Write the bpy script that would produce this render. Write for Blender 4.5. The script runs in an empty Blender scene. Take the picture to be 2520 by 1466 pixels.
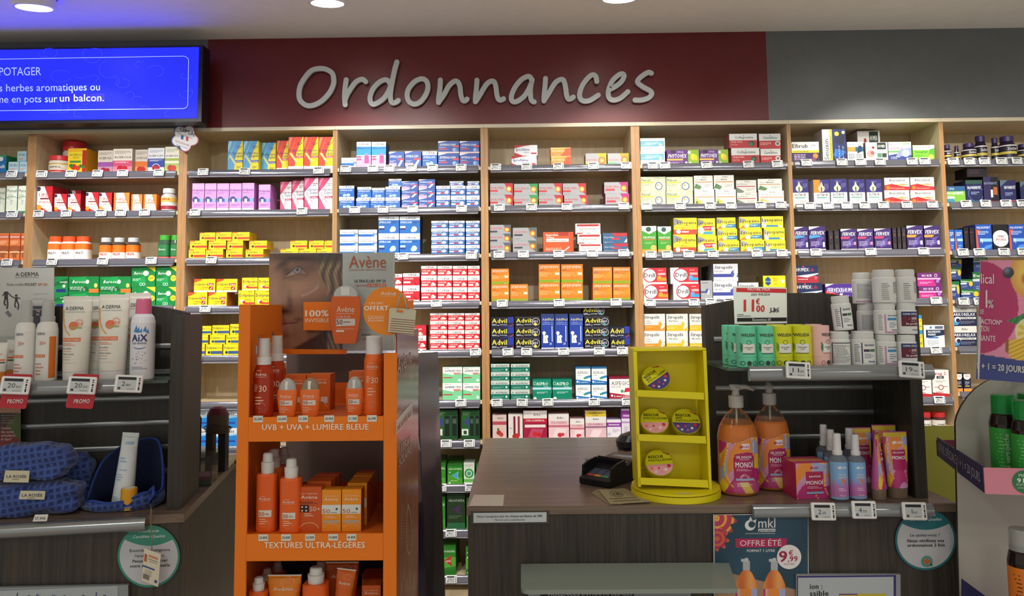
import bpy, math, random
from mathutils import Vector, Matrix
random.seed(7)
S = bpy.context.scene
COL = S.collection
# ---------------------------------------------------------------- camera
F_, YP = 1850.0, 608.0
cam = bpy.data.objects.new('camera', bpy.data.cameras.new('camera'))
COL.objects.link(cam)
cam.data.sensor_width = 36.0
cam.data.lens = F_/2520*36
cam.data.shift_y = (YP-733)/2520
cam.data.clip_start = .05
CM = Matrix.Rotation(.0113, 4, 'Z') @ Matrix.Rotation(math.pi/2+.0792, 4, 'X') @ Matrix.Rotation(-.0104, 4, 'Z')
CM.translation = (0, 0, 1.5)
cam.matrix_world = CM
S.camera = cam
EYE = Vector((0, 0, 1.5))
# ---------------------------------------------------------------- world, exposure
S.view_settings.view_transform = 'Standard'
S.view_settings.look = 'None'
S.view_settings.gamma = 1
S.view_settings.exposure = 0.0
w = bpy.data.worlds.new('world'); S.world = w; w.use_nodes = True
w.node_tree.nodes['Background'].inputs[0].default_value = (1, .97, .9, 1)
w.node_tree.nodes['Background'].inputs[1].default_value = .55
# ---------------------------------------------------------------- lights of the shop ceiling, plus added fill lights
def lamp(kind, loc, aim, power, col=(1, .96, .88), **k):
    l = bpy.data.lights.new(kind.lower()+'_light', kind)
    l.energy = power; l.color = col
    for a, v in k.items(): setattr(l, a, v)
    o = bpy.data.objects.new(kind.lower()+'_light', l); COL.objects.link(o)
    o.location = loc
    o.rotation_euler = (Vector(aim)-Vector(loc)).to_track_quat('-Z', 'Y').to_euler()
    return o
FIXX = [-2.235, -.875, .465, 1.88]
for x in FIXX:      # recessed spots close to the shelving wall
    lamp('SPOT', (x, 3.42, 2.9), (x, 3.85, 1.15), 27, (1, .95, .86) if x > 0 else (.95, .97, 1), spot_size=math.radians(92), spot_blend=.35, shadow_soft_size=.035)
for x in (-2.3, -1.0, .35, 1.7, 2.9):      # second row of spots over the service aisle, aimed at the shelves
    lamp('SPOT', (x, 1.0, 2.92), (x+.15, 3.95, 1.25), 74, (1, .98, .95), spot_size=math.radians(58), spot_blend=.55, shadow_soft_size=.045)
for x in (-2.1, -.7, .7, 2.1):      # wide lights added between the two rows to brighten the shelf backs
    lamp('AREA', (x, 2.5, 2.93), (x, 4.1, 1.2), 9, (1, .94, .84), shape='DISK', size=.22, spread=math.radians(72))
for x, y in ((-1.6, -1.4), (.6, -1.4), (2.6, -1.0)):  # unseen fill lights added at ceiling height behind the customer
    lamp('AREA', (x, y, 2.94), (x, y, 0), 15, (1, .97, .9), shape='DISK', size=.5)
for x, y in ((-.9, 1.0), (1.2, 1.05)):  # extra overhead fill, added out of view in front of the counters
    lamp('AREA', (x, y, 2.94), (x, y, 0), 5, (1, .95, .86), shape='DISK', size=.25)
# ---------------------------------------------------------------- projection helpers: a pixel becomes a point on a real plane
def ray(px, py):
    return (CM.to_3x3() @ Vector(((px-1260)/F_, -(py-YP)/F_, -1)))
def P(px, py, Y):
    v = ray(px, py); return EYE + v*(Y/v.y)
def PZ(px, py, z):
    v = ray(px, py); return EYE + v*((z-1.5)/v.z)
def PP(px, py, p0, n):
    v = ray(px, py); return EYE + v*((Vector(p0)-EYE).dot(n)/v.dot(n))
# ---------------------------------------------------------------- materials
def lin(c):
    return c/12.92 if c <= .04045 else ((c+.055)/1.055)**2.4
def rgb(h):
    if len(h) == 3: h = ''.join(c*2 for c in h)
    return tuple(lin(int(h[i:i+2], 16)/255) for i in (0, 2, 4)) + (1,)
_m = {}
def M(h, rough=.45, metal=0., trans=0., emit=0., spec=.5, coat=0., ior=1.45, alpha=1.):
    key = (h, rough, metal, trans, emit, spec, coat, ior, alpha)
    if key in _m: return _m[key]
    m = bpy.data.materials.new('print_'+h); m.use_nodes = True
    nt = m.node_tree; b = nt.nodes['Principled BSDF']
    b.inputs['Base Color'].default_value = rgb(h)
    b.inputs['Roughness'].default_value = rough
    b.inputs['Metallic'].default_value = metal
    b.inputs['IOR'].default_value = ior
    b.inputs['Specular IOR Level'].default_value = spec
    b.inputs['Coat Weight'].default_value = coat
    b.inputs['Transmission Weight'].default_value = trans
    b.inputs['Alpha'].default_value = alpha
    if emit:
        b.inputs['Emission Color'].default_value = rgb(h); b.inputs['Emission Strength'].default_value = emit
    elif not trans and alpha == 1:
        n = nt.nodes.new('ShaderNodeTexNoise'); n.inputs['Scale'].default_value = 60
        r = nt.nodes.new('ShaderNodeMapRange'); r.inputs['To Min'].default_value = max(rough-.06, 0); r.inputs['To Max'].default_value = rough+.06
        c = nt.nodes.new('ShaderNodeTexCoord')
        nt.links.new(c.outputs['Object'], n.inputs['Vector']); nt.links.new(n.outputs['Fac'], r.inputs['Value']); nt.links.new(r.outputs['Result'], b.inputs['Roughness'])
    _m[key] = m
    return m
def grain(name, c1, c2, stretch, rough, scale=14., bump=.0, coords='Object', mix2=None, spec=.5):
    m = bpy.data.materials.new(name); m.use_nodes = True; nt = m.node_tree; b = nt.nodes['Principled BSDF']
    tc = nt.nodes.new('ShaderNodeTexCoord'); mp = nt.nodes.new('ShaderNodeMapping'); mp.inputs['Scale'].default_value = stretch
    n = nt.nodes.new('ShaderNodeTexNoise'); n.inputs['Scale'].default_value = scale; n.inputs['Detail'].default_value = 6; n.inputs['Roughness'].default_value = .65; n.inputs['Distortion'].default_value = .4
    cr = nt.nodes.new('ShaderNodeValToRGB'); cr.color_ramp.elements[0].color = rgb(c1); cr.color_ramp.elements[1].color = rgb(c2)
    cr.color_ramp.elements[0].position = .36; cr.color_ramp.elements[1].position = .66
    nt.links.new(tc.outputs[coords], mp.inputs['Vector']); nt.links.new(mp.outputs['Vector'], n.inputs['Vector']); nt.links.new(n.outputs['Fac'], cr.inputs['Fac']); nt.links.new(cr.outputs['Color'], b.inputs['Base Color'])
    b.inputs['Roughness'].default_value = rough
    b.inputs['Specular IOR Level'].default_value = spec
    if bump:
        bp = nt.nodes.new('ShaderNodeBump'); bp.inputs['Strength'].default_value = bump; bp.inputs['Distance'].default_value = .002
        nt.links.new(n.outputs['Fac'], bp.inputs['Height']); nt.links.new(bp.outputs['Normal'], b.inputs['Normal'])
    return m
MAPLE = grain('maple_laminate', 'cdb995', 'dccaa8', (3, 3, .35), .42)
BEECH = grain('beech_edge', 'a67a4c', 'ba8e5e', (6, 6, .5), .4)
PALE = grain('pale_edge', 'cbbfa2', 'ded3ba', (.4, 6, 6), .4)
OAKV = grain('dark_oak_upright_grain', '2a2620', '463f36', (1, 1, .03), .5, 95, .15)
OAKH = grain('dark_oak_level_grain', '62534a', '82705f', (.03, 1, 1), .3, 80, .1)  # worktop tone lightened to stand in for reflections of the bright shelves
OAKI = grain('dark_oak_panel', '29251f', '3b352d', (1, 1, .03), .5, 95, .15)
CEIL = grain('ceiling_paint', 'e8e3dc', 'ece7e0', (1, 1, 1), .8)
GREY = grain('grey_wall_paint', '66696a', '6a6d6e', (1, 1, 1), .36, spec=.35)
WINE = grain('wine_red_paint', '672326', '6c2629', (1, 1, 1), .36, spec=.35)
TILE = grain('floor_tile', 'c2baae', 'ccc4b8', (1, 1, 1), .35)
def vcol_mat(name, rough=.45, coat=0., bump=0):
    m = bpy.data.materials.new(name); m.use_nodes = True; nt = m.node_tree; b = nt.nodes['Principled BSDF']
    a = nt.nodes.new('ShaderNodeAttribute'); a.attribute_name = 'Col'
    nt.links.new(a.outputs['Color'], b.inputs['Base Color'])
    b.inputs['Roughness'].default_value = rough; b.inputs['Coat Weight'].default_value = coat
    if bump:
        n = nt.nodes.new('ShaderNodeTexNoise'); n.inputs['Scale'].default_value = 90
        bp = nt.nodes.new('ShaderNodeBump'); bp.inputs['Strength'].default_value = bump; bp.inputs['Distance'].default_value = .003
        c = nt.nodes.new('ShaderNodeTexCoord'); nt.links.new(c.outputs['Object'], n.inputs['Vector'])
        nt.links.new(n.outputs['Fac'], bp.inputs['Height']); nt.links.new(bp.outputs['Normal'], b.inputs['Normal'])
    return m
PRINT = vcol_mat('colour_print')
GLOSSPRINT = vcol_mat('glossy_colour_print', .28, .3, .12)
# ---------------------------------------------------------------- text outlines
_t = {}
def glyphs(s, bold=0, ital=0, res=2):
    key = (s, bold, ital, res)
    if key in _t: return _t[key]
    c = bpy.data.curves.new('lettering', 'FONT'); c.body = s; c.resolution_u = res
    c.shear = .25 if ital else 0
    if bold: c.space_character = 1.0+.05*min(bold, 2)
    o = bpy.data.objects.new('lettering', c)
    me = o.to_mesh()
    V = [(v.co.x, v.co.y) for v in me.vertices]; Fc = [tuple(p.vertices) for p in me.polygons]
    if bold:        # heavier strokes: the outline repeated with small sideways steps
        n0 = len(V); base = list(V); fb = list(Fc); w_ = .034*min(bold, 2.4); steps = 2 if bold < 1 else 3
        for k in range(1, steps+1):
            dx = w_*k/steps; dy = (.012*min(bold, 1.6) if k % 2 else 0)
            V += [(x+dx, y+dy) for x, y in base]; Fc += [tuple(i+n0*k for i in f) for f in fb]
    if V:
        x0 = min(v[0] for v in V); x1 = max(v[0] for v in V)
        V = [((a-x0)/max(x1-x0, 1e-6), b/.70) for a, b in V]
    o.to_mesh_clear(); bpy.data.objects.remove(o); bpy.data.curves.remove(c)
    _t[key] = (V, Fc)
    return _t[key]
# ---------------------------------------------------------------- mesh builder
class MB:
    def __init__(s): s.v = []; s.f = []; s.mi = []; s.mats = []; s.sm = []
    def mat(s, m):
        if m not in s.mats: s.mats.append(m)
        return s.mats.index(m)
    def add(s, V, Fc, m, smooth=False):
        b = len(s.v); k = s.mat(m); s.v += [tuple(x) for x in V]
        for f in Fc: s.f.append(tuple(b+i for i in f)); s.mi.append(k); s.sm.append(smooth)
    def box(s, lo, hi, m, fn=None):
        x0, y0, z0 = lo; x1, y1, z1 = hi
        V = [(x0,y0,z0),(x1,y0,z0),(x1,y1,z0),(x0,y1,z0),(x0,y0,z1),(x1,y0,z1),(x1,y1,z1),(x0,y1,z1)]
        if fn: V = [fn(Vector(q)) for q in V]
        ms = m if isinstance(m, (list, tuple)) else [m]*6   # bottom, top, front, right, back, left
        for f, mm in zip([(3,2,1,0),(4,5,6,7),(0,1,5,4),(1,2,6,5),(2,3,7,6),(3,0,4,7)], ms):
            s.add([V[i] for i in f], [(0,1,2,3)], mm)
    def rbox(s, lo, hi, m, r=.003, fn=None):
        """box with chamfered upright and level edges"""
        x0, y0, z0 = lo; x1, y1, z1 = hi; V = []; 
        for z, i in ((z0, r), (z0+r, 0), (z1-r, 0), (z1, r)):
            V += [(x0+r+i*.0,y0+i,z),(x1-r,y0+i,z),(x1-i,y0+r,z),(x1-i,y1-r,z),(x1-r,y1-i,z),(x0+r,y1-i,z),(x0+i,y1-r,z),(x0+i,y0+r,z)]
        Fc = [tuple(range(7,-1,-1)), tuple(range(24,32))]
        for k in range(3):
            for i in range(8):
                j = (i+1)%8; Fc.append((k*8+i, k*8+j, k*8+8+j, k*8+8+i))
        if fn: V = [fn(Vector(q)) for q in V]
        s.add(V, Fc, m)
    def prism(s, pts, d, m, mside=None):
        """pts: outline as 3D points (counter-clockwise seen from the front), d: thickness vector to the back"""
        n = len(pts); d = Vector(d); pts = [Vector(q) for q in pts]
        V = pts + [q+d for q in pts]
        s.add(V, [tuple(range(n)), tuple(range(2*n-1, n-1, -1))], m)
        s.add(V, [(i, i+n, (i+1)%n+n, (i+1)%n) for i in range(n)], mside or m)
    def loft(s, rings, m, n=24, e=2., fn=None, cap=True, smooth=True, ms=None, off=(0, 0)):
        """rings: (z, rx, ry[, cx, cy]) cross-sections, superellipse exponent e"""
        V = []
        for r in rings:
            z, rx, ry = r[:3]; cx, cy = (r[3], r[4]) if len(r) > 3 else (0, 0)
            for k in range(n):
                a = 2*math.pi*k/n; c, q = math.cos(a), math.sin(a)
                V.append((off[0]+cx+rx*math.copysign(abs(c)**(2/e), c), off[1]+cy+ry*math.copysign(abs(q)**(2/e), q), z))
        if fn: V = [fn(Vector(q)) for q in V]
        if ms is None: ms = [m]*(len(rings)-1)
        for i in range(len(rings)-1):
            s.add([V[j] for j in range(i*n, i*n+2*n)], [(k, (k+1)%n, (k+1)%n+n, k+n) for k in range(n)], ms[i], smooth)
        if cap:
            s.add(V[:n], [tuple(range(n-1, -1, -1))], ms[0]); s.add(V[-n:], [tuple(range(n))], ms[-1])
    def tube(s, pts, r, m, n=8, cap=True):
        pts = [Vector(q) for q in pts]; V = []; up = Vector((.13, .2, .97))
        rr = r if isinstance(r, (list, tuple)) else [r]*len(pts)
        for i, q in enumerate(pts):
            t = (pts[min(i+1, len(pts)-1)]-pts[max(i-1, 0)]).normalized()
            a = t.cross(up)
            if a.length < .05: a = t.cross(Vector((1, 0, 0)))
            a.normalize(); b = t.cross(a)
            for k in range(n):
                g = 2*math.pi*k/n; V.append(q+(a*math.cos(g)+b*math.sin(g))*rr[i])
        Fc = [(i*n+k, i*n+(k+1)%n, (i+1)*n+(k+1)%n, (i+1)*n+k) for i in range(len(pts)-1) for k in range(n)]
        if cap: Fc += [tuple(range(n-1, -1, -1)), tuple(range(len(V)-n, len(V)))]
        s.add(V, Fc, m, True)
    def text(s, t, u0, u1, v, h, m, fn, bold=0, ital=0, res=2):
        """t between u0 and u1 with baseline v and capital height h on the surface fn(u, v)"""
        V, Fc = glyphs(t, bold, ital, res)
        if t == '1': u0 = u1-(u1-u0)*.34
        Q = [Vector(fn(u0+a*(u1-u0), v+b*h)) for a, b in V]
        if bold and V:
            um, vm, de = (u0+u1)/2, v+h/2, h*.2
            o = Vector(fn(um, vm)); nn = (Vector(fn(um+de, vm))-o).cross(Vector(fn(um, vm+de))-o)
            if nn.length > 0:
                nn.normalize(); n0 = len(V)//(3 if bold < 1 else 4)
                Q = [q+nn*(.00009*(i//n0)) for i, q in enumerate(Q)]
        s.add(Q, Fc, m)
    def patch(s, pts, m, fn):
        s.add([fn(a, b) for a, b in pts], [tuple(range(len(pts)))], m)
    def gridpatch(s, u0, v0, u1, v1, m, fn, nu=10, nv=1):
        V = [fn(u0+(u1-u0)*i/nu, v0+(v1-v0)*j/nv) for j in range(nv+1) for i in range(nu+1)]
        s.add(V, [(j*(nu+1)+i, j*(nu+1)+i+1, (j+1)*(nu+1)+i+1, (j+1)*(nu+1)+i) for j in range(nv) for i in range(nu)], m, True)
    def disc(s, u, v, r, m, fn, r2=0, n=28, ru=None):
        ru = ru or r
        A = [(u+ru*math.cos(2*math.pi*k/n), v+r*math.sin(2*math.pi*k/n)) for k in range(n)]
        if not r2: s.patch(A, m, fn); return
        q = r2/r; B = [(u+(a-u)*q, v+(b-v)*q) for a, b in A]
        s.add([fn(a, b) for a, b in A+B], [(k, (k+1)%n, (k+1)%n+n, k+n) for k in range(n)], m)
    def mesh(s, name):
        me = bpy.data.meshes.new(name); me.from_pydata([tuple(x) for x in s.v], [], s.f)
        for m in s.mats: me.materials.append(m)
        me.polygons.foreach_set('material_index', s.mi); me.polygons.foreach_set('use_smooth', s.sm); me.update()
        return me
    def build(s, name, parent=None, loc=None):
        o = bpy.data.objects.new(name, s.mesh(name)); COL.objects.link(o)
        if parent: o.parent = parent
        if loc is not None: o.location = loc
        return o
def tag(o, label=None, cat=None, group=None, kind=None):
    if label: o['label'] = label
    if cat: o['category'] = cat
    if group: o['group'] = group
    if kind: o['kind'] = kind
    return o
def empty(name, loc, label, cat, group=None, rz=0):
    o = bpy.data.objects.new(name, None); COL.objects.link(o); o.location = loc; o.rotation_euler.z = rz; o.empty_display_size = .05
    return tag(o, label, cat, group)
def flat(Y, x0=0, z0=0, s=1):
    """surface on an upright plane at depth Y; u to the right, v up"""
    return lambda u, v: (x0+u*s, Y, z0+v*s)
def copy_tree(o, loc, label, rz=None):
    c = o.copy(); COL.objects.link(c); c.location = loc; c['label'] = label
    if rz is not None: c.rotation_euler.z = rz
    for ch in o.children:
        d = ch.copy(); COL.objects.link(d); d.parent = c
        for g in ch.children:
            e = g.copy(); COL.objects.link(e); e.parent = d
    return c
def painted(name, fn, nu, nv, colour, mat, parent=None, inside=None):
    """printed sheet: a grid on surface fn(u, v), u and v in 0..1, coloured by colour(u, v)"""
    V = [fn(i/nu, j/nv) for j in range(nv+1) for i in range(nu+1)]
    Fc = []
    for j in range(nv):
        for i in range(nu):
            if inside is None or inside((i+.5)/nu, (j+.5)/nv):
                Fc.append((j*(nu+1)+i, j*(nu+1)+i+1, (j+1)*(nu+1)+i+1, (j+1)*(nu+1)+i))
    me = bpy.data.meshes.new(name); me.from_pydata([tuple(v) for v in V], [], Fc)
    a = me.color_attributes.new('Col', 'FLOAT_COLOR', 'POINT')
    cols = []
    for j in range(nv+1):
        for i in range(nu+1): 
            c = colour(i/nu, j/nv); cols += [lin(max(0, min(1, x))) for x in c[:3]] + [1]
    a.data.foreach_set('color', cols)
    me.materials.append(mat)
    me.polygons.foreach_set('use_smooth', [True]*len(Fc)); me.update()
    o = bpy.data.objects.new(name, me); COL.objects.link(o)
    if parent: o.parent = parent
    return o
def h3(h):
    if len(h) == 3: h = ''.join(c*2 for c in h)
    return tuple(int(h[i:i+2], 16)/255 for i in (0, 2, 4))
def mixc(a, b, t): return tuple(x+(y-x)*t for x, y in zip(a, b))
def sstep(a, b, x):
    t = max(0, min(1, (x-a)/(b-a))); return t*t*(3-2*t)
# ---------------------------------------------------------------- the room
YF, CZ = 3.95, 2.96
mb = MB(); mb.box((-5, -3.2, -.05), (5, 4.5, 0), TILE); tag(mb.build('floor'), kind='structure')
mb = MB(); mb.box((-5, -3.2, CZ), (5, 4.5, CZ+.1), CEIL); tag(mb.build('ceiling'), kind='structure')
XA, XB = P(510, 200, YF).x, P(1888, 180, YF).x
ZT = 2.474
mb = MB()
for a, b, m in ((-5, XA, GREY), (XA, XB, WINE), (XB, 5, GREY)):
    mb.box((a, YF, ZT), (b, YF+.06, CZ), m)
mb.box((-5, YF+.42, 0), (5, YF+.48, CZ), GREY)
tag(mb.build('wall_back'), kind='structure')
# ---------------------------------------------------------------- sign lettering
def catmull(p, closed=False, n=5):
    out = []; L = len(p)
    for i in range(L if closed else L-1):
        g = lambda k: Vector(p[k % L]) if closed else Vector(p[max(0, min(L-1, k))])
        a, b, c, d = g(i-1), g(i), g(i+1), g(i+2)
        for k in range(n):
            t = k/n; out.append(.5*((2*b)+(c-a)*t+(2*a-5*b+4*c-d)*t*t+(3*b-a-3*c+d)*t**3))
    if not closed: out.append(Vector(p[-1]))
    return out
def ribbon(mb, p, wd, m, depth, closed=False):
    """rounded stroke in the xz plane, front at y = p.y, with thickness"""
    n = len(p); L = []; R = []
    for i, q in enumerate(p):
        a = p[(i-1) % n] if closed else p[max(i-1, 0)]; b = p[(i+1) % n] if closed else p[min(i+1, n-1)]
        t = (b-a).normalized(); nn = Vector((-t.z, 0, t.x))*wd/2
        L.append(q+nn); R.append(q-nn)
    D = Vector((0, depth, 0)); V = L+R+[q+D for q in L]+[q+D for q in R]; Fc = []
    for i in range(n if closed else n-1):
        j = (i+1) % n
        Fc += [(i, i+n, j+n, j), (i, j, j+2*n, i+2*n), (j+n, i+n, i+3*n, j+3*n)]
    mb.add(V, Fc, m)
    if not closed:
        for q in (p[0], p[-1]):
            C = [q+Vector((math.cos(a), 0, math.sin(a)))*wd/2-Vector((0,.0004,0)) for a in [2*math.pi*k/20 for k in range(20)]]
            mb.prism(C, D, m)
A_ = [(5.478, 720, [('O', 1, [(355,210),(250,240),(160,340),(100,450),(85,570),(110,650),(190,708),(290,700),(400,640),(500,530),(550,420),(552,340),(530,270),(450,220)]),
  ('r', 0, [(722,362),(706,480),(700,600),(708,698)]), ('r', 0, [(705,640),(730,570),(790,470),(860,385),(940,355),(985,388)]),
  ('d', 0, [(1322,440),(1290,378),(1240,362),(1160,400),(1080,490),(1043,600),(1060,675),(1110,688),(1220,620),(1290,520),(1330,420)]), ('d', 0, [(1405,122),(1375,230),(1335,430),(1318,560),(1325,640),(1352,674),(1400,660),(1425,640)]),
  ('o', 1, [(1735,348),(1640,390),(1560,490),(1545,590),(1580,665),(1650,690),(1730,650),(1800,550),(1825,450),(1800,375)]),
  ('n', 0, [(1992,366),(1986,480),(1970,600),(1968,668)]), ('n', 0, [(1970,660),(2040,560),(2110,440),(2180,382),(2225,390),(2255,450),(2268,560),(2290,630),(2320,645),(2352,622)])]),
 (5.25, 1160, [('n', 0, [(72,352),(66,450),(54,560),(52,630)]), ('n', 0, [(54,628),(110,540),(190,410),(250,365),(292,372),(315,430),(330,540),(350,596),(380,608),(415,592)]),
  ('a', 0, [(782,360),(760,312),(720,305),(640,350),(560,450),(517,560),(530,622),(590,625),(680,560),(740,470),(770,400)]), ('a', 0, [(785,345),(765,450),(765,560),(780,615),(812,632)]),
  ('n', 0, [(958,330),(952,420),(940,540),(938,620)]), ('n', 0, [(938,618),(1000,520),(1080,390),(1145,345),(1190,352),(1215,430),(1230,540),(1252,592),(1285,592),(1318,570)]),
  ('c', 0, [(1620,368),(1610,310),(1575,282),(1520,310),(1440,410),(1400,520),(1408,590),(1460,622),(1540,608),(1640,545)]),
  ('e', 0, [(1780,475),(1850,440),(1930,380),(1972,310),(1960,272),(1910,280),(1830,350),(1785,440),(1768,530),(1790,590),(1850,608),(1930,580),(2022,500)]),
  ('s', 0, [(2325,262),(2290,250),(2230,280),(2160,340),(2152,385),(2220,440),(2310,490),(2330,530),(2290,580),(2200,608),(2115,608)])])]
SIGNW = M('c3c9c9', .55)
sign = empty('wall_sign', (0, YF-.04, 2.5), 'white handwritten shop sign of raised letters on the wine red wall panel', 'sign')
last = None; k = 0
cur = None
for sc, ox, strokes in A_:
    for ch, cl, pts in strokes:
        if ch != last or (ch == 'n' and pts[0][1] < 400):
            if cur: cur.build('letter', sign)
            cur = MB()
        last = ch; k += 1
        q = [P(ox+a/sc, 130+b/sc, YF-.028) - Vector((0, YF-.04+.0008*(k % 2), 2.5)) for a, b in catmull(pts, cl, 9)]
        ribbon(cur, q, .0262, SIGNW, .016, cl)
cur.build('letter', sign)
# ---------------------------------------------------------------- television screen
TV = empty('television', (0, 0, 0), 'wide wall screen showing white words on bright blue above the shelves', 'screen')
YT = 3.78
x0, x1 = P(-560, 200, YT).x, P(487, 200, YT).x; z0, z1 = P(487, 290, YT).z, P(487, 116, YT).z
fx1 = P(497, 200, YT).x
mb = MB()
BLK = M('15141c', .35); SCR = M('1016e8', .35, emit=4, spec=.15); 
mb.box((x0-.02, YT+.004, z0-.018), (fx1, YT+.09, z1+.012), BLK)
mb.box((x0, YT+.09, z0+.03), (fx1-.05, YF-.002, z1-.03), BLK)
mb.build('housing', TV)
mb = MB(); mb.box((x0, YT, z0), (x1, YT+.004, z1), SCR)
f = lambda e: (lambda px, py: tuple(P(px, py, YT-e)))
TW = M('9fb0ff', .4, emit=.9); TL = M('4a50fa', .4, emit=.8); TD = M('0d0cae', .4, emit=.8); TB = M('1a22f4', .4, emit=4)
mb.patch([(144,254),(258,251),(258,229),(144,232)], TD, f(.001))
def ptext(mb, s, px0, px1, py, hpx, m, e=.0015, bold=0, slope=-.012, ital=0, fn=None):
    g = fn or f(e); mb.text(s, px0, px1, -py, hpx, m, lambda u, v: g(u, -v+slope*(u-px0)), bold, ital, 3)
ptext(mb, 'POTAGER', -2, 101, 186, 20, TW)
ptext(mb, 's herbes aromatiques ou', -2, 246, 225, 18, TW, bold=.3)
ptext(mb, 'me en pots sur', -8, 141, 253, 18, TW, bold=.3)
ptext(mb, 'un balcon.', 147, 256, 250, 18, TW, bold=.6)
def outline(pts, wd, m, Y):
    q = [P(a, b, Y) for a, b in pts]
    ribbon(mb, q, wd, m, .0005)
outline([(-400,152),(452,138),(460,141),(464,147),(462,258),(459,264),(452,267),(-400,277)], .003, TW, YT-.0012)
for i in range(46):     # faint line drawings of vegetables and tools behind the words
    cx, cy = random.uniform(-300, 480), random.uniform(125, 282); r = random.uniform(6, 26); a0 = random.uniform(0, 6); sp = random.uniform(2, 6)
    e = random.uniform(.4, 1)
    pts = [(cx+r*math.cos(a0+sp*t/10), cy+r*e*math.sin(a0+sp*t/10)) for t in range(11)]
    pts = [(min(484, a), max(119, min(287, b))) for a, b in pts]
    outline(pts, .0022, TB, YT-.0008)
mb.build('display_panel', TV)
# ---------------------------------------------------------------- ceiling spots
for i, (x, nm) in enumerate(zip(FIXX, ('above the blue screen', 'above the first letter of the sign', 'above the last letter of the sign', 'above the grey wall panel'))):
    L = empty('ceiling_spotlight', (x, 3.34 if i < 3 else 3.2, CZ), 'round white recessed ceiling spotlight '+nm, 'spotlight', 'row of recessed ceiling spotlights')
    mb = MB(); W = M('e4e2e6', .4)
    mb.loft([(-.004, .125, .125), (-.0005, .125, .125)], W, 40); mb.loft([(-.0045, .098, .098), (-.004, .098, .098)], M('4c4c50'), 40); mb.build('trim_ring', L)
    mb = MB(); tl = Matrix.Rotation(math.radians(9), 4, 'X')
    mb.loft([(-.062, .086, .086), (-.06, .09, .09), (.0, .09, .09)], W, 40, fn=lambda v: tl @ v); mb.loft([(-.0625, .074, .074), (-.062, .074, .074)], M('fff6e6', emit=9), 32, fn=lambda v: tl @ v)
    mb.build('lamp_head', L)
# ---------------------------------------------------------------- shelving bays
POST = [(-297,-290), (69,90), (440.5,461), (819.5,830.5), (1182,1200), (1552,1573), (1936,1945), (2310,2320), (2692, 2700)]
PY = [340, 340, 380, 320, 315, 310, 310, 300, 300]
RAIL = {0:[424,522,640,755,875,990], 1:[422,519,637,753,875,990], 2:[417,516,633,752,873,988,1097], 3:[409.5,510,625,741,861,985,1084,1192,1303,1416],
        4:[405,504,619,739,858,982,1078,1190], 5:[401,501,619,737,858,980,1080], 6:[394,500,614,735,856,978,1050,1150], 7:[392,496,614.5,735,851,963,1060]}
ORD = ['leftmost', 'second', 'third', 'fourth', 'fifth', 'sixth', 'seventh', 'rightmost']
BAYX = []; SHZ = {}
RAILM = M('84848f', .14, .55, spec=.8); RAILC = M('c9c9d6', .08, 0, .55, ior=1.3)
for k in range(8):
    xl = P(POST[k][1], PY[k], YF).x; xr = P(POST[k+1][0], PY[k+1], YF).x
    el = (P(POST[k][1], PY[k], YF).x-P(POST[k][0], PY[k], YF).x)/2; er = (P(POST[k+1][1], PY[k+1], YF).x-P(POST[k+1][0], PY[k+1], YF).x)/2
    BAYX.append((xl, xr))
    pc = (max(POST[k][1], 0)+min(POST[k+1][0], 2520))/2
    U = empty('shelving_unit', ((xl+xr)/2, YF, 0), ('pale wooden wall shelving bay with price rails, '+ORD[k]+' of the eight bays along the wall'), 'shelving', 'pharmacy wall shelving bays')
    cx = (xl+xr)/2; a, b = xl-cx, xr-cx
    mb = MB(); mb.box((a, .31, 0), (b, .328, ZT), MAPLE); mb.build('back_panel', U)
    for s0, s1 in ((a-el+.0004, a), (b, b+er-.0004)):
        mb = MB(); mb.box((s0, .001, 0), (s1, .328, ZT-.02), [MAPLE, MAPLE, BEECH, MAPLE, MAPLE, MAPLE]); mb.build('side_panel', U)
    mb = MB(); mb.box((a-el+.0004, -.004, ZT-.02), (b+er-.0004, .328, ZT-.0008), [MAPLE, MAPLE, PALE, MAPLE, MAPLE, MAPLE]); mb.build('top_panel', U)
    mb = MB(); mb.box((a, .02, 0), (b, .309, .06), MAPLE); mb.build('plinth', U)
    SHZ[k] = []
    for i, ry in enumerate(RAIL[k]):
        z = P(pc, ry, YF).z - .004; SHZ[k].append(z)
        mb = MB(); mb.box((a+.001, .006, z-.018), (b-.001, .309, z), [MAPLE, MAPLE, PALE, MAPLE, MAPLE, MAPLE]); sh = mb.build('shelf', U)
        mb = MB(); pr = [(.005, z-.032), (-.004, z-.034), (-.010, z-.030), (-.012, z-.020), (-.010, z-.006), (-.006, z+.002), (-.001, z+.005), (.005, z+.005)]
        A = [(a+.012, y, q) for y, q in pr]; B = [(b-.012, y, q) for y, q in pr]; n = len(pr)
        mb.add(A+B, [(j, j+n, (j+1) % n+n, (j+1) % n) for j in range(n)], RAILM, True); mb.add(A, [tuple(range(n))], RAILM); mb.add(B, [tuple(range(n-1, -1, -1))], RAILM)
        mb.box((a+.016, -.0135, z-.036), (b-.016, -.0125, z-.030), RAILC)
        mb.build('price_rail', sh)
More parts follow.
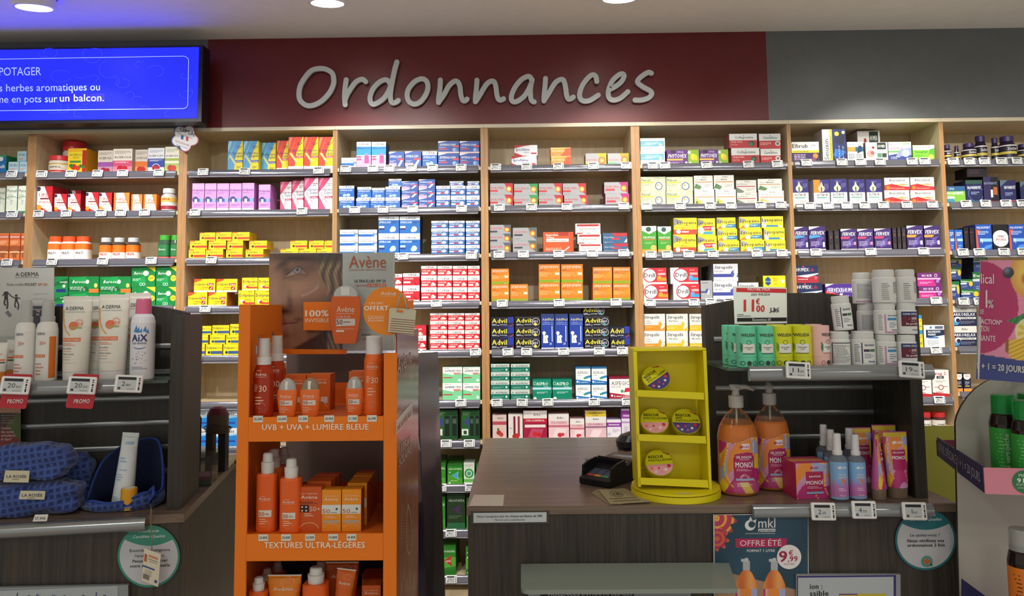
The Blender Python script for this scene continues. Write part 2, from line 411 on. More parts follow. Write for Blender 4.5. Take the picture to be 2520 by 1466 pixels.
# ---------------------------------------------------------------- carton designs
# code|label words|side colour|face drawing: r=rectangle y=triangle q=quad c=disc o=ring t=text l=small print lines
DES = {}
for row in '''
aceY|yellow vitamin carton with red berries|e9a516|r 0 0 1 1 f0d21c;r 0 .86 1 1 e9b218;t ACEROLA .08 .7 .9 .08 2c6b34 b;t PLUS .3 .59 .6 .07 2c6b34 b;r .1 .42 .7 .5 3d8a38;c .32 .25 .12 c8301f;c .55 .2 .1 d63a22;c .18 .3 .08 3b7d2c;c .7 .28 .07 3b7d2c;r .78 0 1 .92 b5231d;c .85 .24 .06 2f8a34
aceP|purple and cream vitamin carton|c9c4b8|r 0 0 1 1 dcd6ca;r 0 .3 1 .5 a45ab0;t ACEROLA .08 .62 .92 .1 4a2c3e b;l .1 .8 .9 .92 3 8b8479;r 0 0 1 .3 cba0c8;c .4 .15 .12 b02436;c .66 .14 .1 b02436
aceR|pink and cream vitamin carton|bfb8ac|r 0 0 1 1 e6dfd2;r 0 .24 1 .5 d7527c;t ACEROLA .06 .6 .94 .09 4a2c3e b;l .1 .78 .9 .92 3 8b8479;r 0 0 1 .26 e3879d;c .38 .17 .13 b8152a;c .62 .16 .12 c01a2e;t VITAMINE_C .1 .4 .8 .06 fff
aceO|orange and cream vitamin carton|c9beb0|r 0 0 1 1 dad3c8;r 0 .26 1 .5 e4792f;t ACEROLA .1 .6 .95 .09 4a2c3e b;l .1 .78 .9 .92 3 8b8479;r 0 0 1 .28 eca25a;c .4 .16 .13 c02a22;c .62 .16 .12 c02a22
aceB|blue and cream vitamin carton|c3c6d2|r 0 0 1 1 e8ebf0;r 0 .2 1 .56 2445a8;t ACEROLA+ .05 .63 .95 .09 33324e b;l .1 .8 .9 .93 3 8b8faa;o .5 .18 .17 .15 fff;c .4 .18 .1 b01830;c .6 .18 .1 b01830;l .1 .44 .9 .52 2 fff
aceG|green and cream vitamin carton|cfd3bc|r 0 0 1 1 ecebdc;r 0 .44 1 .54 9cb848;t ACEROLA .06 .6 .94 .08 4a2c3e b;l .1 .78 .9 .93 3 9aa08a;r 0 0 1 .34 a9c66b;c .4 .16 .12 c02a22;c .64 .15 .11 c83428
upsR|red and white effervescent vitamin carton|b01d28|r 0 0 1 1 f4f1ea;y .45 1 1 1 1 .2 c9202c;y 0 0 .9 0 0 .3 c9202c;t UPSA .12 .6 .9 .13 d2412c b;r .2 .5 .85 .56 8c3a3c;t ACEROLA .14 .36 .85 .08 c8502c b;c .15 .2 .1 e0a02c;c .08 .9 .09 3b3550
upsO|orange and white effervescent vitamin carton|e0621c|r 0 0 1 1 f5efe4;r 0 0 .14 1 ec7a2c;y 1 1 1 .1 .62 1 ee8a34;t UPSA .15 .56 .88 .16 dd6a2c b;r .22 .47 .82 .52 d9782c;t VITAMINE_C .18 .33 .85 .07 c8502c;l .2 .1 .8 .28 3 b8a898
phyW|white and green herbal syrup carton|86a07a|r 0 0 1 1 e9eee0;t Phytoxil .08 .76 .95 .12 3d5a3c b;o .5 .3 .32 .3 3f8f58;c .5 .3 .2 dfe7d2;l .1 .5 .6 .7 5 8aa080;r 0 0 1 .08 4a9660;l .4 .3 .6 .5 3 9c8cc0
oraC|orange and brown caramel carton|c8642c|r 0 0 1 1 e07a3c;r 0 .78 1 .95 c8542c;t BRONCHO .06 .83 .94 .08 fff b;l .1 .6 .8 .74 3 f6d0b0;c .5 .4 .16 a0522c;r .3 .12 .7 .42 9c5a34;o .5 .16 .2 .14 f0b888
vicB|blue and green cold remedy carton|1d8a4c|r 0 0 1 1 1d6fae;y 0 1 1 1 0 .5 2f9c5c;t Rub .1 .3 .9 .2 fff b;c .5 .8 .12 e8f0f0
ltb|light blue and white small carton|9fcbd6|r 0 0 1 1 bfe0e8;t VICKS .1 .6 .9 .2 2c5c9c b;r 0 0 1 .2 8cc4d8;l .1 .25 .8 .45 2 e05a6a
berV|green energy vitamin tube carton|16703a|r 0 0 1 1 0f8a46;q 0 .6 1 .9 1 .55 0 .4 0a6a34;t energie .4 .6 .96 .14 fff;c .7 .4 .1 e8eed8;r .15 .03 .85 .22 1c2c7c
berO|long green effervescent vitamin carton with orange corner|16703a|r 0 0 1 1 0f8540;y 0 .9 .6 1 .55 .55 18a052;q 0 .1 .7 .1 .6 .4 0 .3 0a6634;c .62 .68 .13 d8f0c8;c .62 .68 .07 fdfdf0;t Berocca .12 .6 .6 .17 fff bi;l .05 .2 .5 .4 3 cfe8d0;r .68 .02 1 .25 ea7a2c;c .9 .45 .13 e6e070;o .4 .2 .07 .05 dfe;o .52 .2 .07 .05 dfe
berY|green effervescent vitamin carton with yellow corner|16703a|r 0 0 1 1 0f8540;y 0 .3 .6 .1 .55 .55 18a052;y .6 1 1 1 1 .72 f2e030;c .6 .66 .13 d8f0c8;c .6 .66 .07 fdfdf0;t Berocca .1 .6 .55 .14 fff bi;l .05 .3 .4 .42 2 cfe8d0;c .84 .42 .15 f2e030;t 2x30 .74 .38 .94 .1 1a5a34 b;o .4 .13 .07 .05 dfe;o .52 .13 .07 .05 dfe
liqB|blue and yellow tall liquid sachet carton|d8c81c|r 0 0 1 1 f3e01e;q 0 0 .42 0 .52 .5 .95 1 0 1 4f9fd4;q 0 .62 .28 1 .1 1 0 .86 93cdea;q 0 .3 .5 .95 .62 1 .5 1 0 .42 7cc0e4;t Doliprane .04 .56 .98 .08 1d2f66 b;t Liquiz .42 .46 .98 .09 1d2f66 b;r .5 .28 1 .36 2f5f9c;t 500mg .56 .295 .94 .05 fff;q .08 .5 .2 .53 .62 .22 .5 .19 d8d890;l .6 .74 .95 .84 2 3c3c6c;l .6 .08 .95 .16 2 5a5a34
liqR|red and yellow tall liquid sachet carton|e0c41c|r 0 0 1 1 f4e020;q 0 0 .42 0 .52 .5 .95 1 0 1 e84c3a;q 0 .62 .28 1 .1 1 0 .86 f28a6c;q 0 .3 .5 .95 .62 1 .5 1 0 .42 f06c48;t Doliprane .04 .56 .98 .08 1d2f66 b;t Liquiz .42 .46 .98 .09 1d2f66 b;r .5 .36 1 .43 c02c2c;t 1000mg .54 .37 .96 .05 fff;q .08 .5 .2 .53 .62 .26 .5 .23 e8d890;r 0 0 1 .12 f2ece8;l .6 .74 .95 .84 2 5c2c2c
liqP|pink and white tall liquid sachet carton|c05078|r 0 0 1 1 f2e9ec;q 0 0 .55 0 .3 .2 0 .45 d8507c;q 0 .55 0 1 .85 1 .4 .74 dc4a7a;q 0 .7 .4 1 .2 1 0 .86 ee8cab;t Doliprane .04 .6 .98 .08 1d2f66 b;t Liquiz .42 .5 .98 .09 1d2f66 b;r .45 .36 1 .43 b8285c;t 300mg .52 .37 .92 .05 fff;q .08 .54 .2 .57 .66 .24 .54 .21 c8b8c0;l .6 .74 .95 .84 2 6c4c5c
purp|pink purple children's syrup carton|b572b6|r 0 0 1 1 df9be0;r 0 .8 1 1 e8b2e6;t Doliprane .06 .72 .96 .07 2f2c7c b;l .1 .63 .8 .68 1 8c5ca0;r .3 .34 1 .45 4353b0;c .28 .42 .11 3a3f8c;r .2 .3 .42 .44 efe9d0;c .8 .4 .07 8cb8e8;l .15 .18 .9 .25 2 7a3f94;r 0 0 1 .1 f6ecd4
dolY|small yellow tablet carton with red stripe|c9a012|r 0 0 1 1 f6dc1e;t Doliprane .06 .58 .66 .22 1f1c3c b;t 1000mg .68 .6 .98 .16 8a7a20;r .3 .16 1 .42 d94a26;c .2 .32 .14 5c2418;l .3 .0 .9 .1 1 b08a20;r .0 .9 .3 .98 c03c2c
dolB|small yellow tablet carton with blue stripe|c9a012|r 0 0 1 1 f2de22;t Doliprane .06 .6 .66 .22 1f1c3c b;t 500mg .68 .62 .98 .16 8a7a20;r .3 .16 1 .42 3a5a8c;c .2 .3 .12 26244c;l .3 .0 .9 .1 1 b08a20
dolT|yellow tablet carton with red top corner|b8701c|r 0 0 1 1 f4dc1e;q 0 .74 .5 1 0 1 0 1 dc3a24;q 0 .72 0 1 1 1 .5 .98 d8541e;r .35 .92 1 1 f0d020;t Doliprane .04 .52 .56 .17 1f1c3c b;r .6 .5 .93 .68 c83a22;t Tabs .63 .52 .9 .13 fff b;t 1000mg .36 .32 .66 .1 b8342a b;r .7 .18 .9 .42 b42c22;q .74 .24 .84 .38 .87 .34 .77 .2 f2ede0;r 0 0 1 .13 f0e6d8;l .3 .17 .6 .27 2 a08820
dolG|yellow capsule carton with red ribbon|c49a14|r 0 0 1 1 f6de20;t Doliprane .06 .6 .96 .2 1f1c3c b;t 1000mg .4 .36 .8 .12 b8342a b;c .24 .32 .11 f0e8dc;c .36 .26 .1 c03020;r .36 .14 1 .26 d8452a;r 0 0 1 .08 f0e6d8;l .6 .88 .95 .95 1 4c3c1c
effT|tall blue and pink syrup carton with white top|5a6f9c|r 0 0 1 1 f3f5f7;r 0 .5 1 .82 2f9be0;q 0 .5 1 .5 1 .3 0 .2 a9d3f2;r 0 0 1 .32 efb0d2;t UPSA .22 .87 .86 .07 3a4058 b;t EFFERALGAN .04 .72 .66 .07 12336c bi;t MED .68 .72 .97 .07 1f5fae bi;r .02 .3 .32 .37 e0508c;r .02 .4 .32 .46 e0508c;r .55 .18 .86 .48 e84f96;q .6 .48 .8 .48 .76 .56 .64 .56 f27ab0;r .1 .0 .9 .05 fff
effM|small blue fever carton with white top corner|26477f|r 0 0 1 1 2350a4;y 0 1 .5 1 0 .84 dfe6ee;t EFFERALGAN .06 .62 .82 .15 dfe9f8 bi;r .55 .45 .98 .58 d23a56;q .55 .1 .8 .5 .92 .44 .7 .06 b8d6ee;r 0 .0 .5 .3 e4a6cc;l .06 .34 .45 .46 2 cdd8ee
effB|blue effervescent carton with silver top|31486e|r 0 0 1 1 1a63bd;r 0 .76 1 1 d8dce4;c .5 .8 .2 1a63bd;r 0 .76 1 .98 dcdfe6;t UPSA .3 .82 .85 .13 3a3f52 b;t EFFERALGAN .08 .56 .88 .14 d9e8fa bi;c .5 .24 .17 0f4a9c;c .36 .22 .1 cfe2f4;c .6 .24 .13 9cc4ec;l .05 .38 .7 .46 1 a9c8ee;r 0 0 1 .08 dfe5ee
effN|navy blue tablet carton with red stripe|3b3c60|r 0 0 1 1 1c4aa0;y 0 1 .45 1 0 .84 e4e9f0;t EFFERALGAN .08 .62 .84 .16 e7eefa bi;r .7 .5 1 .64 d3384e;r .05 .3 .45 .4 c43a50;r 0 .0 1 .12 e6c9cf;c .78 .28 .14 8fb2de;c .88 .24 .1 5f86c0;l .05 .44 .5 .54 1 bfd0ee
effW|white and blue tablet carton|bfc6d2|r 0 0 1 1 eef1f5;t EFFERALGANMED .06 .62 .9 .17 4d5d84 bi;l .04 .86 .3 .94 1 7c89a6;r 0 .22 1 .5 2a78c8;r 0 .22 .7 .4 2260b4;c .94 .3 .14 bfe0f6;l .05 .06 .7 .16 1 9fb0c8;r .78 .54 1 .6 2c3e6c
effS|small blue effervescent carton with silver top|3b4f78|r 0 0 1 1 2a62a8;r 0 .72 1 1 d6dae0;t UPSA .34 .78 .8 .16 474c5e b;t EFFERALGAN .06 .5 .62 .15 dfeafa bi;c .76 .42 .17 e4eef6;c .68 .36 .1 b8d2ea;r .04 .26 .32 .4 f2f4f8;r .34 .26 .6 .4 c23a50;r 0 0 1 .1 cfd4dc
effU|large blue effervescent carton with silver top|2c4066|r 0 0 1 1 1468bc;r 0 .8 1 1 d9dde4;t UPSA .32 .85 .8 .09 444a5c b;t EFFERALGAN .04 .64 .6 .1 e2eefb bi;t MED .63 .64 .88 .1 0d4486 bi;c .72 .34 .14 e9f4fb;c .64 .28 .1 c6e0f2;r .03 .4 .28 .5 f2f5f9;r .03 .3 .3 .38 24306c;r 0 0 1 .12 e3ddd6
dafR|red pain tablet carton with silver top|a02030|r 0 0 1 1 cf2230;r 0 .74 1 1 dcdcdc;t UPSA .32 .79 .82 .15 4c4a50 b;t DAFALGAN .06 .5 .6 .14 fbe6e6 bi;r .04 .28 .46 .42 f4e4e4;c .76 .46 .1 fbeaea;c .84 .36 .1 f6d6d6;c .7 .34 .09 f4c6c6;r 0 0 1 .14 f1d5d6;l .5 .2 .9 .26 1 f4b0b0
dafG|red sachet carton with silver top|a02030|r 0 0 1 1 c91f30;r 0 .74 1 1 dcdcdc;t UPSA .32 .79 .82 .15 4c4a50 b;t DAFALGAN .08 .56 .62 .12 fbe6e6 bi;y .6 .5 .8 .1 .9 .15 861020;r .04 .3 .46 .42 f4e4e4;r 0 0 1 .14 f1d5d6
codR|red and white codeine carton|a8343c|r 0 0 1 1 c42a38;t DALGAN .1 .6 .7 .14 fbe6e6 b;c .6 .3 .14 f4dcd8;c .72 .26 .09 e8b0ac;r 0 0 1 .14 f0e0e0
aspU|green and white effervescent aspirin carton|7fa88e|r 0 0 1 1 7fd49c;r 0 .62 1 1 f0f2f0;q 0 .62 .5 .5 1 .62 1 .7 f0f2f0;t ASPIRINE_UPSA .1 .7 .93 .12 26324c bi;l .1 .9 .4 .96 1 6c7480;r .58 .54 .9 .64 c8402c;t 500mg .62 .56 .88 .06 fff;r .03 .3 .5 .37 c0503c;c .86 .17 .09 e6f4ea
aspV|narrow green and white aspirin carton|4a7a58|r 0 0 1 1 8fdcaa;r 0 .6 1 1 f0f2f0;t UPSA .1 .72 .95 .1 26324c bi;r .2 .54 1 .66 24408c;c .6 .12 .08 dfeee4
nicB|dark green blister pack with two black inhalers|16301c|r 0 0 1 1 1e4a24;r 0 .3 .45 1 245c28;y .1 .6 .42 .75 .4 .45 3a4480;r 0 .14 .4 .4 3c6844;r .03 .17 .38 .37 dfe6da;r .12 .2 .3 .32 2c4c34;r .48 .15 .66 .8 15211c;r .5 .55 .64 .7 4c5a54;r .78 .15 .96 .8 15211c;r .8 .55 .94 .7 4c5a54;l .1 .82 .5 .92 2 8ab08c
nicG|green chewing gum carton with blue arrow|2d6c22|r 0 0 1 1 2f8c22;q .0 0 1 0 1 .3 0 .5 4aa02e;r 0 .88 1 1 256c20;t nicorette .1 .72 .96 .12 eef6ea;q .22 .44 .75 .64 .68 .44 .78 .22 8cc8d4;q .22 .44 .7 .6 .64 .44 .72 .28 4ea4c8;c .15 .6 .03 fff;r .08 .04 .2 .1 fff;l .2 .14 .9 .22 1 b8dca8
nicD|dark green gum carton with violet arrow|1c3a1a|r 0 0 1 1 233c22;t nicorette .1 .78 .96 .1 c8d4c4;q .3 .56 .78 .72 .7 .56 .8 .4 4a2c58;r 0 0 1 .18 2c6a44;l .1 .3 .8 .4 2 5c7c58
nicP|green nicotine patch carton with red arrow|2d6c22|r 0 0 1 1 2e8426;q 0 .2 1 .3 1 .6 0 .6 58aa38;r 0 0 1 .2 2a7a22;t nicoretteskin .08 .76 .96 .09 eef6ea;q .3 .48 .78 .68 .7 .48 .8 .28 c62a2c;t patch .42 .44 .68 .08 fff;c .12 .62 .03 fff;r .08 .05 .24 .1 e8d050
nicW|white carton with green circle|9ca69c|r 0 0 1 1 d6ded2;o .5 .5 .22 .14 2f9c4c;c .5 .5 .1 4c9a8c;r 0 .1 1 .24 6ab45c;l .1 .82 .9 .92 2 8c968c;t CLOU .4 .01 .9 .06 445
ipro|white and red pain tablet carton|8c8e96|r 0 0 1 1 e9e9ee;q 0 .7 0 1 .7 1 .4 .9 b3202c;y 0 .3 0 0 .35 0 b3202c;t Iproféine .06 .46 .66 .26 2b3c84 b;r .72 .14 .96 .28 b8404c;l .42 .22 .7 .36 2 5c6ca8
prop|orange and yellow carton|c97a34|r 0 0 1 1 f0a032;q .5 0 1 0 1 1 .8 1 e2562c;t PROPADOL .05 .5 .7 .22 fbe6c8 b;r .05 .14 .5 .34 c86a2c;t 500mg .1 .18 .45 .12 fff;q .0 .8 1 .95 1 1 0 1 f6c878
nurY|silver and yellow pain carton with sun disc|8c8e94|r 0 0 1 1 aeb0b4;q .55 1 1 1 1 0 .75 .3 d9b823;t NUROFEN .05 .36 .52 .16 d45a62 b;r 0 .1 .45 .26 e2d63c;c .78 .4 .3 e8601e;c .78 .4 .22 f6a42c;c .78 .4 .13 fde27c
nurH|silver and gold pain carton with sun disc|8c8e94|r 0 0 1 1 b2b4b6;q .55 1 1 1 1 0 .75 .3 c9a21e;t NUROFEN .05 .36 .52 .16 c8808a b;r 0 .1 .45 .26 7fbe9a;c .8 .44 .3 e8601e;c .8 .44 .22 f6a42c;c .8 .44 .13 fde27c
nurR|silver and red pain carton with sun disc|8e2430|r 0 0 1 1 a2a4a8;q .62 1 1 1 1 0 .82 .3 b4202e;t NUROFEN .03 .5 .58 .18 c83c4a b;r 0 .26 .34 .42 c2303c;l .05 .06 .4 .14 1 6c6c70;c .82 .5 .27 e0581e;c .82 .5 .21 f6b43c;c .82 .5 .12 fdf0a0
nurG|silver and green pain carton with sun disc|2c7a44|r 0 0 1 1 a4a6aa;q .62 1 1 1 1 0 .82 .3 26964a;t NUROFEN .03 .5 .46 .17 d04c58 b;t CAP .48 .5 .64 .17 4c9c68 b;r 0 .26 .34 .42 c2303c;c .82 .5 .27 e0581e;c .82 .5 .21 f6b43c;c .82 .5 .12 fdf0a0
nurP|silver and magenta pain carton with sun disc|8a2c58|r 0 0 1 1 a8a8ae;q .62 1 1 1 1 0 .82 .3 ae2c78;t NUROFEN .06 .5 .6 .18 c84c5a b;r .05 .24 .44 .42 c23a4c;c .82 .46 .28 e0581e;c .82 .46 .21 f6a42c;c .82 .46 .12 fde27c
nurS|silver and grey pain carton with sun disc|5c5e64|r 0 0 1 1 9a9ca0;q .62 1 1 1 1 0 .82 .3 55575e;t NUROFEN .03 .5 .58 .2 d04858 b;r 0 .14 .34 .34 3c3c44;c .8 .46 .27 e0581e;c .8 .46 .21 f6a42c;c .8 .46 .12 fde27c
nurC|silver pain carton with grey corner and sun disc|5a6a60|r 0 0 1 1 9c9ea2;q .62 1 1 1 1 0 .82 .3 5c6660;t NUROFEN .08 .6 .56 .14 cc5864 b;t CAP .58 .6 .7 .14 6a9c80 b;r .05 .36 .4 .5 3c3c44;c .82 .54 .24 e0581e;c .82 .54 .18 f6a42c;c .82 .54 .1 fde27c;l .06 .1 .4 .18 1 6c6c70
ibuO|bright orange pain tablet carton|c8481c|r 0 0 1 1 ee5526;r .5 .82 .84 1 a8331c;t Ibuprofène .1 .82 .5 .09 fff b;t 400mg .1 .7 .36 .09 fff b;r .1 .52 .84 .68 f0e4da;t douleurs_et_fièvre .2 .56 .76 .07 5c2c1c b;r .86 0 1 1 e04a20;l .08 .1 .6 .24 3 fbd0b8;q .68 .1 .86 .3 .88 .26 .7 .06 fbe8dc
ibuW|white pain tablet carton with red band|b8a8a4|r 0 0 1 1 eeeae4;r .06 .74 .94 .94 b3282c;t Ibuprofène_400_mg .16 .42 .78 .16 7c3c3c b;l .2 .26 .5 .34 1 8c8480;r .04 .02 .28 .14 b3484c;o .86 .2 .18 .16 8c8c94;r .45 .04 .62 .1 8c8c8c
ibuB|blue pain tablet carton with red flash|34496c|r 0 0 1 1 3a6088;q .36 1 1 1 1 .66 .5 .66 b4303c;t Ibuprofène .06 .52 .46 .16 bcd0e0 b;r .36 .36 .7 .54 c23a44;y 1 .1 1 .5 .86 .1 c8ccd2;l .05 .1 .6 .18 1 9ab4cc;c .12 .12 .05 dfe6ea
spe4|orange granule carton with green band|b8641c|r 0 0 1 1 d97b1f;q 0 .3 .4 .3 .2 .7 0 .6 dd8426;q .5 .3 1 .35 1 .8 .7 .6 e08a2a;r 0 .0 1 .16 84a01c;t SPEDIFEN .05 .78 .93 .13 f3dccb bi;t 400 .06 .62 .26 .1 b82c2c b;t mg .3 .62 .4 .06 b8502c;r .76 .42 .96 .54 f2e2d2;t Zambon .72 .03 .92 .05 dfe6b8;l .06 .34 .6 .56 3 f0b878
spe2|orange granule carton with violet dose number|b8641c|r 0 0 1 1 d97b1f;q 0 .3 .4 .3 .2 .7 0 .6 dd8426;q .5 .3 1 .35 1 .8 .7 .6 e08a2a;r 0 .0 1 .16 84a01c;t SPEDIFEN .05 .78 .93 .13 f3dccb bi;t 200 .06 .62 .3 .1 5c4c7c b;l .06 .34 .6 .56 3 f0b878
advi|navy tablet carton with large yellow letters|1b2030|r 0 0 1 1 191a2c;r .74 .4 1 1 26379c;q .4 0 1 0 1 .2 .8 .24 26306c;t Advil .04 .42 .7 .42 efe04a b;t 400 .04 .16 .24 .16 e8e8ec b;t mg .26 .16 .36 .1 e8e8ec;t IBUPROFENE .4 .2 .7 .08 e8e8ec b;q .8 .1 .96 .3 1 .26 .84 .06 a03c6c
advC|black capsule carton with large yellow letters|1a1a22|r 0 0 1 1 17171f;r 0 .9 1 1 3c3c44;t Advil .03 .44 .62 .4 efe04a b;t Caps .6 .46 .92 .3 e8e8ec;o .84 .52 .36 .3 a9a9bc;c .82 .28 .13 e2d85a;t 400 .04 .18 .22 .16 e8e8ec b;t mg .24 .18 .33 .1 e8e8ec;t IBUPROFENE .38 .22 .66 .08 e8e8ec b
advD|black capsule carton with green tablet picture|1a1a22|r 0 0 1 1 17171f;r 0 .9 1 1 3c3c44;t Advil .03 .44 .62 .4 efe04a b;t Caps .6 .46 .92 .3 e8e8ec;o .84 .52 .36 .3 a9a9bc;c .82 .28 .13 4f9c94;t 200 .04 .18 .22 .16 e8e8ec b;t mg .24 .18 .33 .1 e8e8ec;t IBUPROFENE .38 .22 .66 .08 e8e8ec b
advM|tall blue children's syrup carton with white figures|24337c|r 0 0 1 1 1f3d9c;r 0 .9 1 1 2a3c74;r 0 0 1 .05 cfd6ee;t AdvilMed .1 .81 .95 .07 d8cc6c b;t enfants_et .12 .74 .9 .05 8fa4e0 b;t nourrissons .1 .69 .94 .05 8fa4e0 b;r .8 .22 .86 .66 c9d4f4;c .22 .46 .05 eef2fc;q .14 .18 .32 .18 .28 .42 .16 .42 eef2fc;c .42 .36 .045 eef2fc;q .3 .18 .52 .18 .46 .32 .36 .32 eef2fc;q .22 .36 .4 .26 .42 .3 .24 .4 eef2fc;t 20 .62 .13 .8 .06 eef2fc b
aspG|small green and white aspirin carton|175c4c|r 0 0 1 1 0f7460;r 0 .62 1 1 c9d4cc;t ASPIRIN .22 .66 .9 .2 4c545c bi;c .1 .76 .1 8ca498;l .1 .2 .7 .4 2 8cc4b4;c .84 .34 .11 dfe8e2;r 0 0 1 .1 b8c8bc
aspT|green aspirin carton with large white letters|0d6150|r 0 0 1 1 0a8468;r 0 .5 1 .6 b9dbe8;t ASPRO .2 .7 .84 .16 eef6f2 b;o .11 .8 .08 .06 bfe0d4;t 500mg .6 .62 .84 .05 dff;l .22 .3 .8 .4 2 cfe8e0;c .12 .06 .08 e8f2ee;r 0 .44 1 .5 0c9a7a
aspB|small white and blue sachet carton|3c78a8|r 0 0 1 1 e9ecee;r 0 .9 1 1 2f6a9c;t ASPEGIC .1 .58 .86 .16 2c3036;l .1 .46 .5 .52 1 8c9098;q .55 .24 1 .36 1 .5 .65 .42 2f86b8;c .6 .32 .07 3c9c6c;q 0 .0 1 .0 1 .12 0 .24 2274b8;t Douleurs .2 .04 .8 .06 fff b;c .1 .1 .06 fff
aspR|white and crimson sachet carton|8c1c34|r 0 0 1 1 ebe7e4;r 0 .92 1 1 7c1c34;t ASPEGIC .1 .64 .96 .18 2c2c30;t ADULTES .1 .52 .56 .08 5c5c60;q .7 .3 1 .34 1 .52 .78 .5 c02a3c;c .62 .36 .07 3c9c6c;q 0 .0 1 .0 1 .16 0 .3 a31d38;t Douleurs_et_fièvre .22 .1 .98 .07 fff b;c .12 .16 .05 fff
cysA|pale carton with pink band and berries|a8847c|r 0 0 1 1 dcc4be;r 0 .58 1 .72 b84c5c;t Arko .35 .82 .8 .08 4c4c4c b;q .3 .1 .7 .0 .8 .4 .4 .5 e8b8b0;c .45 .26 .1 b03030;c .62 .18 .09 c04038;c .4 .4 .05 3c7c3c
cysB|white slim carton with dark red stripes|b0a4a0|r 0 0 1 1 e6e0dc;r .35 .08 .5 .9 7c2438;r .65 .08 .8 .9 9c3448;t Arko .05 .4 .3 .06 444;c .6 .12 .1 c03030;c .4 .1 .08 b82c2c
cysC|crimson urinary care carton with white top|8c2038|r 0 0 1 1 a81f42;r 0 .72 1 1 ece4e0;r 0 .58 1 .72 c2213c;t Arko .42 .82 .72 .08 3c3c40 b;t CYS-CONTROL .1 .61 .9 .07 fff b;r .06 .4 .94 .5 f0e4e0;q .2 .06 .7 .02 .85 .34 .35 .36 c24c6c;c .5 .16 .09 d02c34;c .66 .14 .07 c8242c
cysD|pale pink urinary care carton|c8a0a4|r 0 0 1 1 ecc6cc;r 0 .72 1 1 ece6e2;t Arko .4 .8 .74 .09 3c3c40 b;t CYS-CONTROL .1 .6 .9 .08 a83c54 b;r 0 .46 1 .54 c86c7c;q .2 .06 .7 .02 .9 .38 .35 .42 f4dade;c .55 .14 .09 c83038;c .68 .16 .07 d03c40
cysE|pink urinary care carton with yellow top|c0a09c|r 0 0 1 1 e4bcc4;r 0 .78 1 .98 d9bc3c;t FORMAT_ECO .2 .88 .84 .06 4c3c14 b;t 1_mois .35 .81 .62 .045 4c3c14 b;r 0 .56 1 .78 e8e4e0;t Arko .35 .66 .66 .07 3c3c40 b;t CYS-CONTROL .1 .47 .86 .06 8c3c5c b;r 0 .38 1 .43 8c5c7c;c .5 .12 .07 c83038;q .2 .06 .6 .02 .8 .3 .35 .32 f4dade
femA|white and violet gel carton|a08cb0|r 0 0 1 1 e6e0e8;r 0 .6 1 .84 8c3ca0;t FEMINABIANE .12 .68 .9 .08 fff b;l .4 .3 .9 .5 3 a898b8;c .15 .2 .1 c8c0d0;r 0 0 1 .05 b8a0c4
femB|tall violet topped white carton|8c78a0|r 0 0 1 1 dcd6e0;r 0 .66 1 .94 943a9c;r 0 .5 1 .56 b48cc0;t FEMINABIANE .2 .72 .98 .07 f0e0f4 b;l .3 .2 .8 .4 3 a898b8
colB|pale blue seaweed throat carton|9fb4bc|r 0 0 1 1 dfe9ea;r 0 .34 .96 .78 6fb0c8;q 0 .5 .3 .6 .6 .5 .3 .42 9fd0dc;q .4 .6 .7 .72 .9 .6 .7 .5 8cc4d4;t SEPTOL .2 .52 .66 .16 dff0f4;c .82 .46 .12 dcd2b0;l .1 .08 .6 .18 1 8ca4ac
phtx|purple and green throat tablet carton|5c2a74|r 0 0 1 1 5c2a80;r .66 0 1 1 86b024;c .2 .9 .16 2c1838;t UPSA .32 .8 .52 .12 d8c8e0 b;t PHYTOVEX .04 .46 .62 .26 fff bi;r .0 .28 .5 .4 e8b04c;c .7 .82 .1 e8e2dc;c .84 .5 .2 e8d02c;c .8 .62 .12 f2dc34;c .9 .38 .12 dcc024;l .05 .08 .5 .2 2 cdb8dc;c .6 .14 .07 e8e4ec;c .72 .1 .07 e8e4ec
colg|white and red throat carton|9c5c58|r 0 0 1 1 b22a30;r 0 .54 1 1 d8dad6;t Collugomme .2 .66 .86 .17 2f3a3c b;t Gorge_irritée .06 .38 .46 .12 f4dcd4;c .8 .3 .19 2d3c38;c .78 .26 .12 1f7c44;l .06 .2 .4 .28 1 e0a8a4;c .52 .86 .03 333
cant|white and red throat carton with round emblem|9c5c58|r 0 0 1 1 b22a30;r 0 .54 1 1 d8dad6;t Cantalène .18 .66 .84 .17 2f3a3c b;l .06 .24 .56 .44 3 ecc0b8;c .86 .34 .16 dfe0da;c .86 .34 .1 5c6c60;c .52 .86 .03 333
phox|pale green herbal syrup carton|a8b088|r 0 0 1 1 cfd8b4;r .5 .6 1 1 c2c8ae;t Phytoxil .03 .68 .38 .18 2c4c34 b;r .0 .56 .5 .66 e6d63c;o .72 .34 .28 .22 4a5f9c;c .72 .38 .18 e8e8da;c .68 .4 .07 c8a43c;l .03 .34 .4 .5 3 8c9878;r .1 .0 .2 .04 dcb43c
actG|white tablet carton with green leaf|8c9088|r 0 0 1 1 d9dbd6;t Arko .42 .84 .7 .1 5c6058 b;t ACTIVOX .1 .64 .66 .12 6c7c70;t VOX .36 .64 .66 .12 2c3c34 b;r .06 .5 .94 .57 c08c4c;q 0 .1 .1 .44 .4 .2 .3 .0 5c7c50;c .24 .18 .12 4f8a4c;c .1 .26 .08 2f7c4c;l .55 .16 .9 .4 3 a8a8a0
actY|white tablet carton with yellow honey picture|9c9c94|r 0 0 1 1 ebebe7;t Arko .42 .84 .7 .1 5c6058 b;t ACTIVOX .1 .64 .7 .12 8c9488;r .06 .48 .96 .54 d8944c;q 0 .1 .1 .46 .4 .2 .3 .0 e6c05c;c .12 .16 .09 2f7c4c;c .34 .14 .1 f0d488;l .58 .16 .92 .36 3 d8a8a0
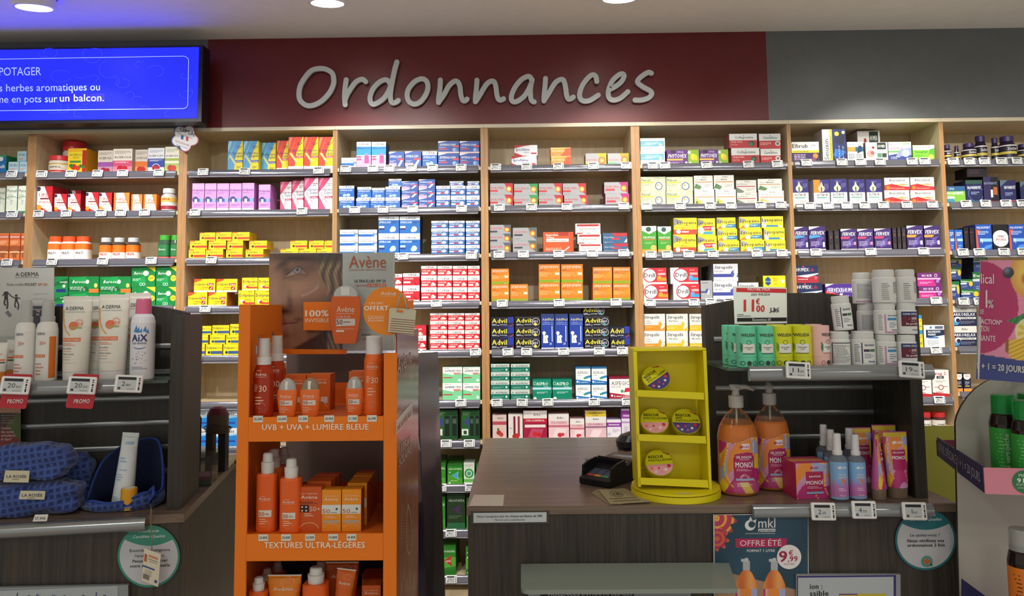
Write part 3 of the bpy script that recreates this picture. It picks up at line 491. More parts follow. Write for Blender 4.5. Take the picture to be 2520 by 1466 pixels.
actR|white tablet carton with dark red line|8c8c86|r 0 0 1 1 cfcfc9;t Arko .42 .84 .7 .1 5c6058 b;t ACTIVOX .04 .6 .54 .13 5c6860;r .04 .46 .94 .53 a83c44;q 0 .0 0 .44 .4 .1 .3 .0 6c7868;l .5 .14 .9 .36 3 b0aca6
oroG|green and white throat syrup carton|3c7a2c|r 0 0 1 1 3f9a2c;q 0 .84 .5 .7 1 .84 1 1 d4d8d8;r 0 .84 1 1 d4d8d8;y .0 .86 1 .86 .5 .74 d4d8d8;c .46 .88 .09 2c5648;t OROPOLIS .08 .54 .9 .08 f2f6ea b;r .15 .48 .85 .52 c86c3c;r 0 0 1 .14 ee9a3c;c .78 .2 .1 eeb45c;l .2 .34 .8 .42 2 a8d08c
lysR|yellow lozenge carton with red base band|b8a41c|r 0 0 1 1 f2df2a;y 0 1 0 .5 .42 .8 8c8c8c;r 0 .0 1 .3 c84a26;q .0 .34 .5 .34 .4 .5 0 .5 ecc02c;t Lysopaine .16 .62 .98 .2 26222c b;c .2 .18 .13 f4ece0;t gorge .36 .36 .62 .08 c8402c;r .34 .12 .64 .2 f0e4dc;l .44 .5 .8 .56 1 c8502c
lysC|yellow lozenge carton with red and blue pills|a89a2c|r 0 0 1 1 e6d42c;y 0 1 0 .5 .42 .8 8c8c8c;t Lysopaine .02 .64 .88 .2 26222c b;r .3 .3 .94 .56 cc3440;r .3 .08 .86 .24 48a0b4;c .2 .3 .2 e8e4dc;c .86 .4 .12 e8c4b8;l .4 .38 .8 .48 2 fff
lysB|yellow lozenge carton with blue band|b4a62c|r 0 0 1 1 eedc30;y 0 1 0 .4 .34 .74 a4a49c;t Lysopaine .05 .5 .96 .28 26222c b;q .45 .1 1 .1 1 .42 .55 .42 3f7ea8;c .34 .24 .17 ece8dc;y .0 .0 .3 0 .2 .3 cc8434;l .55 .2 .9 .34 2 dfe
lysD|yellow lozenge carton with blue pill|b4a62c|r 0 0 1 1 efdd32;y 0 .9 0 .2 .3 .5 c4c4b8;t Lysopaine .03 .56 .97 .28 26222c b;t maux_de_gorge .4 .36 .92 .1 7c7424;r .2 .1 .75 .26 3f86a8;c .14 .18 .14 efece0;c .88 .12 .1 e0c8c8
drlO|red and white carton with ringed name and orange pill|b8b0ac|r 0 0 1 1 cc2c38;r 0 0 1 .12 ecdcd4;r 0 0 .3 1 e8e4e0;c .3 .54 .44 b8283a;c .3 .54 .38 f0f0ee;t Drill .06 .42 .52 .26 1c1c20 b;r .64 .56 .96 .68 e4b0b0;r .6 .2 1 .4 e88a2c;c .7 .4 .12 eea030;l .66 .8 .94 .88 1 f4c8c8
drlB|red and white carton with ringed name and blue pill|b8b0ac|r 0 0 1 1 cc2c38;r 0 0 1 .1 ecdcd4;r 0 0 .3 1 eeeae6;c .38 .54 .42 b8283a;c .38 .54 .36 f2f2f0;t Drill .18 .42 .58 .26 1c1c20 b;r .7 .56 .98 .68 e4b0b0;r .66 .2 1 .38 3c9ad0;c .74 .4 .12 4aa6dc;l .7 .8 .96 .88 1 f4c8c8
strB|white and violet blue lozenge carton|8c8e98|r 0 0 1 1 d2d4dc;r 0 .24 1 .42 3c4494;t Strepsils .06 .72 .78 .17 1c1c24 b;t Lidocaïne .06 .54 .4 .09 4c4c5c;c .88 .44 .2 4a54a4;c .92 .54 .12 d2d4dc;q .8 .2 .9 .2 .98 .36 .9 .6 e4e6ec;l .06 .04 .4 .1 1 8c8e98
strO|white and orange lozenge carton|9c9894|r 0 0 1 1 dadad8;r 0 .0 1 .34 e08a2c;t Strepsils .0 .72 .72 .18 1c1c24 b;t Orange .06 .54 .28 .09 4c4c4c;c .86 .36 .22 e49a34;c .9 .52 .12 dadad8;q .76 .1 .86 .1 .98 .3 .9 .56 ecebe6;l .06 .2 .6 .28 1 f4c88c;t vitamineC .06 .42 .36 .08 4c4c4c
strY|white and honey yellow lozenge carton|9c9894|r 0 0 1 1 dcdcd8;r 0 .0 1 .34 e6b42c;t Strepsils .06 .72 .78 .18 1c1c24 b;t Miel_Citron .12 .54 .52 .09 3c3c3c b;c .86 .36 .22 e8bc38;c .9 .52 .12 dcdcd8;q .76 .1 .86 .1 .98 .3 .9 .56 f0efe8;l .06 .1 .5 .26 2 f4dc98
strS|narrow grey carton with blue emblem|7c7e84|r 0 0 1 1 a2a4a8;l .1 .84 .9 .92 1 5c5e64;r 0 .38 .6 .46 3c4484;c .62 .46 .13 4650a0;q .5 .3 .66 .3 .8 .44 .7 .6 dfe1e6
mega|yellow capsule carton with blue hexagon|6c6414|r 0 0 1 1 e8d41c;q .1 .3 .22 .1 .34 .3 .34 .7 1c4c8c;q .1 .3 .1 .7 .22 .92 .34 .7 1c4c8c;t MEGALYSE .08 .44 .36 .1 cfe0ec b;t MULTI .45 .66 .66 .14 7c6c14 b;t SYMPT .45 .48 .62 .12 7c6c14;c .86 .5 .16 f2eedc;l .5 .2 .75 .32 1 a8941c
efir|white and purple respiratory carton with yellow stripe|c8c4c0|r 0 0 1 1 e9e9e6;r 0 .0 1 .46 3a1b56;r 0 .46 1 .58 eadc30;t Efirub .02 .7 .6 .2 24242c b;t COUP_DE_FROID .05 .49 .62 .07 3c3c14 b;l .08 .1 .5 .4 4 d8c8e4;c .86 .3 .13 c8903c;c .8 .14 .1 8c4c5c;l .72 .8 .94 .86 1 6c6c6c
sinx|tall white and dark blue carton with sideways name|aca8a4|r 0 0 .42 1 ecece8;r .3 0 .42 1 e6da3c;r .42 0 1 1 18286c;q .42 .2 .7 .1 1 .3 .6 .4 1f6cc0;q .5 .6 .9 .5 1 .9 .6 .96 0e1640;c .62 .86 .07 d8c83c;c .9 .9 .05 e8e8c0;T Sinuxin .06 .06 .26 .7 24242c;T MAXINASAL .33 .1 .39 .8 6c6420;T resp .5 .1 .56 .4 8cb8e8;T sans .66 .1 .72 .5 c8d8f0;T prop .82 .1 .88 .5 c8d8f0
bluW|white nasal spray carton with blue and orange band|c4cccc|r 0 0 1 1 eef2f2;r 0 .5 .5 .74 e49c44;r .5 .5 1 .74 24648c;q .6 .4 .9 .5 .9 .8 .7 .8 1c3c54;l .1 .84 .7 .92 1 6c9ccc;l .06 .1 .45 .4 4 4c5c6c;l .55 .1 .9 .4 4 4c5c6c
humP|white throat spray carton with pink mouth picture|a09c98|r 0 0 1 1 ecebe8;c .22 .4 .2 e0a8a0;c .3 .44 .1 c85c5c;c .34 .72 .07 a02c30;r .52 .62 .92 .98 24342c;t HUMER .56 .72 .88 .14 f0f4f0 b;r .52 .2 .72 .42 5c8c6c;r .74 .2 .94 .42 2c4438;t NEZ-GORGE .52 .5 .84 .06 b86c6c
lash|white and lavender eye care carton|b0b4c0|r 0 0 1 1 e9ecf0;q .0 0 1 0 1 .5 0 .3 3c4a94;q .3 .2 1 .3 1 .7 .5 .6 98a4dc;c .75 .4 .2 b8c4ec;r 0 .44 .5 .54 7cb46c;t LASH_RUB .04 .6 .62 .12 d86c8c b;t Ana .02 .86 .18 .07 4c5c8c b;r .6 .86 .96 .93 9cc88c;l .1 .1 .5 .24 2 cdd
sinp|white and green homeopathic carton|7cac3c|r 0 0 1 1 f0f2ea;r 0 0 1 .68 7fd63c;t Sinuphyl .1 .5 .66 .15 1c5c34 b;q .7 0 1 0 1 .8 .76 .7 58b030;c .84 .24 .17 f0c45c;t BOIRON .34 .8 .64 .08 8c8c5c b;l .1 .26 .5 .38 2 3c8c3c
actr|navy and white honey drop carton|a8a4b0|r 0 0 1 1 ecebe6;r 0 .48 1 1 2b2275;c .42 .64 .13 cfd2b8;y .3 .7 .54 .7 .42 .94 cfd2b8;q .38 .52 .46 .52 .46 .7 .38 .7 3c5c4c;t ACTIRUB .12 .34 .82 .1 2c3440 b;r .12 .26 .8 .3 58a890;c .2 .14 .09 d8d8d8;l .4 .06 .9 .2 3 a8a8a4;l .3 .86 .7 .94 2 7c78a8;l .66 .66 .94 .84 4 7c78a8
acto|orange navy and white drop carton|a8a4b0|r 0 0 1 1 ecebe6;r 0 .48 1 1 2b2275;r 0 .48 .42 1 e48a24;c .5 .64 .13 cfd2b8;y .38 .7 .62 .7 .5 .94 cfd2b8;q .46 .52 .54 .52 .54 .7 .46 .7 8c3c3c;t ACTIRUB .2 .34 .86 .1 2c3440 b;r .2 .26 .8 .3 4fa098;c .5 .12 .08 d8d0c8;l .68 .6 .94 .84 5 7c78a8
rhin|white cold tablet carton with red wave|b8b4b0|r 0 0 1 1 e2e2e2;q 0 0 1 0 1 .26 0 .4 cc2c2c;q 0 .4 .3 .52 .7 .3 1 .3 d83430;q .4 .44 .7 .52 1 .44 .7 .36 eca45c;t Rhinofébral .2 .7 .82 .18 3c3c50 b;c .14 .2 .15 ee7a2c;l .2 .6 .8 .66 1 8c8c9c;t Etats_grippaux .26 .12 .8 .09 f6dcd4
ferB|dark violet cold sachet carton with blue flash|24183c|r 0 0 1 1 3b2468;y 0 1 .7 1 0 .86 e2e0ea;t FERVEX .1 .66 .96 .15 fff bi;q 0 .5 .8 .58 .6 .64 0 .64 4c9cd8;q .3 .1 .9 .3 .9 .58 .5 .5 5c4c9c;q .72 .36 .84 .5 .92 .42 .8 .3 2c2050;r .82 .16 .94 .36 d8dcea;l .1 .2 .6 .4 4 c4b8dc;r 0 0 1 .08 e8dce4
ferM|dark violet cold sachet carton with magenta flash|24183c|r 0 0 1 1 3b2468;y 0 1 .7 1 0 .88 e2e0ea;t FERVEX .1 .68 .92 .16 fff bi;q 0 .54 .5 .54 .6 .64 0 .64 d8406c;q .3 .1 .9 .3 .9 .58 .5 .5 5c4c9c;q .72 .42 .86 .56 .94 .48 .8 .36 2c2050;r .8 .26 .94 .4 e08ca8;l .1 .2 .6 .44 5 c4b8dc;r 0 0 1 .08 f0dcdc
ferO|dark violet cold sachet carton with orange flash|24183c|r 0 0 1 1 3b2468;y 0 1 .6 1 0 .88 d2d0da;t FERVEX .06 .66 .94 .16 fff bi;q 0 .52 .5 .52 .62 .62 0 .62 f09c34;q .3 .1 .9 .3 .9 .56 .5 .5 5c4c9c;q .72 .42 .86 .54 .94 .46 .8 .36 2c2050;r .8 .22 .94 .38 e8dce0;l .1 .2 .6 .4 4 c4b8dc;r 0 0 1 .08 f0dcdc
ferS|dark brown sachet carton turned side on|221c22|r 0 0 1 1 2a2028;r .3 .6 .7 .75 5c4434;r .2 .1 .8 .3 3c3438;r .1 .8 .9 .88 3c343c
hume|navy and red cold carton|3c1c2c|r 0 0 1 1 1d2c54;r 0 0 1 .4 a82c3c;q 0 .4 .5 .3 1 .5 1 .56 c8d0dc;t HUMEX .04 .66 .58 .2 e8eaf0 b;t Lib .6 .66 .82 .2 c03c4c;c .88 .3 .1 c85c68;c .34 .92 .06 c04c4c;l .1 .16 .7 .26 1 f0c0c4
ferR|long violet rhinitis carton|3c2874|r 0 0 1 1 4a2c88;q 0 0 .4 0 .5 .3 0 .6 d83c44;q .4 .0 .5 .0 .6 .4 .5 .4 e8dce8;y 0 1 .3 1 0 .8 dcd8e4;t FERVEXRHUME .06 .46 .98 .28 fff bi;l .55 .1 .8 .3 2 c8b8e0
noru|magenta and violet cold carton|5c2c58|r 0 0 1 1 6a2470;r 0 .5 1 .62 d8a8d0;q 0 .0 .8 .0 .7 .5 0 .5 c02c84;t NO_RUB .2 .7 .62 .18 f0dcf0 b;o .8 .8 .12 .08 e8d0ec;c .86 .36 .12 a878c0;c .92 .5 .08 c09cd0;l .1 .16 .6 .34 2 f0b8dc
magn|white magnesium carton with navy band|c8ccd4|r 0 0 1 1 e8ecf0;q .1 .44 1 .56 1 .8 .1 .8 1c2c4c;t MAGNESIUM .2 .66 .8 .1 f0f4f8 b;t MARIN .2 .54 .56 .09 f0f4f8 b;r .2 .42 .7 .48 2c6cac;l .15 .1 .7 .34 4 8c949c;r .55 .84 .95 .96 5c6478;c .35 .9 .05 3c6cac
magy|small yellow and blue special offer carton|c8a41c|r 0 0 1 1 f0d61c;r 0 .76 1 1 2c8cc0;t CIALE .1 .56 .9 .14 c83c24 b;t MAG .1 .2 .9 .14 1c3c6c b
mag2|white and red tablet carton with dose number|c8bcb8|r 0 0 1 1 f0ece8;q 0 0 1 0 1 .12 0 .18 b8202c;r 0 .0 1 .12 c02430;t mag_2 .12 .82 .84 .11 b8303c b;r .26 .68 .7 .78 3c3c40;t 24H .36 .7 .6 .06 e8e8e8 b;o .5 .36 .1 .07 a85c60;r .1 .36 .4 .38 c84c54;r .6 .38 .9 .4 c84c54;l .2 .54 .8 .62 2 9c9890;l .2 .16 .8 .22 1 a83038
norm|green and blue sleep carton|3c6c7c|r 0 0 1 1 7cb83c;r 0 .7 1 1 2c5c88;q 0 .0 .5 .0 .3 .3 0 .4 3c8cac;t UPSA .12 .78 .4 .12 d8e8f0 b;t PHYTO .0 .5 .32 .14 fff;t NORMYL .32 .5 .9 .17 fff bi;r 0 .26 .4 .4 e8ecd4
nova|dark night blue sleep carton with moon arc|16183c|r 0 0 1 1 1f2150;r 0 .84 1 1 2c4c40;o .6 .4 .34 .32 4c8cd0;t NOVANUIT .1 .6 .9 .13 f0f2f8 b;l .3 .36 .8 .5 2 a8b4dc;c .88 .08 .07 c8b4a0;r 0 .0 .6 .08 2c5c4c
novb|night blue sleep carton with green flash|12142c|r 0 0 1 1 252858;y 0 1 .5 1 0 .7 5c6c7c;t NOVANUIT .26 .6 .98 .14 f0f2f8 b;l .3 .3 .8 .46 3 a8b4dc;r 0 .0 1 .1 a84c5c
novc|black and violet carton with bottle picture|14121c|r 0 0 1 1 2c2450;r .5 0 1 1 1c1620;c .7 .84 .14 0f0d14;t NOVANUIT .05 .7 .9 .1 8c94b4 b;r .64 .3 .9 .6 a85c30;r .46 .2 .6 .5 e8e4ec;r 0 .0 1 .06 a03c44
dark|black carton with faint wine red print|120e12|r 0 0 1 1 1c1418;r .1 .3 .6 .7 32202a;r .1 .76 .8 .84 4c2c2c
valx|blue and orange night carton|2c3c8c|r 0 0 1 1 1f4fae;q 0 0 .14 0 .12 .5 0 .9 e0562c;q .0 .8 .3 .8 .1 .6 0 .6 c8502c;t VALIXSPERT .06 .84 .92 .08 e6ecfa b;l .14 .6 .8 .76 3 c8d8f4;r .24 .34 1 .46 8cc4ec;t 7j .26 .32 .4 .14 fff b;q .3 .0 .9 .1 1 .24 .6 .2 4c8cdc
vals|narrow blue and orange night carton|2c3c8c|r 0 0 1 1 2260b8;q 0 0 .24 0 .16 .5 0 .9 e0562c;l .2 .7 .9 .9 3 dfe8f8;r .3 .46 1 .58 a4d4f0;l .4 .1 .8 .3 2 9cc0ec
offr|black carton with round white special offer sticker|121014|r 0 0 1 1 17141a;c .5 .46 .32 e6e4e4;t OFFRE .28 .5 .72 .08 4c4c54 b;t SPECIALE .16 .38 .84 .08 a82c44 b
euph|navy and green herbal carton with yellow disc|2c3c64|r 0 0 1 1 31457a;r 0 .62 1 1 1f6c34;q 0 .5 .5 .5 .5 .66 0 .62 d8dce0;c .84 .56 .26 e8bc2c;t Euphytose .06 .7 .7 .18 eef2e4 b;l .1 .2 .6 .36 2 8ca0cc
euwh|tall blue herbal carton with green top|24304c|r 0 0 1 1 3f5590;r 0 .74 1 1 1f6c34;q 0 .66 1 .66 1 .78 0 .74 cfd6dc;t Euph .06 .82 .9 .1 eef2e4 b;l .2 .3 .8 .5 3 a8b8dc
arkr|white and navy sleep carton with blue swirl|9c9c9c|r 0 0 1 1 1f2044;r 0 .68 1 1 dcdcd6;r .2 .34 .96 .44 dcdcd6;t Arko .34 .8 .62 .12 3c4440 b;t ARKORELAX .02 .5 .94 .14 eceef4 b;t SOMMEIL_FORT .3 .36 .9 .06 44484c b;c .1 .24 .2 3c94d4;c .18 .32 .14 e8ecec;c .2 .28 .1 1f2044;l .3 .1 .9 .26 3 8c90a8
nvty|black and white sleep carton with orange foot|1c1c2c|r 0 0 1 1 1c1f38;y 0 1 1 1 .5 .76 ecebe8;c .5 .88 .2 ecebe8;t Novity .3 .86 .8 .07 a8303c bi;r 0 0 1 .2 e89c4c;l .2 .4 .8 .6 3 c8ccdc;r .2 .3 .8 .36 d8bc6c
nipa|blue and white lozenge carton|4c7cb0|r 0 0 1 1 e6eef2;q 0 0 1 0 1 .62 0 .46 1f8ae0;q 0 .46 1 .62 1 .72 .3 .6 9ccef0;t Nicopass .2 .74 .86 .18 1c1c34 b;t MENTHE .46 .93 .8 .05 5c8cc0 b;r .2 .24 .9 .34 2a4cae;l .1 .08 .6 .14 1 a8d0f0
'''.strip().split('\n'):
    c, d, sc, dr = row.split('|'); DES[c] = (d, sc, dr)
def face(mb, dr, fn, asp, y=1):
    """draws the design on surface fn(u, v), u and v in 0..1 of the face; asp: width / height"""
    for i, e in enumerate(dr.split(';')):
        a = e.split(' '); k = a[0]; lay = i
        g = (lambda lay: lambda u, v: fn(min(1, max(0, u)), min(1, max(0, v)), .00025+.00005*lay))(lay)
        if k in 'rqyl' or k in 'co':
            x = [float(q) for q in a[1:-1]]; m = M(a[-1], .42)
        if k == 'r': mb.patch([(x[0],x[1]),(x[2],x[1]),(x[2],x[3]),(x[0],x[3])], m, g)
        elif k in 'qy':
            p = list(zip(x[::2], x[1::2])); ar = sum(p[j][0]*p[(j+1)%len(p)][1]-p[(j+1)%len(p)][0]*p[j][1] for j in range(len(p)))
            mb.patch(p if ar > 0 else p[::-1], m, g)
        elif k == 'c': mb.disc(x[0], x[1], x[2], m, g, 0, 18, x[2]/asp)
        elif k == 'o': mb.disc(x[0], x[1], x[2], m, g, x[3], 20, x[2]/asp)
        elif k == 'l':
            n = int(x[4]); st = (x[3]-x[1])/n; rs = random.Random(i)
            for j in range(n):
                v = x[3]-st*(j+.75); q = x[0]; end = x[0]+(x[2]-x[0])*(1 if j < n-1 else .7)
                while q < end:
                    wd = rs.uniform(.04, .12); mb.patch([(q,v),(min(end,q+wd),v),(min(end,q+wd),v+st*.45),(q,v+st*.45)], m, g); q += wd+.022
        elif k == 't':
            st = a[7] if len(a) > 7 else ''
            mb.text(a[1].replace('_', ' '), float(a[2]), float(a[4]), float(a[3]), float(a[5]), M(a[6], .42), g, 1 if 'b' in st else 0, 'i' in st, 1)
        elif k == 'T':      # text running upwards: u0 v0 u1 v1
            u0, v0, u1, v1 = map(float, a[2:6])
            mb.text(a[1], v0, v1, -u1, u1-u0, M(a[6], .42), lambda p, q, g=g: g(-q, p), 0, 0, 1)
_mesh = {}
def carton_mesh(code, w, h, d):
    if code in _mesh: return _mesh[code]
    desc, side, dr = DES[code]; mb = MB(); sm = M(side, .5)
    mb.box((-w/2, 0, 0), (w/2, d, h), sm)
    face(mb, dr, lambda u, v, e: ((u-.5)*w, -e, v*h), w/h)
    _mesh[code] = (mb.mesh('carton'), w, h, d); return _mesh[code]
NTH = ['first','second','third','fourth','fifth','sixth','seventh','eighth','ninth','tenth']
SHN = ['top shelf','second shelf','third shelf','fourth shelf','fifth shelf','sixth shelf','seventh shelf','eighth shelf','ninth shelf','bottom shelf']
BN = ['first bay','second bay','third bay','fourth bay','fifth bay','sixth bay','seventh bay','eighth bay']
def bottle(kind, w, h):
    """small wall bottles and jars; returns list of (part name, MB)"""
    r = w/2; A = MB(); B = MB()
    if kind == 'jarR': c, l, cp, s = 'e9e2d4', None, 'd8323c', 'squat white tub with red lid'; A.loft([(0,r*.94,r*.94),(h*.02,r*.98,r*.98),(h*.7,r*.98,r*.98),(h*.74,r*.9,r*.9)], M(c), 28); B.loft([(h*.74,r,r),(h*.97,r,r),(h,r*.93,r*.93)], M(cp, .35), 28); band = ((.1,.2,'c8403c'),(.3,.52,'f2ead8'),(.5,.56,'c8a83c')); rr = r*.98
    elif kind == 'capO': A.loft([(0,r*.9,r*.9),(h*.04,r,r),(h*.7,r,r),(h*.78,r*.88,r*.88)], M('e8e4e2', .3), 24, 3); B.loft([(h*.78,r*.92,r*.92),(h*.98,r*.92,r*.92),(h,r*.86,r*.86)], M('ee5a26', .35), 24); band = ((.45,.7,'f07a24'),(.05,.45,'f4f2f0'),(.0,.05,'5c2c3c')); rr = r
    elif kind == 'capW': A.loft([(0,r*.9,r*.9),(h*.04,r,r),(h*.7,r,r),(h*.8,r*.7,r*.7)], M('4a4038', .15), 24); B.loft([(h*.8,r*.78,r*.78),(h*.98,r*.78,r*.78),(h,r*.72,r*.72)], M('c9cccf', .35), 24); band = ((.2,.66,'f07a1c'),(.06,.34,'f2ece8')); rr = r
    elif kind == 'capG': A.loft([(0,r*.86,r*.86),(h*.06,r,r),(h*.66,r,r),(h*.8,r*.8,r*.8)], M('3a5c44', .12), 24, 3); B.loft([(h*.8,r*.86,r*.86),(h*.98,r*.86,r*.86),(h,r*.8,r*.8)], M('47ac3a', .35), 24); band = ((.14,.6,'2a7c44'),(.02,.1,'d86c64')); rr = r
    elif kind == 'capU': A.loft([(0,r*.92,r*.92),(h*.04,r,r),(h*.68,r,r),(h*.8,r*.6,r*.6)], M('c8c4c4', .2), 24); B.loft([(h*.8,r*.8,r*.8),(h*.98,r*.8,r*.8),(h,r*.74,r*.74)], M('f0f0f0', .35), 24); band = ((.1,.64,'eeeae6'),(.1,.25,'a83048'),(.4,.6,'e8c060')); rr = r
    elif kind == 'zzz': A.loft([(0,r*.9,r*.9),(h*.04,r,r),(h*.6,r,r),(h*.78,r*.66,r*.66)], M('241c30', .12), 24); B.loft([(h*.78,r*.74,r*.74),(h*.98,r*.74,r*.74),(h,r*.68,r*.68)], M('3a2a5c', .4), 24); band = ((.06,.62,'26202c'),(.58,.62,'e8e6e4'),(.26,.36,'c8b84c'),(.08,.12,'d8d8d4')); rr = r
    elif kind == 'redj': A.loft([(0,r*.94,r*.94),(h*.5,r,r),(h*.66,r,r)], M('54302c', .2), 24); B.loft([(h*.66,r*1.02,r*1.02),(h*.97,r*1.02,r*1.02),(h,r*.96,r*.96)], M('c02c2c', .35), 24); band = ((.05,.45,'e4e0d8'),); rr = r
    for i, (a, b, c) in enumerate(band):
        e = .0006+.0004*i; A.loft([(h*a, rr+e, rr+e), (h*b, rr+e, rr+e)], M(c, .4), 24, 3 if kind in ('capO','capG') else 2, cap=False)
    def sf(u, v): 
        ee = 3 if kind in ('capO','capG') else 2; x = (u-.5)*1.5*rr; q = 1-(abs(x)/rr)**ee; return (x, -rr*max(q, 0)**(1/ee)-.003, v*h)
    T = {'capO': ('MULTI', .26, '5c2c4c'), 'capW': ('VALDA', .2, 'd8482c'), 'zzz': ('ZzzQuil', .42, 'ecebf0'), 'capG': ('Berocca', .36, 'e8f0e8'), 'jarR': ('NACL', .32, '4c3c2c'), 'capU': ('UPSA', .48, 'd85c3c'), 'redj': ('mag2', .12, '2c2c2c')}
    t = T[kind]; A.text(t[0], .14, .86, t[1], .09 if kind != 'capW' else .13, M(t[2]), sf, 1, kind == 'capW')
    return [('body', A), ('lid', B)]
BDESC = {'jarR': 'round white tub with red lid', 'capO': 'white vitamin jar with orange lid', 'capW': 'orange labelled gummy jar with grey lid', 'capG': 'green vitamin jar with green lid', 'capU': 'clear vitamin jar with white lid', 'zzz': 'black sleep gummy jar with violet lid', 'redj': 'dark jar with red lid'}
def wall(bay, sh, spec, shelf_px=None):
    """spec: items 'code x0 x1 ytop ybot [r<cm back>] [a<tilt deg>]' in front-plane pixels, stacked on what stands below"""
    zS = SHZ[bay][sh]+.0006; placed = []; rows = []
    for it in spec.split(';'):
        a = it.split(); opt = {q[0]: float(q[1:]) for q in a[5:]}
        code, x0, x1, yt, yb = a[0], *map(float, a[1:5]); xm = (x0+x1)/2
        Y = YF+.014+opt.get('r', 0)/100
        zt, zb = P(xm, yt, Y).z, P(xm, yb, Y).z; X0, X1 = P(x0, yb, Y).x+.0008, P(x1, yb, Y).x-.0008
        X0, X1 = max(X0, BAYX[bay][0]+.0015), min(X1, BAYX[bay][1]-.0015)
        rows.append([code, X0, X1, zt, zb, Y, opt])
    rows.sort(key=lambda r: r[4])
    out = []
    for code, X0, X1, zt, zb, Y, opt in rows:
        base = zS
        if zb > zS+.02:
            for q in placed:
                if min(X1, q[1])-max(X0, q[0]) > .012 and q[2] > base and q[2] < zb+.026 and abs(q[3]-Y) < .06: base = q[2]
        for q in placed:    # neighbours in the same tier give way by a hair
            if q[4] < zt-.004 and q[2] > base+.004 and abs(q[3]-Y) < .11:
                if q[0] < X0 < q[1]+.0004 < X1: X0 = q[1]+.0006
                elif q[0]-.0004 < X1 < q[1] and X0 < q[0]: X1 = q[0]-.0006
        d = opt.get('d', 11)/100
        if base > zS+.001: base += .0004
        placed.append((X0, X1, zt, Y, base)); out.append((code, X0, X1, base, zt, Y, d, opt))
    for X0, X1, code, base, zt, Y, d, opt in sorted((o[1], o[2], o[0], o[3], o[4], o[5], o[6], o[7]) for o in out) if 0 else [(o[1], o[2], o[0], *o[3:]) for o in out]:
        same = [o for o in out if o[0] == code and abs(o[5]-Y) < .03]
        tier = sorted({round(o[3]/.02) for o in same}); tiers = []
        for t in tier:
            if not tiers or t > tiers[-1]+1: tiers.append(t)
        ti = max(i for i, t in enumerate(tiers) if round(base/.02) >= t)
        mates = sorted(o[1] for o in same if max(i for i, t in enumerate(tiers) if round(o[3]/.02) >= t) == ti)
        n = mates.index(X0); desc = DES[code][0] if code in DES else BDESC[code]
        lab = desc
        if len(mates) > 1: lab += ', '+NTH[n]+' from left'
        if len(tiers) > 1: lab += ', '+('bottom tier' if ti == 0 else 'top tier' if ti == len(tiers)-1 else 'middle tier' if len(tiers) == 3 else 'lower middle tier' if ti == 1 else 'upper middle tier')
        if opt.get('r', 0) > 3: lab += ', set back'
        lab += ', '+SHN[sh]+', '+BN[bay]
        ws = lab.split()
        if len(ws) > 16:
            lab = lab.replace(' carton', ' box').replace(' with ', ' ', 1); ws = lab.split()
            while len(ws) > 16: ws.pop(1)
            lab = ' '.join(ws)
        wd, h = X1-X0, zt-base; xc = (X0+X1)/2; rz = math.radians(opt.get('a', 0))
        grp = 'medicines on the wall shelves, '+SHN[sh]+' of the '+BN[bay]
        if code in DES:
            me, w0, h0, d0 = carton_mesh(code, wd, h, d)
            o = bpy.data.objects.new('medicine_carton', me); COL.objects.link(o); o.scale = (wd/w0, d/d0, h/h0)
            tag(o, lab, 'carton', grp)
        else:
            key = (code,)
            if key not in _mesh: _mesh[key] = ([(nm, b.mesh(nm)) for nm, b in bottle(code, wd, h)], wd, h)
            parts, w0, h0 = _mesh[key]
            o = bpy.data.objects.new('supplement_jar', None); COL.objects.link(o); o.scale = (wd/w0, wd/w0, h/h0); o.empty_display_size = .02
            for nm, me in parts:
                p = bpy.data.objects.new(nm, me); COL.objects.link(p); p.parent = o
            tag(o, lab, 'jar', grp); Y += wd/2
        o.location = (xc, Y, base); o.rotation_euler.z = rz
def cols(code, xs, ys, extra=''):
    """grid of equal cartons: xs 'x0-x1 x0-x1', ys 'yt-yb yt-yb'"""
    return ';'.join(f"{code} {x.replace('-', ' ')} {y.replace('-', ' ')} {extra}".strip() for x in xs.split() for y in ys.split())
J = ';'.join
wall(0,0,'vicB -12 15 382 422;ltb 42 65 372 397 r4;ltb 20 46 398 422;ltb 47 66 398 422;vicB 16 42 386 422 r12')
wall(0,1,'phyW 14 41 457 519;phyW 43 68 457 519;phyW -14 12 462 519 r5')
wall(0,2,'oraC -8 20 574 638;oraC 22 48 574 638;oraC 50 67 574 638')
wall(0,3,'ltb -30 5 680 752')
wall(1,0,'jarR 106 161 381 420;jarR 140 193 345 418 r13;aceY 166 212 365 420;aceP 240 277 370 420 r3;aceR 277 325 366 420;aceO 327 363 368 420 r3;aceB 363 404 364 419;aceG 405 440 361 419')
wall(1,1,'upsR 90 128 458 518;upsR 133 164 477 518;upsR 166 198 477 518;upsR 138 166 466 518 r13;upsR 170 198 468 518 r13;upsR 210 242 473 518;upsR 243 275 474 518;upsO 279 318 474 517;upsO 322 350 478 517;upsO 352 385 478 517;capU 389 425 462 517')
wall(1,2,J(('capO 111 143 581 636;capO 144 177 581 636;capO 178 212 581 636', 'capW 237 268 584 636;capW 269 301 584 636;capW 303 336 584 636', 'capG 384 414 578 633;capG 416 439 578 633')))
wall(1,3,J(('berV 133 167 680 718;berO 168 243 680 719;berO 244 322 680 719;berV 133 167 720 752;berO 168 243 721 752;berO 244 322 721 752', cols('berY', '323-382 383-438', '655-705 706-752'))))
wall(2,0,'liqB 560 597 347 415;liqB 598 636 347 415;liqB 643 678 351 413 r4;liqR 680 709 346 412 r4;liqR 709 746 337 414;liqR 747 783 337 414;liqR 784 819 337 414')
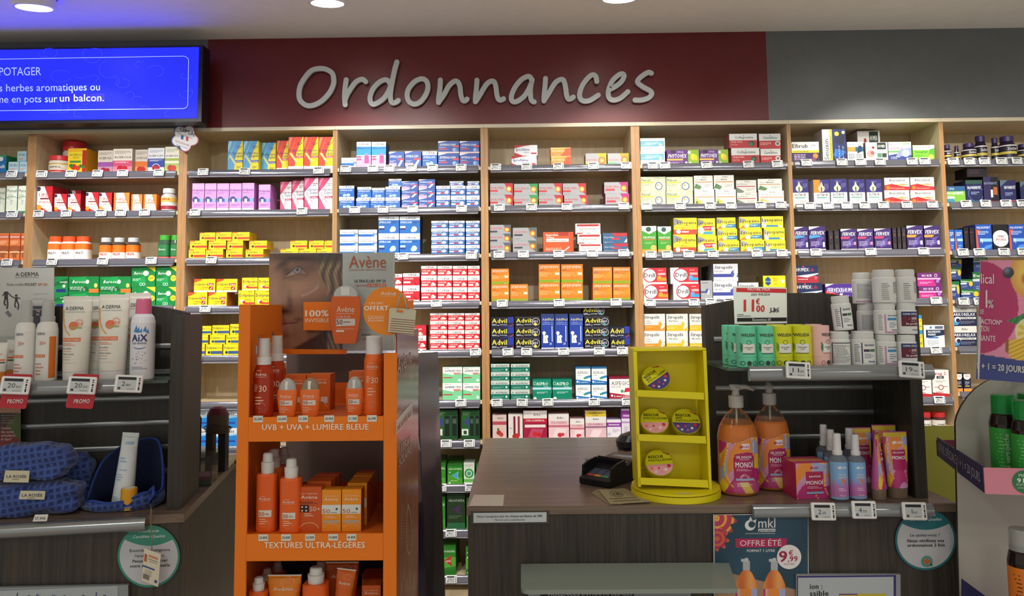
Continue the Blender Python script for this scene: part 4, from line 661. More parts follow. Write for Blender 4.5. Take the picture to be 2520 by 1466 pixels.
wall(2,1,'purp 472 502 451 514;purp 503 532 451 514;purp 533 563 451 514;purp 564 594 451 514;purp 595 625 450 514;purp 636 665 454 513;liqP 689 717 447 513 r4;liqP 718 747 443 513 r4;liqP 748 783 437 513;liqP 784 818 437 513')
wall(2,2,J(('dolY 464 505 613 632;dolY 506 549 613 632;dolY 556 597 613 632;dolY 604 648 613 632','dolY 467 509 592 612;dolY 513 556 592 612;dolY 559 598 592 612;dolY 613 657 592 612','dolY 491 530 572 591;dolY 531 570 571 591;dolY 571 614 571 591','dolY 690 735 612 632;dolY 736 778 612 632;dolY 779 819 612 632;dolY 714 756 592 611;dolY 760 797 592 611;dolY 798 818 592 611')))
wall(2,3,J(('dolT 462 510 719 750;dolT 512 558 719 750;dolT 477 530 686 718;dolT 532 584 686 718','dolG 586 626 714 750;dolG 627 668 714 750;dolG 595 634 683 713;dolG 635 674 683 713')))
wall(2,4,J(('dolB 462 504 847 870;dolB 506 547 847 870;dolB 549 590 847 870','dolB 470 512 824 846;dolB 516 554 824 846;dolB 556 596 824 846','dolB 476 520 802 823;dolB 522 564 800 823;dolB 566 606 797 823')))
wall(2,6,cols('nipa', '462-513 515-586 588-650', '1010-1052 1053-1095'))
wall(3,0,J(('effW 840 877 388 409;effT 877 913 349 409;effT 914 950 349 409;effM 957 995 373 409;effM 996 1037 372 409;effB 1039 1076 372 408', cols('effN', '1078-1130 1131-1180', '347-376 377-408'))))
wall(3,1,J((cols('effB', '834-872', '457-486 487-509'), 'effB 876 910 488 509;effB 911 947 488 509;effB 948 985 488 509;effB 879 914 460 487;effB 915 947 462 487;effB 948 985 459 487;effB 956 993 440 458', cols('effM', '988-1029', '446-465 466-486 487-508'), cols('effM', '1030-1071', '441-463 464-486 487-508'), cols('effS', '1073-1108 1109-1146 1147-1181', '457-483 484-508'), 'effS 1106 1141 446 456;effS 1150 1180 446 456')))
wall(3,2,J((cols('effW', '836-881 882-928', '565-586 587-608 609-624'), cols('effU', '931-982 983-1034', '532-579 580-623'), cols('effS', '1061-1103 1104-1144 1146-1181', '543-563 564-584 585-604 605-623'))))
wall(3,3,J(('dafR 946 990 674 706;dafR 946 990 707 740', cols('dafG', '991-1033', '672-706 707-740'), cols('dafR', '1036-1075 1076-1113 1114-1150 1151-1181', '654-681 682-710 711-740'))))
wall(3,4,J(('codR 1012 1049 800 829;dafR 1010 1049 830 860', cols('dafR', '1058-1101 1102-1143 1144-1181', '770-791 792-814 815-837 838-859'))))
wall(3,5,J(('aspV 1040 1060 924 983', cols('aspU', '1089-1138 1139-1182', '903-941 942-983'))))
wall(3,6,'nicB 1010 1058 1010 1082;nicB 1065 1127 1008 1082;nicB 1135 1181 1008 1082')
wall(3,7,'nicG 1060 1097 1140 1192;nicG 1101 1139 1142 1192;nicW 1141 1168 1138 1192;nicG 1060 1097 1128 1188 r12;nicG 1101 1139 1130 1188 r12;nicG 1172 1190 1142 1192')
wall(3,8,'nicG 1056 1096 1222 1302;nicD 1100 1145 1215 1302;nicG 1148 1184 1225 1302')
wall(3,9,'nicP 1080 1122 1341 1412;nicP 1085 1127 1328 1408 r12;nicP 1034 1068 1345 1412;nicP 1146 1184 1345 1412')
wall(4,0,'ipro 1259 1321 383 404;ipro 1266 1323 357 382;prop 1356 1406 384 404;prop 1355 1405 363 383;nurY 1441 1493 377 403;nurH 1495 1548 377 403')
wall(4,1,J((cols('nurR', '1206-1263', '451-478 479-503'), cols('nurG', '1265-1324', '452-479 480-503'), 'nurR 1326 1386 480 503;nurR 1388 1447 480 503;nurR 1326 1384 451 479;nurR 1385 1443 451 479', 'nurP 1490 1549 476 503;nurP 1487 1546 448 475')))
wall(4,2,J((cols('nurS', '1206-1258', '553-574 575-596 597-618'), cols('nurC', '1262-1322', '560-591 592-618'), 'ibuO 1337 1412 571 618;ibuW 1425 1482 600 618;ibuW 1421 1480 576 599;ibuW 1416 1478 550 575;ibuB 1484 1546 599 617;ibuB 1483 1544 573 598')))
wall(4,3,J(('spe4 1209 1253 699 736;spe4 1209 1253 661 698;spe4 1256 1300 699 736', cols('spe4', '1326-1379 1381-1435', '650-694 695-736'), cols('spe2', '1459-1507 1509-1552', '657-696 697-736'))))
wall(4,4,J((cols('advi', '1208-1265', '780-804 805-830 831-856'), cols('advC', '1268-1329', '779-804 805-830 831-856'), 'advM 1332 1365 772 856;advM 1366 1399 772 856;advM 1402 1436 772 856', cols('advD', '1438-1499', '779-804 805-830 831-856'), 'advi 1502 1551 832 856;advi 1500 1550 803 831', 'advD 1433 1488 752 778')))
wall(4,5,J((cols('aspG', '1208-1254 1257-1304', '895-916 917-937 938-959 960-981'), 'aspT 1311 1357 933 981;aspT 1360 1408 933 981', cols('aspB', '1417-1454 1456-1494', '903-942 943-981'), 'aspR 1500 1551 928 981')))
wall(4,6,'cysA 1212 1247 1020 1076;cysB 1251 1287 1018 1076;cysC 1288 1347 1010 1076;cysD 1350 1401 1018 1076;cysD 1403 1439 1030 1076;cysE 1441 1493 1010 1076;femA 1494 1529 1032 1076;femB 1530 1551 1005 1076')
wall(5,0,J((cols('colB', '1576-1637', '340-370 371-400'), 'phtx 1641 1721 369 400;phtx 1722 1793 368 400;colg 1800 1870 364 399;colg 1795 1864 329 363;cant 1872 1922 366 399;cant 1866 1922 329 365')))
wall(5,1,J((cols('phox', '1577-1639 1640-1706', '435-469 470-500'), 'actG 1708 1755 432 465;actG 1757 1807 431 465;actY 1709 1759 466 500;actY 1761 1812 466 500;actR 1814 1864 474 499;actR 1812 1862 443 473;actY 1867 1930 469 499;actG 1865 1925 440 468')))
wall(5,2,J(('oroG 1580 1617 556 617;oroG 1619 1653 557 617;lysR 1657 1714 577 616;lysR 1658 1716 536 576;lysC 1717 1765 580 616;lysC 1717 1761 537 579','lysB 1768 1820 592 616;lysB 1766 1815 563 591;lysB 1764 1811 535 562;lysB 1823 1882 590 616;lysB 1821 1876 562 589;lysB 1819 1872 533 561','lysD 1884 1934 592 616;lysD 1878 1932 561 591;lysD 1874 1928 532 560')))
wall(5,3,'drlO 1584 1645 699 734;drlO 1582 1641 659 698;drlB 1657 1722 698 734;drlB 1650 1719 658 697;strS 1725 1754 690 734;strB 1755 1816 692 734;strB 1756 1817 649 691;strB 1818 1868 695 734;mega 1880 1934 706 734;mega 1878 1934 678 705;dark 1740 1756 655 734 r12')
wall(5,4,J((cols('strO', '1586-1638', '772-813 814-856'), cols('strY', '1640-1694 1697-1750', '772-813 814-856'))))
wall(5,5,'strO 1590 1650 930 978;strY 1655 1715 930 978')
wall(6,0,'efir 1949 2017 349 393;sinx 2025 2084 318 392;bluW 2086 2126 349 390;humP 2131 2186 350 390;humP 2112 2168 322 388 r12;lash 2187 2244 349 389;sinp 2247 2301 357 390')
wall(6,1,'actr 1951 1991 441 497;acto 2003 2043 442 497;actr 2045 2086 440 497;actr 2091 2130 441 497;actr 2134 2172 441 497;rhin 2177 2239 468 497;rhin 2177 2239 437 467;rhin 2241 2302 468 496;rhin 2241 2300 436 467')
wall(6,2,'ferB 1955 1991 558 612;ferB 1992 2033 557 612;ferM 2070 2110 563 612;ferM 2111 2151 563 612;ferM 2153 2195 562 612;ferO 2233 2274 555 611;ferO 2276 2316 555 611;ferS 2040 2052 567 612;ferS 2054 2067 566 612;ferS 2198 2208 560 612;ferS 2210 2219 559 612;ferS 2221 2231 558 612')
wall(6,3,'hume 1960 2025 696 733;hume 1959 2015 653 695;ferR 2032 2104 698 733;noru 2262 2320 704 732;noru 2258 2316 671 703')
wall(6,4,'magy 2250 2272 812 852;magy 2248 2270 775 811;magn 2275 2326 800 852')
wall(6,5,'mag2 2252 2294 912 976;mag2 2296 2338 910 976')
wall(6,6,'redj 2268 2298 1015 1047;redj 2301 2334 1015 1047')
wall(7,0,'zzz 2327 2346 355 388;zzz 2378 2412 350 390;zzz 2408 2445 332 388 r6;zzz 2446 2470 338 388 r3;zzz 2472 2513 332 388;zzz 2514 2545 352 388;zzz 2352 2376 358 388 r5')
wall(7,1,'norm 2331 2377 458 494;nova 2378 2420 443 493;novc 2422 2460 435 493;novb 2463 2502 443 493;novb 2512 2550 446 493;dark 2380 2430 412 440')
wall(7,2,'vals 2336 2350 565 612;vals 2351 2371 565 612;dark 2374 2386 560 612;dark 2388 2400 560 612;valx 2403 2443 552 611;offr 2445 2483 552 611;valx 2485 2525 552 611')
wall(7,3,'euph 2340 2368 634 656 r5;euph 2340 2366 657 686 r5;euph 2364 2395 687 711;euph 2366 2410 712 734;euph 2341 2363 692 734;euwh 2396 2432 632 668 r6;euwh 2396 2434 669 734 r6')
wall(7,4,'arkr 2348 2406 802 850;arkr 2346 2405 752 800')
wall(7,5,'nvty 2352 2370 920 960;nvty 2372 2391 920 960')
# ---------------------------------------------------------------- electronic price tags on the rails
TAGS = {(0,0):'29',(0,1):'30',(0,2):'17',(1,0):'103 175 240 302 391',(1,1):'95 163 249 297 356',(1,2):'128 253 372',(2,0):'500 602 784',(2,1):'480 743',(2,2):'520',(2,3):'505',(2,4):'484',
 (3,0):'851 918 958 1013 1065 1135',(3,1):'873 943 1016 1136',(3,2):'992 1160',(3,3):'1074',(3,4):'1026 1170',(3,5):'1134',(3,6):'1098 1155',(3,7):'1085 1158',(3,8):'1064 1110',(3,9):'1111',
 (4,0):'1220 1296 1374 1460 1541',(4,1):'1229 1308 1395 1535',(4,2):'1228 1288 1375 1458 1535',(4,3):'1236 1376 1516',(4,4):'1250 1296 1387 1475 1532',(4,5):'1223 1285 1348 1462 1544',
 (5,0):'1607 1636 1739 1842 1913',(5,1):'1591 1674 1748 1799 1872 1922',(5,2):'1602 1642 1695 1755 1863 1925',(5,3):'1600 1708 1750 1795',(5,4):'1604 1690',
 (6,0):'1985 2072 2118 2166 2245 2276',(6,1):'1993 2038 2084 2128 2174 2232 2295',(6,2):'2008 2143 2273',(6,3):'2304',(6,4):'2304',(6,5):'2312',(7,0):'2346 2386 2423 2465 2503',(7,1):'2378 2426 2476 2516',(7,2):'2370 2410 2471 2518',(7,3):'2372 2410'}
PRICES = ['4.80','6.20','7.50','2.18','11.90','9.40','3.60','8.30','12.50','5.10']
def tag_meshes(w, h, price):
    A = MB(); A.rbox((-w/2, -.004, -h/2), (w/2, .004, h/2), M('eeeeee', .3), .0025)
    f = lambda e: (lambda u, v: ((u-.5)*w, -.004-e, (v-.5)*h))
    A.patch([(.82,.12),(.95,.12),(.95,.88),(.82,.88)], M('e2e4e4'), f(.0002))
    for a, b in ((.14,.32),(.36,.42),(.46,.6),(.66,.72),(.76,.84)): A.patch([(.86,a),(.92,a),(.92,b),(.86,b)], M('22242a'), f(.0003))
    B = MB(); B.patch([(.1,.12),(.78,.12),(.78,.88),(.1,.88)], M('c3c8c8', .25), f(.0003)); B.patch([(.12,.72),(.76,.72),(.76,.88),(.12,.88)], M('22242a'), f(.0004))
    a, b = price.split('.')
    B.text(a, .26+(.04 if a == '1' else 0), .26+.13*len(a), .36, .26, M('303236'), f(.0005), 0); B.text(b, .29+.13*len(a), .45+.13*len(a), .36, .13, M('303236'), f(.0005), 0)
    B.patch([(.14,.16),(.24,.16),(.24,.3),(.14,.3)], M('44474c'), f(.0004)); B.patch([(.45,.18),(.72,.18),(.72,.22),(.45,.22)], M('8c9090'), f(.0004))
    return A.mesh('housing'), B.mesh('display')
_tm = [tag_meshes(.057, .038, p) for p in PRICES]
TN = ['first', 'second', 'third', 'fourth', 'fifth', 'sixth', 'seventh']
def price_tag(meshes, loc, rot, label, group, parent=None):
    o = bpy.data.objects.new('price_tag', None); COL.objects.link(o); o.location = loc; o.rotation_euler = rot; o.empty_display_size = .02
    for nm, me in zip(('housing', 'display'), meshes):
        p = bpy.data.objects.new(nm, me); COL.objects.link(p); p.parent = o
    return tag(o, label, 'price tag', group)
n = 0
for (b, s), xs in TAGS.items():
    xs = xs.split()
    for i, x in enumerate(xs):
        x = float(x); c = P(x, RAIL[b][s]+3, YF-.019); n += 1
        lab = 'white electronic price tag, '+(TN[i]+' from left' if len(xs) > 1 else 'the only one')+', rail of '+SHN[s]+', '+BN[b]
        price_tag(_tm[(n*7+s) % 10], (c.x, YF-.019, SHZ[b][s]-.008), (math.radians(-12), math.radians(random.uniform(-2, 2)), math.radians(random.uniform(-4, 4))), lab, 'electronic price tags on the wall rails')
# ================================================================ counters
ZC, YC = .98, 2.012
def pf(Y, e=0.): return lambda u, v: tuple(P(u, -v, Y-e))        # pixel plane at depth Y, v = -py
def T(mb, s, x0, x1, y, h, hexc, Y, e=.001, bold=0, ital=0, sl=-.010, fn=None, res=2):
    g = fn or pf(Y, e); mb.text(s, x0, x1, -y, h, M(hexc, .45), lambda u, v: g(u, v-sl*(u-x0)), bold, ital, res)
def rect(mb, x0, y0, x1, y1, hexc, Y, e=.0005, fn=None, sl=-.010, rough=.45):
    g = fn or pf(Y, e); a = -sl*(x1-x0)
    mb.patch([(x0,-y1),(x1,-y1+a),(x1,-y0+a),(x0,-y0)], M(hexc, rough), g)
def span(x0, x1, yt, yb, Y):
    a, b = P(x0, yb, Y), P(x1, yb, Y); c = P((x0+x1)/2, yb, Y); return (a.x+b.x)/2, c.z, b.x-a.x, P((x0+x1)/2, yt, Y).z-c.z
XL, XR = -.146, 1.124
ctr = empty('service_counter', (0, 0, 0), 'dark wooden service counter with card terminal and yellow display on top', 'counter')
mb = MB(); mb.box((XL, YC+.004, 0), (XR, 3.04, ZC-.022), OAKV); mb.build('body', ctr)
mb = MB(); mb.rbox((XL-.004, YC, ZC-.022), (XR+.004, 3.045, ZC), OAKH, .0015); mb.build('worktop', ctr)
# left counter frame
C0 = Vector((-.875, 1.969, 0)); LU = Vector((-.9836, -.1805, 0)); LB = Vector((-.1805, .9836, 0)); LR = math.atan2(.1805, .9836)
def LW(u, b, z): return C0 + LU*u + LB*b + Vector((0, 0, z))     # u: leftwards, b: backwards
def PLn(px, py, b): return PP(px, py, LW(0, b, 0), LB)
def lf(b): return lambda u, v: tuple(PLn(u, -v, b))
FL = lambda v: LW(v.x, v.y, v.z)
def lbox(mb, u0, b0, z0, u1, b1, z1, m):
    V = [LW(u, b, z) for z in (z0, z1) for u, b in ((u0,b0),(u1,b0),(u1,b1),(u0,b1))]
    for f in [(0,1,2,3),(7,6,5,4),(0,4,5,1),(1,5,6,2),(2,6,7,3),(3,7,4,0)]: mb.add([V[i] for i in f], [(0,1,2,3)], m)
lct = empty('service_counter', (0, 0, 0), 'dark wooden counter carrying sun creams and blue waffle pouches', 'counter')
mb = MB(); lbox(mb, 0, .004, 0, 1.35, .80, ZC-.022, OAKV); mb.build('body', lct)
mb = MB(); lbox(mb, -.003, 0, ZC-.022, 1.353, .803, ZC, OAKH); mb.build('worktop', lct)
STRIP = M('a8acae', .3, .6)
RAILG = M('8f9496', .18, .3, spec=.7)
def rail(mb, p0, p1, back, prof, m):
    """extrudes profile (back, z) from p0 to p1; back: unit vector away from the viewer"""
    A = [p0+back*a+Vector((0,0,z)) for a, z in prof]; B = [p1+back*a+Vector((0,0,z)) for a, z in prof]; n = len(prof)
    mb.add(A+B, [(j, (j+1)%n, (j+1)%n+n, j+n) for j in range(n)], m, True); mb.add(A, [tuple(range(n))], m); mb.add(B, [tuple(range(n))], m)
PROF = [(.012,-.040),(0,-.042),(-.008,-.036),(-.011,-.024),(-.008,-.010),(-.002,0),(.004,.004),(.012,.004)]
GLASS = M('b8d0c6', .05, 0, .85, ior=1.3)
# ---------------------------------------------------------------- slatted display units on the counters
du = empty('slatwall_display', (0, 0, 0), 'arched dark slatted display unit standing on the counter beside the yellow stand', 'display unit')
YB = 2.285; xl = P(1738, 900, YB).x; xr = 1.047
def archz(px, side):
    return 0
top = [P(x, y, YB) for x, y in ((1738,752),(1804,739),(1870,728),(1936,721),(2000,720),(2050,723),(2101,731),(2180,741),(2240,751))]
mb = MB(); outl = [Vector((xl, YB, ZC+.0006)), Vector((xr, YB, ZC+.0006)), Vector((xr, YB, top[-1].z))] + [q for q in top[::-1] if q.x < xr]
outl[-1].x = xl
mb.prism(outl, (0, .045, 0), OAKI); mb.build('back_panel', du)
mb = MB(); zt = P(2260, 752, 2.065).z; mb.box((xr, 2.065, ZC+.0006), (xr+.033, 2.33, zt), OAKI); mb.build('side_panel', du)
for px, py in ((1990, 832), (1990, 893), (1990, 953), (1990, 1014), (1990, 1073), (1990, 1132)):
    z = P(px, py, YB).z; mb = MB(); rail(mb, Vector((xl+.025, YB, z)), Vector((xr-.001, YB, z)), Vector((0,1,0)), [(0,-.008),(-.003,-.007),(-.003,.005),(0,.008)], STRIP); mb.build('slat_rail', du)
zs = P(2050, 903, 2.0).z; xs0 = P(1790, 900, 2.0).x
mb = MB(); mb.prism([Vector(q) for q in ((xs0, 2.0, zs), (xr-.002, 2.0, zs), (xr-.002, YB-.003, zs), (xs0-.0, YB-.003, zs))], (0, 0, -.007), GLASS); gs = mb.build('glass_shelf', du)
mb = MB(); rail(mb, Vector((P(1842,905,1.99).x, 1.985, zs+.002)), Vector((xr+.02, 1.985, zs+.002)), Vector((0,1,0)), [(a, z*.85) for a, z in PROF], RAILG); mb.build('price_rail', gs)
mb = MB(); xa = P(1847, 1250, YC).x; xb = P(2285, 1250, YC).x
rail(mb, Vector((xa, YC-.020, ZC+.002)), Vector((xb, YC-.020, ZC+.002)), Vector((0,1,0)), [(q_, z_*.72) for q_, z_ in PROF], RAILG); mb.build('price_rail', ctr)
ld = empty('slatwall_display', (0, 0, 0), 'arched dark slatted display unit holding sun creams on a glass shelf', 'display unit')
bb = .205
mb = MB(); tp = [PLn(x, y, bb) for x, y in ((-30,790),(60,766),(140,753),(240,747),(310,748),(373,753),(415,759))]
ur = .051
def luv(p): d = p-C0; return d.dot(LU), d.z
pl = [(1.16, ZC+.0006), (ur, ZC+.0006), (ur, luv(tp[-1])[1]-.012)] + [luv(p) for p in tp[::-1]][0:] + [(1.16, luv(tp[0])[1]-.04)]
mb.prism([LW(u, bb, z) for u, z in pl], LB*.04, OAKI); mb.build('back_panel', ld)
zt = PLn(415, 777, .042).z
mb = MB(); lbox(mb, .017, .042, ZC+.0006, .051, .245, zt, OAKI); mb.build('side_panel', ld)
for py in (851, 914, 977, 1038, 1098, 1158):
    z = PLn(395, py, bb).z; mb = MB(); rail(mb, LW(1.1, bb, z), LW(ur+.001, bb, z), LB, [(0,-.008),(-.003,-.007),(-.003,.005),(0,.008)], STRIP); mb.build('slat_rail', ld)
zl = PLn(300, 938, .03).z
mb = MB(); mb.prism([LW(1.1,.03,zl), LW(ur+.002,.03,zl), LW(ur+.002,bb-.004,zl), LW(1.1,bb-.004,zl)], (0,0,-.007), GLASS); gl = mb.build('glass_shelf', ld)
u1 = luv(PLn(345, 940, .02))[0]
mb = MB(); rail(mb, LW(1.1,.018,zl+.004), LW(u1,.018,zl+.004), LB, [(a, z*.8) for a, z in PROF], RAILG); mb.build('price_rail', gl)
mb = MB(); u1 = luv(PLn(368, 1270, 0))[0]
pr = [(.0,-.03)]+[(-.017+.017*math.cos(t), -.014+.018*math.sin(t)) for t in [math.pi*1.5-math.pi*k/10 for k in range(11)]]
rail(mb, LW(1.3,-.006,ZC), LW(u1,-.006,ZC), LB, pr, M('9a9ea0', .22, .75)); mb.build('price_rail', lct)
# ================================================================ products
def sfun(rings, e=2., off=(0, 0), eps=.0006):
    """front surface of a loft as fn(x, z)"""
    def g(x, z):
        for a, b in zip(rings, rings[1:]):
            if z <= b[0] or b is rings[-1]: break
        t = 0 if b[0] == a[0] else max(0, min(1, (z-a[0])/(b[0]-a[0])))
        rx = a[1]+(b[1]-a[1])*t; ry = a[2]+(b[2]-a[2])*t
        q = min(.999, abs(x-off[0])/rx); return (x, off[1]-ry*(1-q**e)**(1/e)-eps, z)
    return g
def lab(mb, x0, z0, x1, z1, hexc, g, n=10, nv=1, rough=.4): mb.gridpatch(x0, z0, x1, z1, M(hexc, rough), g, n, nv)
def tx(mb, s, x0, x1, z, h, hexc, g, bold=0, ital=0): 
    q = lambda u, v: (lambda p: (p[0], p[1]-.0004, p[2]))(g(u, v)); mb.text(s, x0, x1, z, h, M(hexc, .4), q, bold, ital, 2)
def bars(mb, x0, x1, z0, z1, n, hexc, g, seed=3):
    rs = random.Random(seed); st = (z1-z0)/n; q = lambda u, v: (lambda p: (p[0], p[1]-.0003, p[2]))(g(u, v))
    for j in range(n):
        z = z1-st*(j+.7); x = x0; end = x0+(x1-x0)*rs.uniform(.6, 1)
        while x < end:
            wd = (x1-x0)*rs.uniform(.06, .16); mb.patch([(x,z),(min(end,x+wd),z),(min(end,x+wd),z+st*.4),(x,z+st*.4)], M(hexc, .4), q); x += wd+(x1-x0)*.025
def place(parts, name, loc, label, cat, group=None, rz=0, rot=None):
    o = empty(name, loc, label, cat, group, rz)
    if rot: o.rotation_euler = rot
    made = {}
    for nm, b in parts:
        if '>' in nm: a, c = nm.split('>'); made[c] = b.build(c, made[a])
        else: made[nm] = b.build(nm, o)
    return o
OR = 'e2621c'
# ---- big monoi shower gel bottles
def swirl(u, v, panel=True):
    c = h3('d99ac4')
    a = math.sin(u*6+v*3.2+1.2*math.sin(v*4+.5)); b = math.sin(u*3.2-v*5.5+1.4*math.sin(u*3.5))
    if a > .35: c = h3('e89a4c')
    if a > .75: c = h3('f2d23c')
    if b > .5: c = h3('c0307c')
    if b < -.8: c = h3('a8b0dc')
    if b < -.5 and a < 0: c = h3('f0923c')
    if .02 < abs(a-.35) < .07: c = h3('f6e45a')
    if panel:
        top = .72-.02*math.sin(u*8)
        if .26 < u < .80 and .24 < v < top and not (v > top-.05 and (u < .29 or u > .76)): c = h3('b01f62')
        if .3 < u < .78 and .225 < v < .275: c = h3('8fb0d8')
        d = math.hypot((u-.53)*1.0, (v-.27)*1.5)
        if .07 < d < .13 and v > .275: c = h3('e8b8d0') if (int(d*90)+int(math.atan2(v-.27, u-.53)*7)) % 2 else h3('b01f62')
        if v < .2 and b > -.2 and u > .25: c = mixc(h3('c8508c'), h3('e8c860'), 1 if math.sin(u*12+v*9) > .2 else 0)
        if v > .95-.05*math.sin(u*6): c = None
    return c
MK = (lambda mb, g, x, z, s, hexc: (tx(mb, 'mkl', x, x+s, z, s*.42, hexc, g, .5), mb.disc(x-s*.28, z+s*.14, s*.2, M(hexc), lambda u, v: (lambda p: (p[0], p[1]-.0004, p[2]))(g(u, v)), s*.1, 14), mb.patch([(x-s*.3, z+s*.1), (x-s*.05, z+s*.1), (x-s*.02, z+s*.48), (x-s*.2, z+s*.34)], M(hexc), lambda u, v: (lambda p: (p[0], p[1]-.0005, p[2]))(g(u, v)))))
def monoi(x0, x1, yt, yb, Y, label, spout):
    xc, zb, w, h = span(x0, x1, yt, yb, Y); r = w/2; H = h*.80; zb = ZC+.0006
    R = [(0, r*.86, r*.80), (h*.015, r*.97, r*.9), (h*.05, r, r*.93), (H*.66, r, r*.93), (H*.77, r*.9, r*.84), (H*.86, r*.68, r*.64), (H*.93, r*.42, r*.4), (H*.97, r*.25, r*.25), (H, r*.22, r*.22)]
    A = MB(); A.loft(R, M('ffffff', .04, 0, .96, ior=1.18), 32)
    L = MB(); q = [(a+.002, b*.97, c*.97) for a, b, c in R[:5]] + [(H*.8, r*.8, r*.76)]; L.loft(q, M('fb8c0c', .12, 0, .08, ior=1.33), 32)
    Pm = MB(); W = M('c9c4c0', .35, 0, .15)
    Pm.loft([(H*.985, r*.36, r*.36), (H*1.0, r*.37, r*.37), (H*1.12, r*.37, r*.37), (H*1.125, r*.3, r*.3)], W, 24); Pm.loft([(H*1.125, r*.2, r*.2), (H*1.19, r*.17, r*.17), (H*1.19, r*.26, r*.26), (H*1.215, r*.24, r*.24)], W, 20)
    z = H*1.205; dx, dy = spout; Pm.tube([(-dx*r*.3, -dy*r*.3, z+.003), (0, 0, z+.004), (dx*r*.6, dy*r*.6, z+.004), (dx*r*1.0, dy*r*1.0, z-.006)], [r*.16, r*.15, r*.11, r*.07], W, 10)
    Pm.tube([(0, 0, H), (0, 0, H*.5)], r*.05, M('d8c8a8', .2), 8)
    o = place([('bottle', A), ('liquid', L), ('pump', Pm)], 'shower_gel_bottle', (xc, Y, zb), label, 'bottle', 'orange pump shower gel bottles on the counter')
    g = sfun(R); z0, z1 = h*.03, H*.66
    lb = painted('label', lambda u, v: g((u-.5)*2*r*.985, z0+(z1-z0)*v), 70, 76, lambda u, v: swirl(u, v) or (1, 1, 1), PRINT, o, lambda u, v: swirl(u, v) is not None)
    mb = MB(); X = lambda u: (u-.5)*2*r; Z = lambda v: z0+(z1-z0)*v
    tx(mb, 'GEL DOUCHE', X(.33), X(.72), Z(.635), h*.022, 'ffffff', g, 1); tx(mb, 'SANS SAVON', X(.41), X(.66), Z(.60), h*.014, 'f4d0e0', g)
    tx(mb, 'MONOÏ', X(.31), X(.76), Z(.47), h*.048, 'ffffff', g, .8); bars(mb, X(.33), X(.74), Z(.40), Z(.45), 2, 'f0c0d8', g)
    tx(mb, 'EDITION LIMITEE', X(.33), X(.76), Z(.238), h*.012, 'e8f2fa', g); bars(mb, X(.34), X(.74), Z(.12), Z(.19), 3, 'fff6e8', g)
    mb.gridpatch(X(.47), Z(.80), X(.68), Z(.90), M('f4e8ee'), lambda u, v: (lambda p: (p[0], p[1]-.0003, p[2]))(g(u, v)), 4)
    MK(mb, g, X(.5), Z(.82), (X(.66)-X(.5)), 'b01f62'); mb.build('print', lb)
    return o
monoi(1771, 1868, 968, 1234, 2.14, 'orange shower gel pump bottle next to the yellow stand, spout turned sideways', (.95, .1))
monoi(1868, 1940, 962, 1222, 2.16, 'orange shower gel pump bottle behind, between its twin and the soap boxes', (.1, -.9)) if 0 else monoi(1850, 1939, 962, 1221, 2.195, 'orange shower gel pump bottle behind its twin, beside the soap boxes', (-.2, -.95)).location.__setitem__(0, P(1897, 1221, 2.195).x+.006)
# ---- soap cartons
def soap(w, d, h):
    A = MB(); A.box((-w/2, 0, 0), (w/2, d, h), M('b82c5c', .4)); return A
xc, zb, w, h = span(1951, 2037, 1142, 1229, 2.09)
soapn = ['front soap box of the row, patterned pink with white lettering', 'second soap box of the row, behind the front one', 'third soap box of the row behind the bottles', 'rearmost soap box of the row against the slats']
for i in range(3):
    o = empty('soap_carton', (xc-.002*i, 2.065+.0295*i, ZC+.0006+.0), soapn[i], 'carton', 'row of patterned soap boxes on the counter', rz=.10)
    mb = MB(); mb.box((-w/2, 0, 0), (w/2, .027, h), [M('b82c5c')]*2+[M('c0407c')]+[M('b82c5c')]*3); mb.box((-w/2, .001, h), (w/2, .026, h+.0004), M('e8a05c' if i % 2 else 'd8507c')); mb.build('box', o)
    g = lambda x, z: (x, -.0008, z)
    lb = painted('label', lambda u, v: ((u-.5)*w, -.0006, v*h), 40, 40, lambda u, v: h3('b01f52') if .28 < u < .82 and .12 < v < .76 else swirl(u*1.1+.2, v*.8+.1, False), PRINT, o)
    mb = MB(); tx(mb, 'SAVON', -.12*w, .22*w, .6*h, .05*h, 'ffffff', g, 1); tx(mb, 'MONOÏ', -.2*w, .3*w, .4*h, .11*h, 'ffffff', g, .8); bars(mb, -.18*w, .28*w, .28*h, .36*h, 2, 'f0c0d8', g); mb.patch([(-.2*w,.14*h),(.3*w,.14*h),(.3*w,.2*h),(-.2*w,.2*h)], M('8fb0d8'), lambda x, z: (x, -.001, z)); MK(mb, g, 0, .84*h, .16*w, 'b01f52'); mb.build('print', lb)
